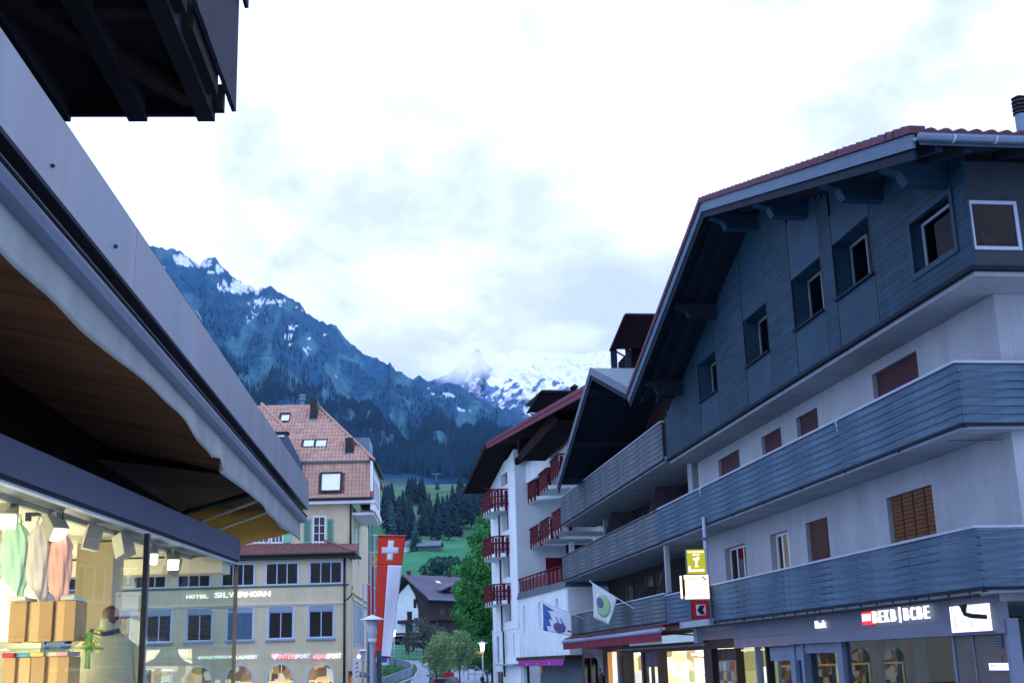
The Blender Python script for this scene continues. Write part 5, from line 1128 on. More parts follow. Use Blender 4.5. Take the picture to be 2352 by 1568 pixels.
# ceiling spots
M_spot = mat('light grey spot housing', (.40, .40, .36), .5); G_spot = glow('spot lens', (1, .95, .78), 6)
MB().box(-3.42, -3.38, 6, 13.2, SZ - .02, SZ + .018).build('spot_track', M_spot, SH)
for i, (x, y, aim, lit) in enumerate(((-3.42, 8.35, (.3, -.8, -.45), 1), (-3.35, 9.0, (.5, -.5, -.6), 1), (-3.32, 9.75, (-.2, -.1, -1), 0), (-3.30, 10.45, (.3, -.2, -1), 0), (-3.35, 11.4, (.35, -.8, -.5), 1), (-3.34, 12.1, (.3, -.8, -.45), 1), (-3.5, 12.7, (-.2, -.2, -1), 0))):
    sp = thing('ceiling_spot', ['brightest ceiling spot at the left frame edge above the mint top', 'lit ceiling spot above the grey top', 'unlit box spot in the middle of the large pane', 'unlit box spot left of the glass joint', 'lit ceiling spot just right of the glass joint', 'lit striped ceiling spot in the narrow right pane', 'unlit box spot near the glass corner'][i], 'spotlight', FW, (x, y, SZ), 'ceiling spots in the clothes shop')
    d = Vector(aim).normalized(); c = Vector((x, y, SZ - .10))
    MB().bar((x, y, SZ + .0), (x, y, SZ - .09), .03).build('stem', M_spot, sp); MB().bar(c - d * .08, c + d * .11, .12, .12).build('housing', M_spot, sp)
    if lit: MB().bar(c + d * .111, c + d * .118, .10, .10).build('lens', G_spot, sp)
# hanging tops
def top_(x, y, z0, z1, w, m, lab):
    t = thing('summer_shirt', lab, 'shirt', FW, (x, y, z1), 'tops hanging in the shop window')
    H = z1 - z0; rr_ = abs(x) * 31 % 6; q = MB(); n = 44; rows = 16; vs = []
    for j in range(rows + 1):
        v = j / rows; wid = w * 1.4 * (.34 + .66 * min(1, (v * 5.5)) ** .6) * (1 - .18 * v - .9 * max(0, v - .80))
        for i in range(n):
            a = 2 * pi * i / n; f = 1 + .20 * sin(a * 6 + v * 4 + rr_) * (.25 + v) + .10 * sin(a * 11 - v * 9)
            vs.append((x + wid / 2 * cos(a) * f, y + wid * .22 * sin(a) * f, z1 - H * v - .16 * H * v * v * cos(a) - (.03 * H if j < 3 and abs(cos(a)) > .7 else 0)))
    fs = [(j * n + i, j * n + (i + 1) % n, (j + 1) * n + (i + 1) % n, (j + 1) * n + i) for j in range(rows) for i in range(n)]
    q.add(vs, fs); o_ = q.build('garment', m, t, smooth=True, fix=False)
    for sx in (-1, 1): MB().tube([(x + sx * w * .2, y, z1 - .01), (x + sx * w * .12, y, z1 + .06)], .008, 6).build('strap', m, t)
    MB().tube([(x - w * .25, y, z1 + .0), (x, y, z1 + .07), (x + w * .25, y, z1 + .0)], .008, 6).build('hanger', M_spot, t)
    MB().tube([(x, y, z1 + .07), (x, y, z1 + .15)], .005, 6).build('hook', M_black, t)
YY = 9.0
P9 = lambda x, y: ony(FW, (x / 1.521) / 1.7415, (1700 + y / 1.521) / 1.7415, YY)
for x0, x1, yt, yb, col, lab in ((-70, 15, 600, 960, (.55, .42, .36), 'pale blush top hanging at the very left of the shop window'), (15, 165, 590, 995, (.45, .75, .58), 'mint green top hanging in the shop window'), (165, 300, 600, 1030, (.60, .55, .54), 'grey top hanging between the mint and the pink one'), (300, 425, 650, 1075, (.85, .45, .38), 'salmon pink top hanging at the right end of the row')):
    a, b = P9(x0, yb), P9(x1, yt); top_((a[0] + b[0]) / 2, YY, a[2], b[2], b[0] - a[0], mat(lab[:14] + ' cloth', col, .9, .1, 8, .3, 20), lab)
for x0, x1, y0 in ((160, 245, 530), (290, 370, 578)):
    a, b = P9(x0, y0 + 28), P9(x1, y0); q = MB(); q.box(a[0], b[0], YY - .02, YY + .02, b[2] - .025, b[2]); q.box(a[0], a[0] + .03, YY - .02, YY + .02, a[2] - .03, b[2] - .025); solo(q, 'clothes_bracket', 'black bracket holding the %s top' % ('grey' if x0 < 200 else 'salmon pink'), 'bracket', mat('dark blue metal', (.02, .03, .06), .4), FW, (a[0], YY, b[2]))
# shelves of timber cubes with folded clothes
M_cube = mat('pale plywood cube', (.62, .40, .19), .6, .08, 4, .1, 20, stretch=(1, 1, 6))
a, b = P9(100, 1325), P9(520, 1335)
shf = solo(MB().box(-4.6, b[0] + .05, YY - .25, YY + .25, b[2] - .03, b[2] - .015), 'glass_shelf', 'thin glass shelf carrying the upper row of timber cubes', 'shelf', glass('greenish shelf glass', (.7, .85, .78)), FW, (-3.5, YY, b[2]))
b2_ = P9(470, 1700)
k = 0
for row, (zt, zb, xs) in enumerate(((P9(0, 1085)[2], P9(0, 1325)[2], [(95, 195), (195, 268), (276, 352), (358, 425), (425, 490)]), (P9(0, 1418)[2], P9(0, 1660)[2], [(80, 150), (150, 230), (245, 325), (325, 395), (402, 468)]))):
    for i, (x0, x1) in enumerate(xs):
        a, b = P9(x0, 1200), P9(x1, 1200); yo = YY - .12 + (.03 if i % 2 else 0)
        q = MB(); wall(q, 'y', yo, yo + .02, a[0], b[0], zb, zt, []); q.box(a[0], a[0] + .012, yo + .021, yo + .24, zb, zt); q.box(b[0] - .012, b[0], yo + .021, yo + .24, zb, zt); q.box(a[0] + .012, b[0] - .012, yo + .021, yo + .24, zt - .012, zt)
        solo(q, 'timber_cube', 'plywood display box, %s in the %s row on the shop shelf' % (['leftmost', 'second from left', 'middle one', 'second from right', 'rightmost'][i], ['upper', 'lower'][row]), 'box', M_cube if i % 2 else mat('darker plywood cube', (.45, .27, .12), .6, .08, 4), FW, (a[0], yo, zb), 'timber cubes on the shop shelves')
        if row == 1:
            cc = [(.6, .05, .08), (.12, .35, .55), (.7, .55, .2), (.75, .7, .6), (.7, .4, .4)][i]
            q = MB(); q.tube([(a[0], yo - .02, zt + .018), (b[0], yo - .02, zt + .018)], .016, 8); q.box(a[0], b[0], yo - .015, yo + .22, zt + .003, zt + .033)
            solo(q, 'folded_shirt', 'folded %s shirt lying on the lower cubes' % ['red', 'sky blue', 'mustard', 'cream', 'rose striped'][i], 'shirt', mat('fold %d' % i, cc, .9), FW, (a[0], yo, zt))
        elif i in (0, 4):
            q = MB(); q.tube([(a[0] - .02, yo - .02, zt + .02), (b[0], yo - .02, zt + .025)], .018, 8); q.box(a[0], b[0], yo - .01, yo + .2, zt + .004, zt + .03)
            solo(q, 'folded_shirt', 'folded %s shirt on the upper cubes' % ('pale grey' if i == 0 else 'white'), 'shirt', mat('fold w', (.6, .6, .56), .9), FW, (a[0], yo, zt))
# mannequin in a coat, flowers
def P10(x, y): return ony(FW, (x / 1.521) / 1.7415, (1700 + y / 1.521) / 1.7415, 10.6)
a = P10(650, 1250); mt = thing('mannequin', 'mannequin in a long sage grey coat behind the large shop pane', 'mannequin', FW, (a[0], 10.6, GZ))
q = MB(); q.lathe((a[0], 10.6, 0), [(.34, -.7), (.32, .2), (.27, a[2] - .35), (.25, a[2] - .12), (.12, a[2] - .02), (.06, a[2] + .03), (.06, a[2] + .10)], 16); q.build('coat', mat('sage grey coat', (.36, .36, .27), .9, .1, 5, .2), mt, smooth=True)
q = MB(); q.lathe((a[0] + .02, 10.6, a[2] + .05), [(.035, 0), (.05, .02), (.06, .07), (.05, .12), (.015, .14)], 14); q.build('head', mat('skin tone mannequin', (.10, .055, .05), .6), mt, smooth=True)
q = MB(); q.lathe((a[0] + .02, 10.62, a[2] + .13), [(.062, -.04), (.070, .01), (.058, .05), (.015, .075)], 14); q.build('hair', mat('dark brown hair', (.05, .02, .02), .7), mt, smooth=True)
MB().tube([(a[0] - .1, 10.5, a[2] + .0), (a[0] + .02, 10.46, a[2] - .03), (a[0] + .14, 10.5, a[2])], .02, 8).build('collar', mat('navy collar', (.02, .03, .09), .8), mt)
for sx in (-1, 1): MB().tube([(a[0] + sx * .22, 10.6, a[2] - .14), (a[0] + sx * .32, 10.6, a[2] - .5), (a[0] + sx * .30, 10.55, a[2] - .9)], .07, 10, .05).build('sleeve', MT['sage grey coat'], mt, smooth=True)
f0 = P9(530, 1480); f1_ = P9(560, 1245); fv = thing('flower_vase', 'tall lime green glass vase with small yellow flowers in the shop window', 'vase', FW, (f0[0], YY, f0[2]))
q = MB(); q.lathe((f0[0], YY, f0[2]), [(.020, 0), (.018, .1), (.026, .25)], 12); q.build('vase', mat('lime green glass', (.30, .50, .14), .2), fv, smooth=True)
rr = random.Random(3)
for k in range(16):
    p = (f0[0] + rr.uniform(-.05, .10), YY + rr.uniform(-.05, .05), f1_[2] - rr.uniform(0, .16)); MB().tube([(f0[0], YY, f0[2] + .24), p], .003, 4).build('stem', mat('green stem', (.1, .3, .05), .7), fv)
    MB().lathe(p, [(.003, -.01), (.016, 0), (.003, .012)], 6).build('blossom', mat('yellow blossom', (.8, .7, .1), .6), fv)
# --- canopy edge, awning (FC frame)
KC = thing('shop_canopy', 'long mauve grey metal canopy edge running over the shop window', 'canopy', FC, (-1.7, 9, 3.7))
M_fas = mat('mauve grey coated metal', (.24, .245, .28), .5, .09, .7, .06, 12, col2=(.19, .25, .29), streak=.18)
js = [1.0, 4.1, 6.97, 9.45, 13.55, 17.28]
for a, b in zip(js, js[1:]): MB().box(-1.72, -1.70, a + .004, b - .004, 3.735, 4.12).build('fascia_panel', M_fas, KC)
MB().box(-3.4, -1.725, 1, 17.2, 3.95, 4.05).build('canopy_slab', M_wood, KC); MB().box(-1.85, -1.722, 1, 17.2, 3.74, 3.76).build('lower_flange', M_black, KC)
MB().box(-2.6, -1.722, 17.26, 17.28, 3.735, 4.12).build('fascia_panel', M_fas, KC)
MB().box(-3.6, -3.3, 1, 17, 2.99, 6.5).build('upper_wall', M_wood, KC)
for px, py in ((213, 661 / 1.7415 * 1.7415), (465, 597)):
    pass
for px, py in ((214, 661), (123 * 1.0, 381)):
    c = onx(FC, px, py, -1.69); MB().lathe((c[0] - .004, c[1], c[2]), [(.010, -.006), (.012, 0), (.010, .006)], 8).build('screw', M_black, KC)
c = onx(FC, 267, 566, -1.69); MB().lathe((c[0] - .004, c[1], c[2]), [(.012, -.008), (.014, 0), (.012, .008)], 8).build('screw', M_black, KC)
dl = onx(FC, 425, 690, -1.85); q = MB(); q.lathe((dl[0] - .05, dl[1] + .15, 4.10), [(.16, 0), (.16, .12), (.12, .19), (.03, .22)], 14); solo(q, 'vent_dome', 'small dark teal dome peeking over the canopy edge before the mountain', 'vent', mat('dark teal metal', (.03, .10, .13), .4), FC, (dl[0], dl[1], 4.1), smooth=True)
AW = thing('folding_awning', 'open folding awning with grey blue scalloped valance under the canopy edge', 'awning', FC, (-1.75, 9, 3.4))
M_tube = mat('grey blue awning bar', (.14, .18, .25), .4, .06); M_val = mat('grey blue awning valance', (.25, .29, .29), .85, .10, 2, .15, 30, streak=.2)
MB().box(-1.93, -1.80, 1.4, 16.4, 3.57, 3.735).build('slot_shade', M_black, AW)  # black box put in to darken the slot under the canopy edge
for a, b in ((1.5, 9.90), (9.93, 16.3)):
    q = MB(); q.prism([(-1.70, a, 3.44), (-1.64, a, 3.45), (-1.62, a, 3.48), (-1.65, a, 3.535), (-1.76, a, 3.535), (-1.78, a, 3.46)], (0, b - a, 0)); q.build('front_bar', M_tube, AW)
MB().box(-1.635, -1.612, 1.5, 16.3, 3.515, 3.523).build('bar_lip', M_black, AW)
q = MB(); vs = []; n = 220; rows = 5
for j in range(rows + 1):
    for i in range(n + 1):
        y = 2.0 + 14.2 * i / n; v = j / rows
        sag = .012 * sin(y * 1.6 + .8) + .006 * sin(y * 4.7)
        zb_ = (3.215 + .075 * math.exp(-((y - 7.3) / 1.7) ** 2) - (.03 if y > 9.9 else 0)) + sag + (.02 if 9.75 < y < 9.95 else 0)
        vs.append((-1.685 - .02 + v * (.014 * sin(y * 1.7) + .005 * sin(y * 6.1) + (.05 if abs(y - 9.95) < .12 else 0)), y, 3.44 + (zb_ - 3.44) * v))
q.add(vs, [(j * (n + 1) + i, j * (n + 1) + i + 1, (j + 1) * (n + 1) + i + 1, (j + 1) * (n + 1) + i) for j in range(rows) for i in range(n)])
vo = q.build('valance', M_val, AW, smooth=True, fix=False); vo.modifiers.new('s', 'SOLIDIFY').thickness = .004
M_fab = mat('brown ochre awning fabric', (.13, .050, .012), .9, .45, 1.0, .1, 30, stretch=(.5, 5, 1)); M_fab2 = mat('mustard awning fabric', (.42, .26, .07), .9, .1, 2, .1, 30)
q = MB(); q.prism([(-1.78, 1.5, 3.50), (-3.2, 1.5, 3.80), (-3.2, 12.8, 3.80), (-1.78, 12.8, 3.50)], (0, 0, .006)); q.build('fabric', M_fab, AW)
q = MB(); q.prism([(-1.75, 12.81, 3.50), (-3.3, 12.3, 3.66), (-3.3, 16.4, 3.66), (-1.75, 16.4, 3.50)], (0, 0, .006)); q.build('fabric', mat('dim brown fabric', (.10, .055, .035), .9, .2), AW)
for a, b, r_ in (((-1.82, 13.3, 3.36), (-2.75, 14.5, 3.25), .02), ((-1.82, 13.9, 3.30), (-2.75, 15.0, 3.17), .018)):
    MB().tube([a, b], r_, 8).build('folding_arm', mat('cream metal arm', (.62, .58, .42), .4), AW, smooth=True)
MB().tube([(-1.8, 13.1, 3.42), (-2.8, 14.2, 3.34)], .03, 8).build('folding_arm', M_black, AW, smooth=True)
q = MB(); e0_, e1_, e2_, e3_ = onx(FC, 672, 1206, -1.78), onx(FC, 673, 1238, -1.78), (0, 0, 0), (0, 0, 0)
vs = []; n = 20
for j in range(5):
    for i in range(n + 1):
        u = i / n; v = j / 4; x = -1.74 - 1.35 * u; zt = 3.52 + .10 * u; zb_ = 3.24 - .28 * u
        vs.append((x, 15.55 + .02 * sin(u * 14) + .25 * u, zt + (zb_ - zt) * v))
q.add(vs, [(j * (n + 1) + i, j * (n + 1) + i + 1, (j + 1) * (n + 1) + i + 1, (j + 1) * (n + 1) + i) for j in range(4) for i in range(n)])
vo = q.build('end_flap', M_fab2, AW, smooth=True, fix=False); vo.modifiers.new('s', 'SOLIDIFY').thickness = .004
# --- timber balcony overhead
OB = thing('timber_balcony', 'dark timber balcony with carved side boards seen from below, upper left corner', 'balcony', FC, (-1.4, 7, 5.5))
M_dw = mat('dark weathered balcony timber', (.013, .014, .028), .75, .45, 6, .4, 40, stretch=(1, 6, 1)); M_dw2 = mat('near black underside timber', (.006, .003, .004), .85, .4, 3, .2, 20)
y = 3.0; k = 0; rr = random.Random(9)
while y < 8.40:
    w = min(.115, 8.44 - y)
    MB().box(-1.415, -1.385, y, y + w - .004, 5.53 + rr.uniform(-.004, .004), 7.0).build('side_board', M_dw, OB); y += .115; k += 1
x = -1.42
MB().box(-1.60, -1.37, 3, 8.5, 6.53, 6.62).build('hand_rail', M_dw, OB); MB().box(-1.36, -1.33, 3, 8.5, 6.42, 6.56).build('rail_moulding', M_dw, OB); MB().box(-1.345, -1.30, 3, 8.55, 6.56, 6.70).build('rail_moulding', mat('dark green rail timber', (.02, .05, .05), .7, .3), OB)
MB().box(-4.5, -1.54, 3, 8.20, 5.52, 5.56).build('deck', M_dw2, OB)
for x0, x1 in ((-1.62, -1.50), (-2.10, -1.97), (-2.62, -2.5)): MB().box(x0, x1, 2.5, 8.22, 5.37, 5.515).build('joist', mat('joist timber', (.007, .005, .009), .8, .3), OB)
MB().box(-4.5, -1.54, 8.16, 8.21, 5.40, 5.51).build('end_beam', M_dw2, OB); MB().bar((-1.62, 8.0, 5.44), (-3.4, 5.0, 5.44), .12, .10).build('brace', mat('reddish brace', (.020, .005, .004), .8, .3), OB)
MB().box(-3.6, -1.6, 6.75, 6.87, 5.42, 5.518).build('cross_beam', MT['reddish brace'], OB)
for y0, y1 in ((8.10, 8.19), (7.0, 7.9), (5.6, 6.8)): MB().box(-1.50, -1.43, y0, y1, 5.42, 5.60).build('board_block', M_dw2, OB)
MB().box(-4.5, -1.54, 8.17, 8.20, 5.565, 6.5).build('end_boards', M_dw, OB)
# ================================================================== ground, hills, mountains
def lerp(t, T):
    for (a, va), (b, vb) in zip(T, T[1:]):
        if t <= b: return va + (vb - va) * max(0, (t - a)) / (b - a)
    return T[-1][1]
ZG = [(-60, GZ), (45, GZ), (70, -.6), (125, -.4), (155, .3), (175, 1.1), (200, 2.2), (260, 6.5), (300, 10), (400, 29), (480, 44), (600, 72), (800, 116), (1000, 152)]
RID = [(-900, 640), (-200, 470), (200, 540), (350, 567), (385, 578), (415, 598), (432, 601), (445, 590), (462, 592), (478, 608), (505, 632), (530, 643), (563, 663), (580, 657), (603, 655), (620, 665), (640, 680), (675, 697), (695, 720), (722, 735), (742, 740), (752, 735), (765, 740), (778, 752), (800, 778), (830, 800), (860, 818), (893, 832), (898, 825), (906, 832), (912, 845), (940, 858), (975, 868), (1000, 878), (1040, 875), (1060, 880), (1100, 900), (1150, 925), (1210, 947), (1260, 975), (1400, 1050), (1700, 1160), (2300, 1200), (3400, 1100)]
RR_ = 3200.0
def hor(px): return 1558 - .0297 * px
def el(px, py): d = ray(px, py); return d.z / hypot(d.x, d.y)
def azpx(px): d = ray(px, hor(px)); return atan2(d.x, d.y)
azs = []; NA = 620
for i in range(NA + 1): azs.append(-900 + 1180 * i / 50 if i < 50 else 280 + (i - 50) * 2.0 if i < 570 else 1320 + (i - 570) * 41.6)
Rs = [2, 6, 12, 20, 30, 45, 60, 75, 90, 105, 125, 140, 155, 165, 175, 187, 200, 215, 235, 260, 280, 300, 330, 365, 400, 440, 480, 520, 560, 600, 660, 720, 800, 880, 960]
r_ = 1040
while r_ < RR_: Rs.append(r_); r_ *= 1.009
Rs.append(RR_)
for k in range(1, 8): Rs.append(RR_ * (1 + .02 * k))
def fb(x, y, z=0., o=5, s=1.): return noise.fractal(Vector((x * s, y * s, z)), 1.0, 2.0, o)
def zhill(az, R, er=None):
    y = R
    base = lerp(y, ZG)
    if R < 170: return base
    w = min(1, (R - 170) / 130)
    b = base + w * R * .010 * fb(R * .012, az * 9, 3.1, 3) * (1 if R < 700 else 1.4)
    if R <= 1000: return b
    t = (R - 1000) / (RR_ - 1000); e0 = .152
    if R <= RR_:
        e_ = e0 + (er - e0) * (t ** .80)
        gl = fb(az * 26, R * .0006 + az * 4, 9.2, 4)      # gullies down the fall line
        rg = (abs(fb(az * 14 + R * .0004, R * .0011, 2.2, 5)))
        amp = sin(pi * min(1, t * 1.02)) ** .7 if t < .98 else .12
        return R * e_ + (gl * 34 - rg * 55) * amp + (fb(az * 120, R * .01, 4.4, 4) * 9) * min(1, t * 3) + (fb(az * 200, 7.7, 1.1, 3) * 5 if t > .93 else 0)
    return RR_ * er - (R - RR_) * .5
vs = []; fs = []; cols = []
import array
azr = [azpx(p) for p in azs]; ers = [max(.05, el(p, lerp(p, RID))) for p in azs]
nR = len(Rs); ZT = {}
for i in range(NA + 1):
    for j, R_ in enumerate(Rs):
        z = zhill(azr[i], R_, ers[i]); vs.append((R_ * sin(azr[i]), R_ * cos(azr[i]), z))
def ground_z(x, y):
    R_ = hypot(x, y); a = atan2(x, y)
    if R_ <= 1000: return zhill(a, R_)
    # find ridge elevation
    k = min(range(NA + 1), key=lambda q: abs(azr[q] - a)); return zhill(a, R_, ers[k])
def pos_px(px, R_):
    a = azpx(px); return (R_ * sin(a), R_ * cos(a))
# colours: grass, forest floor, rock, scree, snow
def tmat(name):
    m = bpy.data.materials.new(name); m.use_nodes = True; t = m.node_tree; b = t.nodes['Principled BSDF']; b.inputs['Roughness'].default_value = .95; b.inputs['Specular IOR Level'].default_value = .1
    a = t.nodes.new('ShaderNodeVertexColor'); a.layer_name = 'col'; co = t.nodes.new('ShaderNodeTexCoord')
    n = t.nodes.new('ShaderNodeTexNoise'); n.inputs['Scale'].default_value = .035; n.inputs['Detail'].default_value = 9; n.inputs['Roughness'].default_value = .7; t.links.new(co.outputs['Object'], n.inputs[0])
    r = t.nodes.new('ShaderNodeMapRange'); r.inputs[1].default_value = .3; r.inputs[2].default_value = .7; r.inputs[3].default_value = .55; r.inputs[4].default_value = 1.45; t.links.new(n.outputs[0], r.inputs[0])
    n2_ = t.nodes.new('ShaderNodeTexNoise'); n2_.inputs['Scale'].default_value = 3.; n2_.inputs['Detail'].default_value = 4; t.links.new(co.outputs['Object'], n2_.inputs[0])
    r2 = t.nodes.new('ShaderNodeMapRange'); r2.inputs[3].default_value = .75; r2.inputs[4].default_value = 1.25; t.links.new(n2_.outputs[0], r2.inputs[0])
    mm = t.nodes.new('ShaderNodeMath'); mm.operation = 'MULTIPLY'; t.links.new(r.outputs[0], mm.inputs[0]); t.links.new(r2.outputs[0], mm.inputs[1])
    v = t.nodes.new('ShaderNodeMix'); v.data_type = 'RGBA'; v.blend_type = 'MULTIPLY'; v.inputs[0].default_value = 1; t.links.new(a.outputs[0], v.inputs[6]); t.links.new(mm.outputs[0], v.inputs[7]); t.links.new(v.outputs[2], b.inputs['Base Color'])
    return m
M_terr = tmat('hillside grass forest rock and snow')
GRASS = (.030, .19, .085); GR2 = (.075, .165, .085); FOR = (.003, .036, .088); ROCK = (.006, .062, .135); SCR = (.040, .135, .185); SNOW = (.62, .70, .82)
pxof = {}
def mixc(a, b, t): t = max(0, min(1, t)); return tuple(p + (q - p) * t for p, q in zip(a, b))
def tcol(px, R_, x, y, z):
    if R_ < 215: return mixc((.030, .095, .035), (.05, .12, .05), fb(x * .2, y * .2, 1, 2) + .5)
    if R_ < 1000:
        g = mixc(GRASS, GR2, (R_ - 350) / 350 + fb(x * .01, y * .01, 0, 3) * .3)
        if R_ > 700: g = mixc(g, FOR, (R_ - 860) / 60 + fb(x * .012, y * .012, 5, 3))
        return g
    t = (R_ - 1000) / (RR_ - 1000)
    f = fb(x * .0028, y * .0028, 2, 5); g = fb(px * .016 - R_ * .0012, R_ * .0021, 7, 5)
    c = mixc(FOR, (.008, .060, .105), f + .4)
    # treeline rises to rock and alpine grass
    c = mixc(c, ROCK, (t - .42 + f * .45) * 4)
    c = mixc(c, SCR, (g - .10) * 7 * min(1, max(0, (t - .10) * 4)) * (1 - .55 * t))
    py = 0
    s = fb(px * .024 + R_ * .004, R_ * .010, 11, 5) + fb(px * .09, R_ * .05, 14, 4) * .55
    sn = -.95 + .95 * max(0, (t - .45)) + .8 * s - max(0, (px - 700) / 900)
    # snow lying under the left summits, and the bright patch of the second ridge
    for (cx_, cz_, rx, rz_, g_) in SNP: 
        d = ((px - cx_) / rx) ** 2 + ((z / R_ - cz_) / rz_) ** 2
        if d < 4: sn += g_ * math.exp(-d * 1.2) * (1 + 1.4 * s)
    return mixc(c, SNOW, (sn - .12) * 14)
SNP = []
for (px, py, rx, ry, g_) in ((515, 657, 44, 13, 2.4), (602, 691, 34, 7, 2.2), (395, 598, 34, 16, 1.0), (460, 618, 22, 12, 1.0), (655, 770, 16, 26, .6), (705, 800, 26, 14, .6), (700, 775, 10, 8, .5), (1030, 905, 44, 10, .95), (1075, 938, 34, 7, .95), (560, 720, 28, 20, .45), (985, 892, 22, 8, .5)):
    SNP.append((px, el(px, py), rx, ry / 2950.0, g_))
def strip(name, j0, j1, m, kind='structure'):
    V = []; Fc = []; C = []
    for i in range(NA + 1):
        for j in range(j0, j1 + 1):
            v = vs[i * nR + j]; V.append(v); C.append((*tcol(azs[i], Rs[j], *v), 1))
    w = j1 - j0 + 1
    for i in range(NA):
        for j in range(w - 1): Fc.append((i * w + j, (i + 1) * w + j, (i + 1) * w + j + 1, i * w + j + 1))
    me = bpy.data.meshes.new(name); me.from_pydata(V, [], Fc); ca = me.color_attributes.new('col', 'FLOAT_COLOR', 'POINT')
    ca.data.foreach_set('color', [c for q in C for c in q]); me.materials.append(m); me.polygons.foreach_set('use_smooth', [True] * len(Fc)); me.update()
    o = bpy.data.objects.new(name, me); link(o); o['kind'] = kind; return o
jm = Rs.index(1040)
strip('ground', 0, jm, M_terr); strip('mountain', jm, nR - 1, M_terr)
# paved plane behind and around the camera
q = MB(); q.add([(-60, -60, GZ - .03), (60, -60, GZ - .03), (60, 3, GZ - .03), (-60, 3, GZ - .03)], [(0, 1, 2, 3)]); solo(q, 'ground', '', None, M_asph, FW, (0, 0, 0), kind='structure')
# snow mountain further back
RID2 = [(700, 990), (900, 905), (1000, 872), (1040, 858), (1070, 836), (1088, 818), (1100, 806), (1108, 801), (1116, 800), (1124, 808), (1132, 818), (1142, 822), (1155, 812), (1180, 806), (1230, 800), (1300, 808), (1360, 812), (1450, 800), (1700, 830), (2000, 880), (2400, 960)]
V = []; Fc = []; C = []; na = 640; nz = 200; R2 = 6500.0
for i in range(na + 1):
    px = 800 + 1100 * i / na; a = azpx(px); top = lerp(px, RID2)
    for j in range(nz + 1):
        v = j / nz; py = 1080 + (top - 1080) * v; e_ = el(px, py)
        n_ = fb(px * .012 + py * .006, py * .011, 3, 6); rdg = abs(fb(px * .02 - py * .012, py * .018, 8, 5))
        am = 1 if px < 1130 else .25 + .5 * (1 - v); Rr = R2 - 700 * (1 - v) + am * (300 * n_ * (1 - v * .6) + 170 * rdg + 60 * fb(px * .08, py * .08, 1, 4))
        z = Rr * e_; V.append((Rr * sin(a), Rr * cos(a), z))
        # rock face in the middle left, rock bands low, snowfield right
        rock = 0.
        k = fb(px * .05 + py * .03, py * .06, 5, 5)
        d1 = abs(px - (1118 + (py - 810) * .20)) / 30.0
        rock = max(rock, (1.15 - d1) + k * 1.4 + (.3 if px < 1115 + (py - 810) * .28 else -.25))
        if py > 868: rock = max(rock, (py - 872) / 90.0 + k * 2.2 + .0 - max(0, (px - 1240) / 200))
        if px > 1150: rock = max(rock, min(.49, fb(px * .035, py * .15, 21, 5) * 1.2 + .05))
        if px < 1090: rock = max(rock, .9 + k)
        C.append((*mixc((.90, .92, .96), (.10, .17, .31), (rock - .46) * 4.5), 1))
for i in range(na):
    for j in range(nz): q0 = i * (nz + 1) + j; Fc.append((q0, q0 + nz + 1, q0 + nz + 2, q0 + 1))
me = bpy.data.meshes.new('snow_mountain'); me.from_pydata(V, [], Fc); ca = me.color_attributes.new('col', 'FLOAT_COLOR', 'POINT'); ca.data.foreach_set('color', [c for q in C for c in q]); me.materials.append(tmat('snow and rock face')); me.polygons.foreach_set('use_smooth', [True] * len(Fc)); me.update()
t_ = MT.get('x'); o = bpy.data.objects.new('snow_mountain', me); link(o); o['kind'] = 'structure'
for nn_ in me.materials[0].node_tree.nodes:
    if nn_.type == 'TEX_NOISE' and nn_.inputs['Scale'].default_value < 1: nn_.inputs['Scale'].default_value = .008
    if nn_.type == 'MAP_RANGE' and nn_.inputs[1].default_value > .2: nn_.inputs[3].default_value = .85; nn_.inputs[4].default_value = 1.15

# ------------------------------------------------------------------ far forest (one mass of small firs)
rr = random.Random(21); q = MB(); V = []; Fc = []
tries = 0; cnt = 0
while cnt < 15000 and tries < 60000:
    tries += 1
    px = rr.uniform(330, 1300); u = rr.random(); R_ = 985 + (RR_ * .9 - 985) * u ** .8
    t = (R_ - 1000) / (RR_ - 1000); a = azpx(px)
    k = min(NA, max(0, int(round(50 + (px - 280) / 2.0)) if px < 1320 else 571)); 
    if R_ > 1000: z = zhill(a, R_, ers[k])
    else: z = zhill(a, R_)
    x, y = R_ * sin(a), R_ * cos(a)
    f = fb(x * .0028, y * .0028, 2, 5); g = fb(px * .016 - R_ * .0012, R_ * .0021, 7, 5)
    if g > .12 and t > .05 and rr.random() < .93: continue
    if t > .42 - f * .55 and rr.random() < .93: continue
    h = rr.uniform(9, 19) * (1 - .35 * max(0, t)); w = h * rr.uniform(.13, .2); n0 = len(V)
    b0 = rr.random() * 6
    V += [(x + w * cos(b0 + k2 * 2.094), y + w * sin(b0 + k2 * 2.094), z - 1) for k2 in range(3)] + [(x, y, z + h)]
    Fc += [(n0, n0 + 1, n0 + 3), (n0 + 1, n0 + 2, n0 + 3), (n0 + 2, n0, n0 + 3)]; cnt += 1
me = bpy.data.meshes.new('far_forest'); me.from_pydata(V, [], Fc); M_ff = mat('dark blue green far firs', (.004, .030, .062), .95, .4, .01); me.materials.append(M_ff)
o = bpy.data.objects.new('far_forest', me); link(o); o['kind'] = 'stuff'; o['label'] = 'dark fir forest covering the mountain slope'; o['category'] = 'forest'

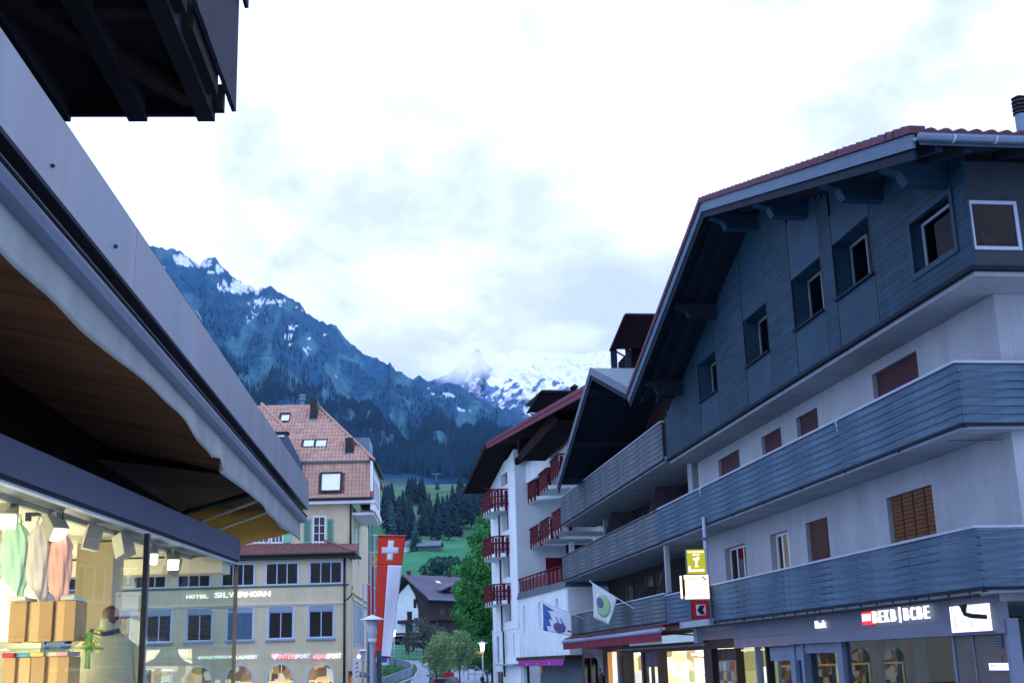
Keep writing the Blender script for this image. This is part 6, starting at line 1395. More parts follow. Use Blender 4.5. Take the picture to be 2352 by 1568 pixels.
# ------------------------------------------------------------------ trees
M_trunk = mat('grey brown bark', (.035, .030, .028), .9, .3, 8, .4)
M_fir = mat('dark fir needles', (.006, .030, .042), .9, .35, .8); M_fir2 = mat('blue green fir needles', (.016, .062, .066), .9, .3, .8)
def fir_mesh(seed, m):
    rr = random.Random(seed); q = MB(); H = 1.0; tiers = 11
    for k in range(tiers):
        z0 = .10 + .86 * k / tiers; r0 = .175 * (1 - k / tiers) ** .85 + .012; n = 9
        for i in range(n):
            a = 2 * pi * (i + .5 * (k % 2) + rr.uniform(-.2, .2)) / n; rl = r0 * rr.uniform(.7, 1.25); w = .32 * rl + .01
            tip = Vector((rl * cos(a), rl * sin(a), z0 - rl * .38)); pr = Vector((-sin(a), cos(a), 0)); top = Vector((0, 0, z0 + .13)); mid = Vector((rl * .6 * cos(a), rl * .6 * sin(a), z0 + .005))
            q.add([top, mid + pr * w, tip, mid - pr * w], [(0, 1, 2), (0, 2, 3)])
    q.add([(.012, 0, .9), (-.012, .01, .9), (0, -.012, .9), (0, 0, 1.02)], [(0, 1, 3), (1, 2, 3), (2, 0, 3)])
    me = q.mesh('crown', fix=False); me.materials.append(m); return me
firs = [fir_mesh(k, M_fir) for k in range(3)] + [fir_mesh(9, M_fir2)]
tk = MB(); tk.lathe((0, 0, -.03), [(.022, 0), (.018, .2), (.004, .9)], 6); tkm = tk.mesh('trunk'); tkm.materials.append(M_trunk)
def fir(px, R_, h, lab, grp, v):
    x, y = pos_px(px, R_); z = ground_z(x, y)
    t = thing('fir_tree', lab, 'tree', FW, (x, y, z), grp)
    a = bpy.data.objects.new('crown', firs[v]); link(a); a.parent = t; w = U(1.5, 2.2); a.scale = (h * w * .75, h * w * .75, h); a.rotation_euler = (0, 0, U(0, 6))
    b = bpy.data.objects.new('trunk', tkm); link(b); b.parent = t; b.scale = (h, h, h)
rr = random.Random(17)
for (x0, x1, R0_, R1_, n_, h0, h1, lab, grp, vv) in (
    (884, 902, 520, 600, 7, 13, 17, 'dark fir at the left edge of the meadow beside the hotel', 'firs beside the hotel roof', 0),
    (938, 974, 640, 700, 14, 10, 15, 'dark fir of the round clump in the upper meadow', 'firs of the clump in the upper meadow', 1),
    (915, 1045, 495, 570, 44, 8, 13, 'dark fir in the wood above the huts', 'firs of the wood above the huts', 2),
    (1040, 1120, 520, 640, 20, 11, 17, 'dark fir in the wood right of the meadow', 'firs right of the meadow', 0)):
    spots = sorted((rr.uniform(x0, x1), rr.uniform(R0_, R1_), rr.uniform(h0, h1)) for _ in range(n_))
    for k, (a_, b_, c_) in enumerate(spots):
        fir(a_, b_, c_, lab.replace('dark', ('tall' if c_ > (h0 + h1) / 2 else 'low') + ' dark', 1) + (', left side' if k < n_ / 3 else ', middle' if k < 2 * n_ / 3 else ', right side'), grp, vv)
for (px, R_, h, lab) in ((957, 470, 13, 'lighter blue green fir in front of the dark wood'), (900, 500, 17, 'pale blue green fir beside the hotel oriel'), (1048, 600, 14, 'small pale fir on the meadow edge'), (1010, 700, 9, 'lone young fir on the upper meadow')): fir(px, R_, h, lab, None, 3)

def leaf_tree(px, R_, blobs, leafm, n, ls, lab, trunk_h, trunk_r=.12, name='leafy_tree', limbs=True, seed=1):
    x, y = pos_px(px, R_); z = ground_z(x, y); t = thing(name, lab, 'tree', FW, (x, y, z)); rr = random.Random(seed)
    V = []; Fc = []
    tot = sum(b[3] ** 2 for b in blobs)
    for (bx, by, bz, br) in blobs:
        for _ in range(int(n * br * br / tot)):
            while 1:
                p = Vector((rr.gauss(0, 1), rr.gauss(0, 1), rr.gauss(0, 1))); 
                if p.length > .1: break
            p = p.normalized() * (rr.random() ** .35); p.z *= .85
            dn = fb(p.x * 2.2 + bx, p.y * 2.2 + by, p.z * 2.2 + bz, 3)
            if dn < -.07 + (.1 if p.length < .6 else 0): continue
            c = Vector((bx, by, bz)) + p * br * (1 + .25 * dn)
            d = Vector((rr.gauss(0, 1), rr.gauss(0, 1), rr.gauss(0, 1) + .6)).normalized(); u = d.orthogonal().normalized(); w = d.cross(u); s = ls * rr.uniform(.6, 1.3); n0 = len(V)
            V += [c - u * s, c + w * s * .6, c + u * s, c - w * s * .6]; Fc.append((n0, n0 + 1, n0 + 2, n0 + 3))
    me = bpy.data.meshes.new('crown'); me.from_pydata(V, [], Fc); me.materials.append(leafm); o = bpy.data.objects.new('crown', me); link(o); o.parent = t
    q = MB(); off = BASE[t.name]
    q.tube([off + Vector((0, 0, -.2)), off + Vector((.05, 0, trunk_h * .5)), off + Vector((0, 0, trunk_h))], trunk_r, 8, trunk_r * .6)
    q.build('trunk', M_trunk, t, smooth=True)
    if limbs:
        for (bx, by, bz, br) in blobs: MB().tube([off + Vector((0, 0, trunk_h * .8)), off + Vector((bx * .5, by * .5, (trunk_h + bz) / 2)), off + Vector((bx, by, bz))], trunk_r * .55, 6, trunk_r * .15).build('limb', M_trunk, t, smooth=True)
    return t
def leafmat(nm, c, c2, sc=.5):
    m = mat(nm, c, .8, .3, sc, col2=c2); t = m.node_tree; b = t.nodes['Principled BSDF']
    b.inputs['Subsurface Weight'].default_value = 0
    return m
L1 = leafmat('bright green maple leaves', (.018, .12, .035), (.07, .36, .09)); L2 = leafmat('soft sage young leaves', (.16, .30, .13), (.32, .50, .22)); L3 = leafmat('blue green leaves', (.010, .055, .055), (.03, .11, .09)); L4 = leafmat('grey brown budding twigs', (.04, .06, .05), (.09, .12, .09))
leaf_tree(1134, 108, [(0, 0, 12.4, 1.9), (-1.0, .3, 10.2, 1.7), (1.5, 0, 10, 2.4), (-1.7, 0, 8.0, 1.6), (1, -.5, 7.2, 2.4), (-1.9, .4, 6.3, 1.6), (-1.3, 0, 4.6, 1.7), (.8, 0, 4.2, 2.1), (-.1, 0, 13.9, 1.1), (-.6, .3, 2.9, 1.4)], L1, 64000, .125, 'big bright green leafy tree beside the white hotel', 4.0, .3, seed=2)
leaf_tree(1118, 125, [(-1, 0, 3.0, 1.7), (1.4, 0, 2.4, 1.8), (0, 0, 4.6, 1.6)], L3, 9000, .16, 'dark green bush like tree under the big bright tree', 1.2, .15, seed=3)
for k, (px, R_, s_) in enumerate(((1001, 72, 1.1), (1014, 80, 1.22), (1054, 76, 1.2))):
    leaf_tree(px, R_, [(.05, 0, 3.0 * s_, .62 * s_), (.40 * s_, .2, 2.5 * s_, .62 * s_), (-.28 * s_, -.2, 2.35 * s_, .52 * s_), (.1, .1, 1.85 * s_, .5 * s_)], L2, 5200, .065, ['slim young sage green tree, leftmost of three behind the red car', 'young sage green tree standing between two others behind the red car', 'young sage green tree, rightmost of three behind the red car'][k], 2.0 * s_, .055, seed=10 + k)
leaf_tree(1032, 82, [(0, 0, 3.2, .9), (.3, 0, 2.4, .8), (-.3, 0, 2.2, .6)], L2, 3600, .07, 'young sage green tree with the rounded top between the three slim trunks', 2.0, .05, seed=15)
leaf_tree(1012, 340, [(0, 0, 9, 5.2), (4, 0, 6.5, 4.2), (-3, 0, 5.5, 3.6)], L3, 9000, .42, 'round blue green tree at the right end of the pasture', 4, .3, seed=5)
leaf_tree(1040, 360, [(0, 0, 9, 4), (4, 0, 7, 4), (-3, 0, 6, 3)], L3, 9000, .42, 'taller blue green tree rising behind the round pasture tree', 4, .3, seed=6)
leaf_tree(1066, 320, [(0, 0, 9, 5), (4, 0, 5, 4.5), (-3, 0, 6, 4)], L1, 9000, .4, 'mid green tree just left of the big bright tree', 3, .3, seed=7)
leaf_tree(973, 205, [(0, 0, 4.2, 2.7), (2.2, 0, 3.0, 2.4), (-1.8, 0, 3, 1.8)], L4, 8000, .16, 'grey brown barely leafed tree before the dark chalet', 2, .15, seed=8)
leaf_tree(1068, 215, [(0, 0, 3.2, 2.2), (2.2, 0, 2.8, 2)], L4, 5000, .15, 'grey green shrubby tree under the chalet roof end', 1.5, .12, seed=9)
leaf_tree(895, 150, [(0, 0, 1.0, .9), (1.2, 0, .8, .8)], L1, 2500, .09, 'low green shrub behind the curved railing', .4, .05, seed=19)
# shrubs and grass bank
def bank(name, pxs, m, lab, n, h, Rj=2.):
    pass

# ------------------------------------------------------------------ road, verge, railing
rows = [(-6, -2.8, 9.6), (20, -3.2, 8.0), (45, -6, 4.1), (66, -9, 0.6), (90, -9.3, -.7), (110, -9.7, -1.8), (130, -11.4, -3.0), (150, -12.9, -3.6), (163, -13.6, -4.4), (176, -14.3, -4.0), (188, -15.5, -1.0), (197, -17.5, 5.0), (203, -19, 9.0)]
q = MB(); vv = []
fine = []
for (a, b) in zip(rows, rows[1:]):
    for k in range(6): t = k / 6; fine.append(tuple(a[i] + (b[i] - a[i]) * t for i in range(3)))
fine.append(rows[-1])
for (y, xl, xr) in fine:
    for k in range(7): x = xl + (xr - xl) * k / 6; vv.append((x, y, (ground_z(x, y) if y > 2 else GZ) + .05))
q.add(vv, [(j * 7 + k, j * 7 + k + 1, (j + 1) * 7 + k + 1, (j + 1) * 7 + k) for j in range(len(fine) - 1) for k in range(6)])
solo(q, 'road', '', None, mat('pale worn asphalt', (.24, .29, .36), .85, .10, .3, .3, 8), FW, (0, 0, 0), kind='structure')
q = MB(); path = [(861, 108), (905, 135), (945, 156), (947.5, 165), (939, 176), (915, 185), (893, 190)]
pp = []
for (a, b) in zip(path, path[1:]):
    for k in range(6): t = k / 6; pp.append((a[0] + (b[0] - a[0]) * t, a[1] + (b[1] - a[1]) * t))
pp.append(path[-1])
PT = []
for px, R_ in pp: x, y = pos_px(px, R_); PT.append(Vector((x, y, ground_z(x, y))))
kp = [p + Vector((.45, 0, 0)) for p in PT[:19]]
q = MB()
for a, b in zip(kp, kp[1:]): q.bar(a + Vector((0, 0, .06)), b + Vector((0, 0, .06)), .22, .16)
solo(q, 'kerb', '', None, mat('pale kerb stone', (.38, .42, .46), .8), FW, (0, 0, 0), kind='structure')
RL = thing('curved_railing', 'curved grey steel railing wrapping the grass bank beside the road', 'railing', FW, tuple(PT[0]))
M_rail = mat('grey steel railing', (.13, .19, .25), .5, .1)
for a, b in zip(PT, PT[1:]):
    MB().bar(a + Vector((0, 0, 1.12)), b + Vector((0, 0, 1.12)), .07, .06).build('top_rail', mat('pale steel rail', (.28, .36, .44), .4), RL)
    MB().bar(a + Vector((0, 0, .62)), b + Vector((0, 0, .62)), .03, .86).build('infill_panel', M_rail, RL)
for p in PT[::2]: MB().box(p.x - .04, p.x + .04, p.y - .04, p.y + .04, p.z - .1, p.z + 1.15).build('post', M_rail, RL)
# timber fences and stone wall of the gardens behind
def fence(pts, h, lab, m, nr=2, sp=3.0):
    W_ = []
    for px, R_ in pts: x, y = pos_px(px, R_); W_.append(Vector((x, y, ground_z(x, y))))
    t = thing('timber_fence', lab, 'fence', FW, tuple(W_[0]))
    for a, b in zip(W_, W_[1:]):
        n = max(1, int((b - a).length / sp))
        for k in range(n):
            p = a + (b - a) * k / n; MB().box(p.x - .07, p.x + .07, p.y - .07, p.y + .07, p.z - .2, p.z + h + .1).build('post', m, t)
        for r_ in range(nr): z = h - r_ * h * .42; MB().bar(a + Vector((0, 0, z)), b + Vector((0, 0, z)), .05, .13).build('rail', m, t)
    return t
M_pf = mat('pale weathered fence wood', (.28, .33, .34), .85, .2, 5)
fence([(890, 203), (935, 206), (985, 208), (1015, 207)], 1.2, 'pale weathered fence along the far side of the road', M_pf)
fence([(890, 226), (930, 226), (975, 220)], 1.2, 'pale fence running above the grass bank under the chalet', M_pf)
fence([(1075, 140), (1110, 135), (1140, 130)], 1.3, 'pale fence behind the lit lamp at the right of the road', M_pf)
fence([(1070, 175), (1150, 165)], 1.1, 'low pale fence further up behind the lit lamp', M_pf)
q = MB(); rr = random.Random(30); vv = []
for k in range(26):
    a = 945 + 38 * k / 26
    for j in range(4):
        x, y = pos_px(a + rr.uniform(-.3, .3), 232 + rr.uniform(-.3, .3)); z = ground_z(x, y) + .3 + j * .42; s = rr.uniform(.16, .26)
        q.lathe((x, y, z - s * .7), [(s * .6, 0), (s, s * .5), (s * .9, s), (s * .4, s * 1.4)], 6)
solo(q, 'dry_stone_wall', 'pale rough stone wall of boulders below the chalet', 'wall', mat('pale rough stone', (.30, .36, .40), .9, .35, 2.0, .3), FW, (-20, 230, 4))
for o in (bpy.data.objects['dry_stone_wall'],): o['kind'] = 'stuff'
# ================================================================== things along and beyond the road
def gz_at(px, R_): x, y = pos_px(px, R_); return x, y, ground_z(x, y)
# --- street lamps
M_glassw = mat('opal lamp glass', (.36, .42, .52), .3, .04); M_cap = mat('white lamp cap', (.55, .60, .68), .4, .05); M_pole = mat('grey lamp pole', (.22, .27, .36), .45, .1)
def lamp(px, pyc, R_, s, lab, lit=False, grp=None, col=(1, .9, .7)):
    c = ony(FW, px, pyc, R_); x, y, zt = c; z0 = ground_z(x, y) if y > 45 else GZ
    t = thing('street_lamp', lab, 'street lamp', FW, (x, y, z0), grp)
    MB().lathe((x, y, zt), [(.375 * s, -.015 * s), (.375 * s, 0), (.20 * s, .06 * s), (.05 * s, .125 * s), (.01, .14 * s)], 20).build('cap', M_cap, t)
    MB().lathe((x, y, zt), [(.115 * s, -.52 * s), (.13 * s, -.50 * s), (.175 * s, -.02 * s)], 18).build('glass', glow('lit lamp glass', col, 2.5) if lit else M_glassw, t, smooth=True)
    MB().lathe((x, y, zt), [(.06 * s, -.66 * s), (.12 * s, -.62 * s), (.13 * s, -.525 * s)], 14).build('collar', M_cap, t)
    MB().tube([(x, y, z0), (x, y, zt - .66 * s)], .075 * s, 10, .055 * s).build('pole', M_pole, t, smooth=True)
    if lit:
        l_ = bpy.data.lights.new('lamp_light', 'POINT'); l_.energy = 60; l_.color = (1, .72, .35); l_.shadow_soft_size = .2; lo_ = bpy.data.objects.new('lamp_light', l_); link(lo_); lo_.location = (x - .3, y - .8, zt - .3 * s)
    return t
lamp(855, 1422, 37, 1.0, 'unlit white lamp with conical cap standing in front of the red and white banner')
lamp(833, 1494, 78, .95, 'small unlit lamp with white cap by the hotel entrance')
lamp(905, 1447, 185, 1.5, 'lit lamp far off at the foot of the pasture beside the banner', True)
l2 = lamp(1107.6, 1476, 98, 1.1, 'lit yellow lamp with walking sign in front of the big green tree', True, col=(1, .86, .5))
x, y, _ = ony(FW, 1101, 1495, 98); q = MB(); q.prism([(x - .36, y - .05, 2.5), (x - .26, y - .05, 2.42), (x + .25, y - .05, 2.42), (x + .25, y - .05, 2.58), (x - .26, y - .05, 2.58)], (0, .03, 0)); q.build('direction_sign', mat('yellow sign', (.75, .42, .01), .5), l2)
c = ony(FW, 859, 1440, 40); dp_ = thing('dark_post', 'dark square post right behind the near unlit lamp', 'post', FW, (c[0] + .12, 40, GZ)); MB().box(c[0] + .08, c[0] + .22, 40, 40.14, GZ, ony(FW, 859, 1493, 40)[2]).build('shaft', mat('dark blue post paint', (.02, .035, .06), .5), dp_)
# --- flagpoles and banners (about 62 m away)
M_redb = mat('banner red', (.50, .035, .02), .8, .06, .8, .1, 20); M_whb = mat('banner white', (.56, .60, .72), .85, .04, .8, .1, 20)
def P62(px, py, Y=62.): return ony(FW, px, py, Y)
BN = thing('banner_flag', 'long red and white banner with white cross hanging from a tall pole', 'banner', FW, (P62(861, 1530)[0], 62, -.7))
tl, tr, br, bl = P62(868, 1229.5), P62(932, 1230.5), P62(897.5, 1511), P62(859.5, 1508)
BNQ = (tl, tr, br, bl)
def bcloth(cells, m, nm, off=0., sub=None, th_=.006):
    P0, P1, P2, P3 = map(Vector, BNQ)
    def at(u, v):
        p = (P0 * (1 - u) + P1 * u) * (1 - v) + (P3 * (1 - u) + P2 * u) * v
        return p + Vector((0, .05 * sin(v * 9 + u * 2) * v + .03 * sin(u * 6 + v * 4) - off, 0))
    q = MB()
    for (u0, u1, v0, v1) in cells:
        nu = max(2, int((u1 - u0) * 14)); nv = max(2, int((v1 - v0) * 60)); vs_ = [at(u0 + (u1 - u0) * i / nu, v0 + (v1 - v0) * j / nv) for j in range(nv + 1) for i in range(nu + 1)]
        q.add(vs_, [(j * (nu + 1) + i, j * (nu + 1) + i + 1, (j + 1) * (nu + 1) + i + 1, (j + 1) * (nu + 1) + i) for j in range(nv) for i in range(nu)])
    o = q.build(nm, m, BN, smooth=True, fix=False); o.modifiers.new('s', 'SOLIDIFY').thickness = th_; return o
bcloth([(0, 1, 0, .245)], M_redb, 'red_field'); bcloth([(0, .43, .245, 1)], M_redb, 'red_stripe'); bcloth([(.43, 1, .245, 1)], M_whb, 'white_stripe')
bcloth([(.38, .60, .04, .205)], M_whb, 'cross_upright', .012); bcloth([(.16, .80, .096, .148)], M_whb, 'cross_arm', .016)
bcloth([(-.01, 1.01, -.004, .012)], mat('banner hem', (.30, .01, .012), .8), 'top_hem', .02)
bcloth([(.43, 1.0, .985, 1.0)], mat('dark hem', (.12, .01, .05), .8), 'bottom_hem', .02)
px_, R_ = 861, 62
z0 = ground_z(tl[0], 62)
MB().tube([(tl[0] - .16, 62.05, z0), (tl[0] - .16, 62.05, tl[2] + .08)], .055, 8, .04).build('pole', M_pole, BN, smooth=True)
MB().tube([(tl[0] - .3, 62.03, tl[2] + .03), (tr[0], 62.03, tr[2] + .02)], .02, 6).build('arm', M_cap, BN)
for k, py in enumerate((1300, 1350, 1400, 1450)): c = P62(864, py); MB().bar((c[0] - .12, 62, c[2]), (c[0] + .02, 62, c[2]), .03).build('clip', M_cap, BN)
def fpole(px, pytop, R_, lab, cl=None):
    c = ony(FW, px, pytop, R_); z0 = ground_z(c[0], R_); t = thing('flagpole', lab, 'flagpole', FW, (c[0], R_, z0))
    MB().tube([(c[0], R_, z0), (c[0], R_, c[2])], .06, 8, .045).build('pole', M_pole, t, smooth=True)
    MB().bar((c[0] - .25, R_, c[2] - .03), (c[0] + .35, R_, c[2] - .03), .03).build('arm', M_cap, t)
    if cl:
        for (x0, x1, y0, y1, m) in cl:
            a, b = ony(FW, x0, y1, R_ + .08), ony(FW, x1, y0, R_ + .08); q = MB(); n = 16; vs_ = []
            for j in range(n + 1):
                for i in range(5): vs_.append((a[0] + (b[0] - a[0]) * i / 4, R_ + .08 + .04 * sin(j * .8 + i), b[2] + (a[2] - b[2]) * j / n))
            q.add(vs_, [(j * 5 + i, j * 5 + i + 1, (j + 1) * 5 + i + 1, (j + 1) * 5 + i) for j in range(n) for i in range(4)])
            q.build('banner', m, t, smooth=True, fix=False).modifiers.new('s', 'SOLIDIFY').thickness = .005
    return t
fpole(852.5, 1266, 68, 'thin flagpole just left of the cross banner with yellow and red cloth', [(853.5, 866, 1267, 1302, mat('yellow banner cloth', (.5, .38, .03), .8)), (853.5, 864, 1302, 1500, mat('red banner cloth', (.38, .02, .03), .8))])
fpole(844, 1340, 74, 'shorter flagpole with faded red cloth beside the hotel wall', [(845, 857, 1341, 1420, M_redb)])
fpole(834, 1340, 80, 'leftmost short flagpole against the hotel side wall')
fb2 = thing('banner_flag', 'lower end of a white and blue banner showing under the cross banner', 'banner', FW, (P62(875, 1530, 70)[0], 70, -.5))
for (x0, x1, y0, y1, m, nm) in ((860, 892, 1480, 1527, M_whb, 'white_field'), (871, 889, 1500, 1520, mat('bright blue print', (.02, .10, .42), .8), 'blue_field'), (860, 866, 1519, 1532, M_redb, 'red_tip')):
    a, b = ony(FW, x0, y1, 70), ony(FW, x1, y0, 70); off = {'white_field': 0, 'blue_field': -.02, 'red_tip': -.03}[nm]; MB().box(a[0], b[0], 70 + off, 70.01 + off, a[2], b[2]).build(nm, m, fb2)
# --- chalet beyond the road
C0 = ony(FW, 983, 1374, 255); FCH = Frame(radians(50), (C0[0], 255, 0)); zE = C0[2]; zB = 5.4
CHL = thing('timber_chalet', 'dark timber chalet with white gable end and broad grey roof below the pasture', 'house', FCH, (0, 0, zB))
M_cw = mat('dark chalet timber', (.035, .024, .028), .8, .3, .8, .3, 8, stretch=(1, 1, 3)); M_crf = mat('purple grey slate roof', (.11, .105, .155), .8, .15, .4, .3, 4)
LX, WY, RZ = 19, 12, zE + 4.9
q = MB(); q.box(1.2, LX, 1.2, WY, zB, zE - .3); q.build('timber_wall', M_cw, CHL)
q = MB(); q.prism([(1.19, 1.2, zE - .3), (1.19, WY, zE - .3), (1.19, 6.6, RZ - .8)], (.2, 0, 0)); q.build('gable', M_cw, CHL)
for (y0, y1, z0, z1) in ((3.9, WY, zB, zE + .0), ): MB().box(1.05, 1.19, y0, y1, zB, zE - 2.2).build('white_wall', M_white, CHL)
MB().prism([(1.05, 3.9, zE - 2.19), (1.05, WY, zE - 2.19), (1.05, WY, zE - .3), (1.05, 6.6, RZ - 1.6), (1.05, 4.9, zE + 1.2)], (.14, 0, 0)).build('white_wall', M_white, CHL)
for (y0, y1, z0, z1) in ((4.3, 5.1, zE - 1.6, zE + .2), (5.6, 7.0, zE - 3.9, zE - 2.2), (3.9, 5.0, zE - 4.6, zE - 3.6), (5.4, 7.0, zE - 6.6, zE - 4.7), (4.3, 5.4, zE - 9.6, zE - 8.2)):
    w = MB().box(1.0, 1.06, y0, y1, z0, z1).build('window', M_dark, CHL)
MB().box(.2, 1.06, 4.9, 9.0, zE - 4.6, zE - 3.9).build('balcony', M_cw, CHL)
for zz_, nm in ((0, 'front'), (1, 'back')):
    y0, y1 = (-.6, 6.6) if zz_ == 0 else (13.8, 6.6)
    q = MB(); q.prism([(-.6, y0, zE - .15), (LX + .6, y0, zE - .15), (LX + .6, y1, RZ), (-.6, y1, RZ)], (0, 0, .35)); q.build('roof', M_crf, CHL)
MB().box(-.62, LX + .6, -.72, -.6, zE - .3, zE + .2).build('eaves_board', mat('pale eaves board', (.20, .22, .30), .6), CHL)
for x0 in (4.5, 8.5, 12): MB().box(x0, x0 + 1.6, 1.12, 1.19, zE - 3.4, zE - 2.0).build('window', mat('dim chalet window', (.05, .04, .06), .4), CHL)
MB().box(.4, LX, .1, 1.2, zE - 4.2, zE - 3.2).build('balcony', M_cw, CHL)
q = MB(); q.prism([(5, .8, zE + 1.0), (13.5, .8, zE + 1.0), (12.4, .8, zE + 2.4), (9.2, .8, zE + 3.1), (6, .8, zE + 2.2)], (0, 3.2, 0)); q.build('dormer', M_wood, CHL)
q = MB(); q.prism([(4.2, .4, zE + 1.6), (9.2, .4, zE + 3.3), (9.2, .4, zE + 3.55), (4.2, .4, zE + 1.9)], (0, 4, 0)); q.build('dormer_roof', M_crf, CHL)
q = MB(); q.prism([(9.2, .4, zE + 3.3), (14.4, .4, zE + 1.6), (14.4, .4, zE + 1.9), (9.2, .4, zE + 3.55)], (0, 4, 0)); q.build('dormer_roof', M_crf, CHL)
MB().box(1.0, 1.6, 6.4, 7.0, RZ - .3, RZ + 1.1).build('chimney', M_black, CHL); MB().box(13.0, 13.7, 6.4, 7.1, RZ - .3, RZ + 1.5).build('chimney', M_black, CHL)
MB().prism([(7.2, 4.2, zE + 3.5), (8.4, 4.2, zE + 3.5), (8.4, 4.9, zE + 3.97), (7.2, 4.9, zE + 3.97)], (0, 0, .12)).build('skylight', G_sky, CHL)
PC = thing('entrance_roof', 'dark flat porch roof in front of the white gable of the chalet', 'porch', FCH, (-4, 4, zB)); MB().box(-5.5, .9, 2.0, 12.0, zE - 7.6, zE - 7.2).build('roof', M_wood, PC)
for y0 in (2.4, 7, 11.5): MB().box(-5.2, -5.0, y0, y0 + .2, zB - 1, zE - 7.6).build('post', M_wood, PC)
c = ony(FW, 935, 1423, 215); up_ = thing('utility_pole', 'dark timber pole with a crossing beam in front of the chalet', 'pole', FW, (c[0], 215, ground_z(c[0], 215)))
MB().box(c[0] - .28, c[0] + .28, 214.8, 215.2, ground_z(c[0], 215) - .3, c[2]).build('shaft', mat('dark tarred wood', (.02, .025, .03), .8), up_); MB().box(c[0] - 2.6, c[0] + 2.2, 214.7, 214.8, c[2] - 2.5, c[2] - 2.1).build('beam', MT['dark tarred wood'], up_); MB().box(c[0] - .9, c[0] + .1, 214.4, 214.7, c[2] - 7.4, c[2] - 5.9).build('notice', M_whb, up_)
def hut(px, py, R_, w, h, lab, m1, m2, th=10):
    x, y = ony(FW, px, py, R_)[:2]; z = ground_z(x, y); F_ = Frame(radians(th), (x, y, z)); t = thing('meadow_hut', lab, 'hut', F_, (0, 0, 0))
    MB().box(-w / 2, w / 2, 0, w * .7, -2.0, h).build('wall', m1, t)
    q = MB(); q.prism([(-w / 2 - .6, -.8, h - .2), (w / 2 + .6, -.8, h - .2), (w / 2 + .6, w * .35, h + w * .22), (-w / 2 - .6, w * .35, h + w * .22)], (0, 0, .25)); q.build('roof', m2, t)
    q = MB(); q.prism([(-w / 2 - .6, w * .7 + .8, h - .2), (w / 2 + .6, w * .7 + .8, h - .2), (w / 2 + .6, w * .35, h + w * .22), (-w / 2 - .6, w * .35, h + w * .22)], (0, 0, .25)); q.build('roof', m2, t)
    return t
M_hw = mat('teal grey hut wall', (.05, .09, .10), .8, .2, 1); M_hr = mat('grey hut roof', (.12, .17, .20), .7, .15, 1)
hut(938, 1262, 470, 7, 2.8, 'pale hut half hidden behind the upper right corner of the banner', M_white, M_hr, 15); hut(985, 1262, 465, 8, 3.0, 'dark grey hut at the top of the green pasture', M_hw, M_hr, -6)
hut(957, 1113, 800, 8, 1.8, 'long low white shed on the upper meadow', M_white, M_whb, 4); hut(990, 1145, 690, 5, 1.2, 'small bright white shed roof lower on the upper meadow', M_white, M_whb, 30)
x, y, z = gz_at(1008, 760); sl_ = thing('ski_lift_pylon', 'thin pale T shaped ski lift pylon on the upper meadow', 'pylon', FW, (x, y, z)); MB().bar((x, y, z), (x, y, z + 11), .35).build('mast', M_zinc, sl_); MB().bar((x - 2.6, y, z + 11), (x + 2.6, y, z + 11), .4).build('crossarm', M_zinc, sl_)
# --- house behind the white hotel
x, y, z = gz_at(1124, 128); RH = thing('rear_house', 'narrow brown house with pale stacked balconies peeping out behind the white hotel', 'house', FW, (x, y, z))
MB().box(x + .15, x + 5, y, y + 5, z, 8.5).build('wall', mat('brown rear wall', (.05, .035, .04), .8, .2), RH)
for (z0, z1) in ((5.75, 7.0), (4.4, 5.6)): MB().box(x - .35, x + .5, y - .9, y, z0, z1).build('balcony', mat('pale balcony cladding', (.36, .42, .48), .7), RH)
MB().box(x - .4, x + .1, y - .6, y - .5, 2.4, 3.6).build('blind', mat('yellow grey blind', (.34, .34, .22), .8), RH)
# --- traffic mirror and small items near the lit lamp
def post_sign(px, py, R_, r_, lab, m, rect=False):
    c = ony(FW, px, py, R_); z0 = ground_z(c[0], R_); t = thing('road_sign', lab, 'sign', FW, (c[0], R_, z0)); MB().tube([(c[0], R_, z0), (c[0], R_, c[2])], .035, 6).build('post', M_pole, t)
    q = MB()
    if rect: q.box(c[0] - r_, c[0] + r_, R_ - .06, R_ - .03, c[2] - r_ * .5, c[2] + r_ * .5)
    else: q.prism([(c[0] + r_ * cos(k * pi / 8), R_ - .05, c[2] + r_ * sin(k * pi / 8)) for k in range(16)], (0, .03, 0))
    q.build('plate', m, t); return t
post_sign(1090, 1514, 112, .34, 'round dark road sign seen from behind left of the lit lamp', mat('dark sign back', (.03, .03, .07), .6))
post_sign(1065, 1517, 150, .3, 'small bright white plate in the fence row behind the young trees', glow('glowing white plate', (.9, 1, 1), .8), True)  # white plate that glows by itself
post_sign(1120, 1516, 118, .25, 'small orange lit plate by the dark hedge near the white hotel', glow('orange plate', (1, .6, .25), .9), True)
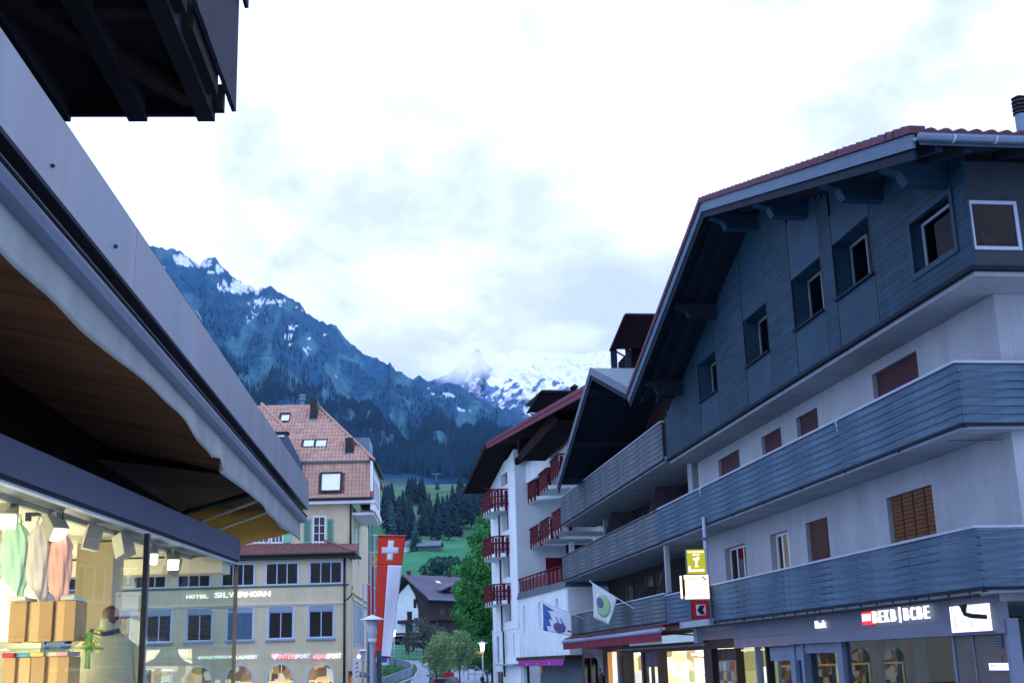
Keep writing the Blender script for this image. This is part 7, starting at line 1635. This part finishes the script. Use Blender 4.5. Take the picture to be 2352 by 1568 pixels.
# --- person
def person(px, R_, h, lab):
    x, y, z = gz_at(px, R_); t = thing('person', lab, 'person', FW, (x, y, z)); s = h / 1.75
    J = dict(pel=(0, 0, .95), wa=(0, 0, 1.12), ch=(0, .01, 1.34), nk=(0, 0, 1.48), hd=(0, -.02, 1.60), ht=(0, -.02, 1.70), hl=(-.09, 0, .90), kl=(-.11, -.05, .50), al=(-.11, .03, .09), fl=(-.12, -.13, .04), hr=(.09, 0, .90), kr=(.12, .06, .50), ar=(.12, .16, .10), fr=(.13, .02, .04),
             sl=(-.18, 0, 1.42), el=(-.25, .03, 1.14), wl=(-.22, -.12, .92), sr=(.18, 0, 1.42), er=(.26, .02, 1.14), wr=(.24, -.1, .93), gl=(-.22, -.17, .86), gr=(.24, -.15, .87))
    E = [('pel', 'wa'), ('wa', 'ch'), ('ch', 'nk'), ('nk', 'hd'), ('hd', 'ht'), ('pel', 'hl'), ('hl', 'kl'), ('kl', 'al'), ('al', 'fl'), ('pel', 'hr'), ('hr', 'kr'), ('kr', 'ar'), ('ar', 'fr'), ('ch', 'sl'), ('sl', 'el'), ('el', 'wl'), ('wl', 'gl'), ('ch', 'sr'), ('sr', 'er'), ('er', 'wr'), ('wr', 'gr')]
    Rd = dict(pel=.15, wa=.14, ch=.165, nk=.06, hd=.10, ht=.085, hl=.10, kl=.065, al=.05, fl=.04, hr=.10, kr=.065, ar=.05, fr=.04, sl=.075, el=.055, wl=.042, sr=.075, er=.055, wr=.042, gl=.035, gr=.035)
    ks = list(J); me = bpy.data.meshes.new('body'); me.from_pydata([tuple(c * s for c in J[k]) for k in ks], [(ks.index(a), ks.index(b)) for a, b in E], [])
    o = bpy.data.objects.new('body', me); link(o); o.parent = t; o.modifiers.new('k', 'SKIN')
    for i, k in enumerate(ks): me.skin_vertices[0].data[i].radius = (Rd[k] * s, Rd[k] * s)
    me.skin_vertices[0].data[0].use_root = True
    o.modifiers.new('u', 'SUBSURF').levels = 1; me.materials.append(mat('dark navy coat', (.02, .02, .045), .8, .2, 8))
    b = BASE[t.name]
    MB().lathe((b.x, b.y - .02, b.z + 1.60 * s), [(.07, -.08), (.105, 0), (.10, .07), (.05, .13), (.01, .145)], 12).build('hair', mat('dark hood', (.012, .012, .02), .9), t, smooth=True)
    MB().tube([(b.x - .16, b.y - .12, b.z + 1.45 * s), (b.x - .26, b.y - .05, b.z + 1.6 * s), (b.x - .05, b.y, b.z + 1.80 * s), (b.x + .06, b.y, b.z + 1.95 * s)], .035, 8, .015).build('scarf', M_whb, t, smooth=True)
    MB().box(b.x - .20, b.x - .02, b.y - .22, b.y - .10, b.z + 1.15 * s, b.z + 1.5 * s).build('bag', mat('pale blue bag', (.3, .38, .5), .8), t)
    return t
person(1107, 62, 1.75, 'person in dark coat with pale scarf at the lower edge before the white hotel')
# --- vehicles
M_tyre = mat('black rubber', (.012, .012, .012), .8); M_cgl = mat('dark car glass', (.03, .05, .07), .08, spec=.8)
def car(px, R_, L, Wd, H, lab, m, kind):
    x, y, z = gz_at(px, R_); z += .05; F_ = Frame(radians(4), (x, y, z)); t = thing('parked_car', lab, 'car', F_, (0, 0, 0)); w = Wd / 2
    if kind == 'hatch': side = [(0, .30), (.0, .62), (.10, .86), (.95, .95), (1.55, H - .03), (1.9, H), (3.1, H), (3.75, .98), (L, .86), (L, .30)]
    else: side = [(0, .45), (0, 1.0), (.08, 1.1), (1.25, 1.16), (1.55, H - .04), (1.7, H), (L - .35, H), (L - .1, H - .1), (L, 1.1), (L, .45)]
    q = MB(); n = len(side)
    def sec(f): return [(sx * w * f * (1 if z_ < 1.0 else .84 if kind == 'hatch' else .92), y_, z_) for (y_, z_) in side for sx in (1,)]
    A = [(-w * (1 if z_ < 1.0 else (.82 if kind == 'hatch' else .93)), y_, z_) for y_, z_ in side]; B = [(-a[0], a[1], a[2]) for a in A]
    q.add(A + B, [tuple(range(n)), tuple(range(n, 2 * n))[::-1]] + [(i, (i + 1) % n, n + (i + 1) % n, n + i) for i in range(n)])
    bd = q.build('body', m, t); bv = bd.modifiers.new('b', 'BEVEL'); bv.width = .06; bv.segments = 3; bv.limit_method = 'ANGLE'; bv.angle_limit = radians(20)
    k = .80 if kind == 'hatch' else .9
    if kind == 'hatch':
        MB().prism([(-w * .78, .93, .99), (w * .78, .93, .99), (w * .74, 1.5, H - .07), (-w * .74, 1.5, H - .07)], (0, -.02, .02)).build('windscreen', M_cgl, t)
        for sx in (-1, 1): MB().prism([(sx * w * .90, 1.15, 1.0), (sx * w * .90, 3.5, 1.0), (sx * w * .835, 3.0, H - .09), (sx * w * .835, 1.7, H - .08)], (sx * .02, 0, 0)).build('side_window', M_cgl, t)
    else:
        MB().prism([(-w * .86, 1.24, 1.20), (w * .86, 1.24, 1.20), (w * .84, 1.50, H - .10), (-w * .84, 1.50, H - .10)], (0, -.02, .01)).build('windscreen', mat('windscreen with painted sky reflection', (.18, .30, .36), .1), t)  # pale sky reflection is put into the windscreen colour
        for sx in (-1, 1): MB().box(sx * w * .95, sx * (w * .95 + .02), 1.7, L - .5, 1.2, H - .12).build('side_window', M_cgl, t)
        MB().box(-.35, .35, -.16, -.02, .75, .95).build('number_plate', M_whb, t)
    for sx in (-1, 1):
        MB().bar((sx * w, 1.3, 1.12), (sx * (w + .18), 1.3, 1.15), .1, .14).build('mirror', M_black, t)
        MB().lathe((sx * (w * .68), -.01, .72), [(.10, -.06), (.11, 0), (.10, .06)], 10).build('headlight', mat('headlight glass', (.5, .55, .6), .1), t)
        for yy in (.75, L - .8):
            q = MB(); q.tube([(sx * (w - .18), yy, .32), (sx * (w + .01), yy, .32)], .32, 16); wh = q.build('wheel', M_tyre, t); MB().tube([(sx * (w + .012), yy, .32), (sx * (w + .02), yy, .32)], .19, 12).build('rim', M_zinc, wh)
    return t
M_rcar = mat('faded red car paint', (.22, .03, .055), .35, .05, spec=.5)
rc = car(1023, 71, 4.1, 1.75, 1.50, 'faded red hatchback, only its roof showing at the bottom edge', M_rcar, 'hatch')
x, y, z = gz_at(1029, 74); rb_ = thing('roof_box', 'bright red box standing on the roof behind the red hatchback windscreen', 'box', FW, (x, y, z + 1.5)); q = MB(); q.prism([(x - .35, y - .3, z + 1.56), (x + .35, y - .3, z + 1.56), (x + .33, y - .3, z + 1.80), (x - .33, y - .3, z + 1.82)], (0, .6, 0)); q.build('shell', mat('bright red plastic', (.55, .03, .06), .4), rb_)
car(1008, 118, 4.3, 1.85, 2.0, 'dark blue off road car with pale windscreen parked behind the young trees', mat('dark blue car paint', (.02, .045, .09), .3, .05, spec=.5), 'jeep')

# ------------------------------------------------------------------ cloud on the peak, haze
HZ = bpy.data.materials.new('haze'); HZ.use_nodes = True; t = HZ.node_tree; t.nodes.clear(); v = t.nodes.new('ShaderNodeVolumePrincipled'); v.inputs['Color'].default_value = (.25, .60, 1.0, 1); v.inputs['Density'].default_value = HAZE; v.inputs['Anisotropy'].default_value = 0
o_ = t.nodes.new('ShaderNodeOutputMaterial'); t.links.new(v.outputs[0], o_.inputs['Volume'])
CLM = bpy.data.materials.new('cloud'); CLM.use_nodes = True; t = CLM.node_tree; t.nodes.clear(); v = t.nodes.new('ShaderNodeVolumePrincipled'); v.inputs['Color'].default_value = (1, 1, 1, 1)
co = t.nodes.new('ShaderNodeTexCoord'); n_ = t.nodes.new('ShaderNodeTexNoise'); n_.inputs['Scale'].default_value = .011; n_.inputs['Detail'].default_value = 4; t.links.new(co.outputs['Object'], n_.inputs[0])
g_ = t.nodes.new('ShaderNodeVectorMath'); g_.operation = 'LENGTH'; mp_ = t.nodes.new('ShaderNodeMapping'); mp_.inputs['Scale'].default_value = (1 / 270, 1 / 260, 1 / 110); t.links.new(co.outputs['Object'], mp_.inputs[0]); t.links.new(mp_.outputs[0], g_.inputs[0])
a_ = t.nodes.new('ShaderNodeMath'); a_.operation = 'MULTIPLY_ADD'; a_.inputs[1].default_value = 1.5; t.links.new(n_.outputs[0], a_.inputs[0])
s_ = t.nodes.new('ShaderNodeMath'); s_.operation = 'MULTIPLY'; s_.inputs[1].default_value = -1; t.links.new(g_.outputs['Value'], s_.inputs[0]); t.links.new(s_.outputs[0], a_.inputs[2])
r_ = t.nodes.new('ShaderNodeMapRange'); r_.inputs[1].default_value = -.05; r_.inputs[2].default_value = .5; r_.inputs[3].default_value = 0; r_.inputs[4].default_value = .010; t.links.new(a_.outputs[0], r_.inputs[0]); t.links.new(r_.outputs[0], v.inputs['Density'])
o_ = t.nodes.new('ShaderNodeOutputMaterial'); t.links.new(v.outputs[0], o_.inputs['Volume'])
cx_, cy_, cz_ = ony(FW, 1062, 832, 5250)
me = MB().lathe((0, 0, 0), [(30, -118), (200, -95), (300, -50), (330, 0), (300, 50), (200, 95), (30, 118)], 24).mesh('cloud'); me.materials.append(CLM); o = bpy.data.objects.new('cloud', me); link(o); o.location = (cx_, cy_, cz_); o['kind'] = 'stuff'; o['label'] = 'soft grey violet cloud hanging over the left side of the snowy peak'; o['category'] = 'cloud'
cx_, cy_, cz_ = ony(FW, 1265, 782, 5250); o2 = bpy.data.objects.new('cloud', me); link(o2); o2.location = (cx_, cy_, cz_); o2.scale = (1.25, 1, .8); o2['kind'] = 'stuff'; o2['label'] = 'thin white cloud veil along the top of the snowfield'; o2['category'] = 'cloud'
if HAZE > 0:
    me = MB().box(-4200, 4200, -120, 4400, -3.5, 1400).mesh('haze'); me.materials.append(HZ); o = bpy.data.objects.new('haze', me); link(o); o['kind'] = 'stuff'
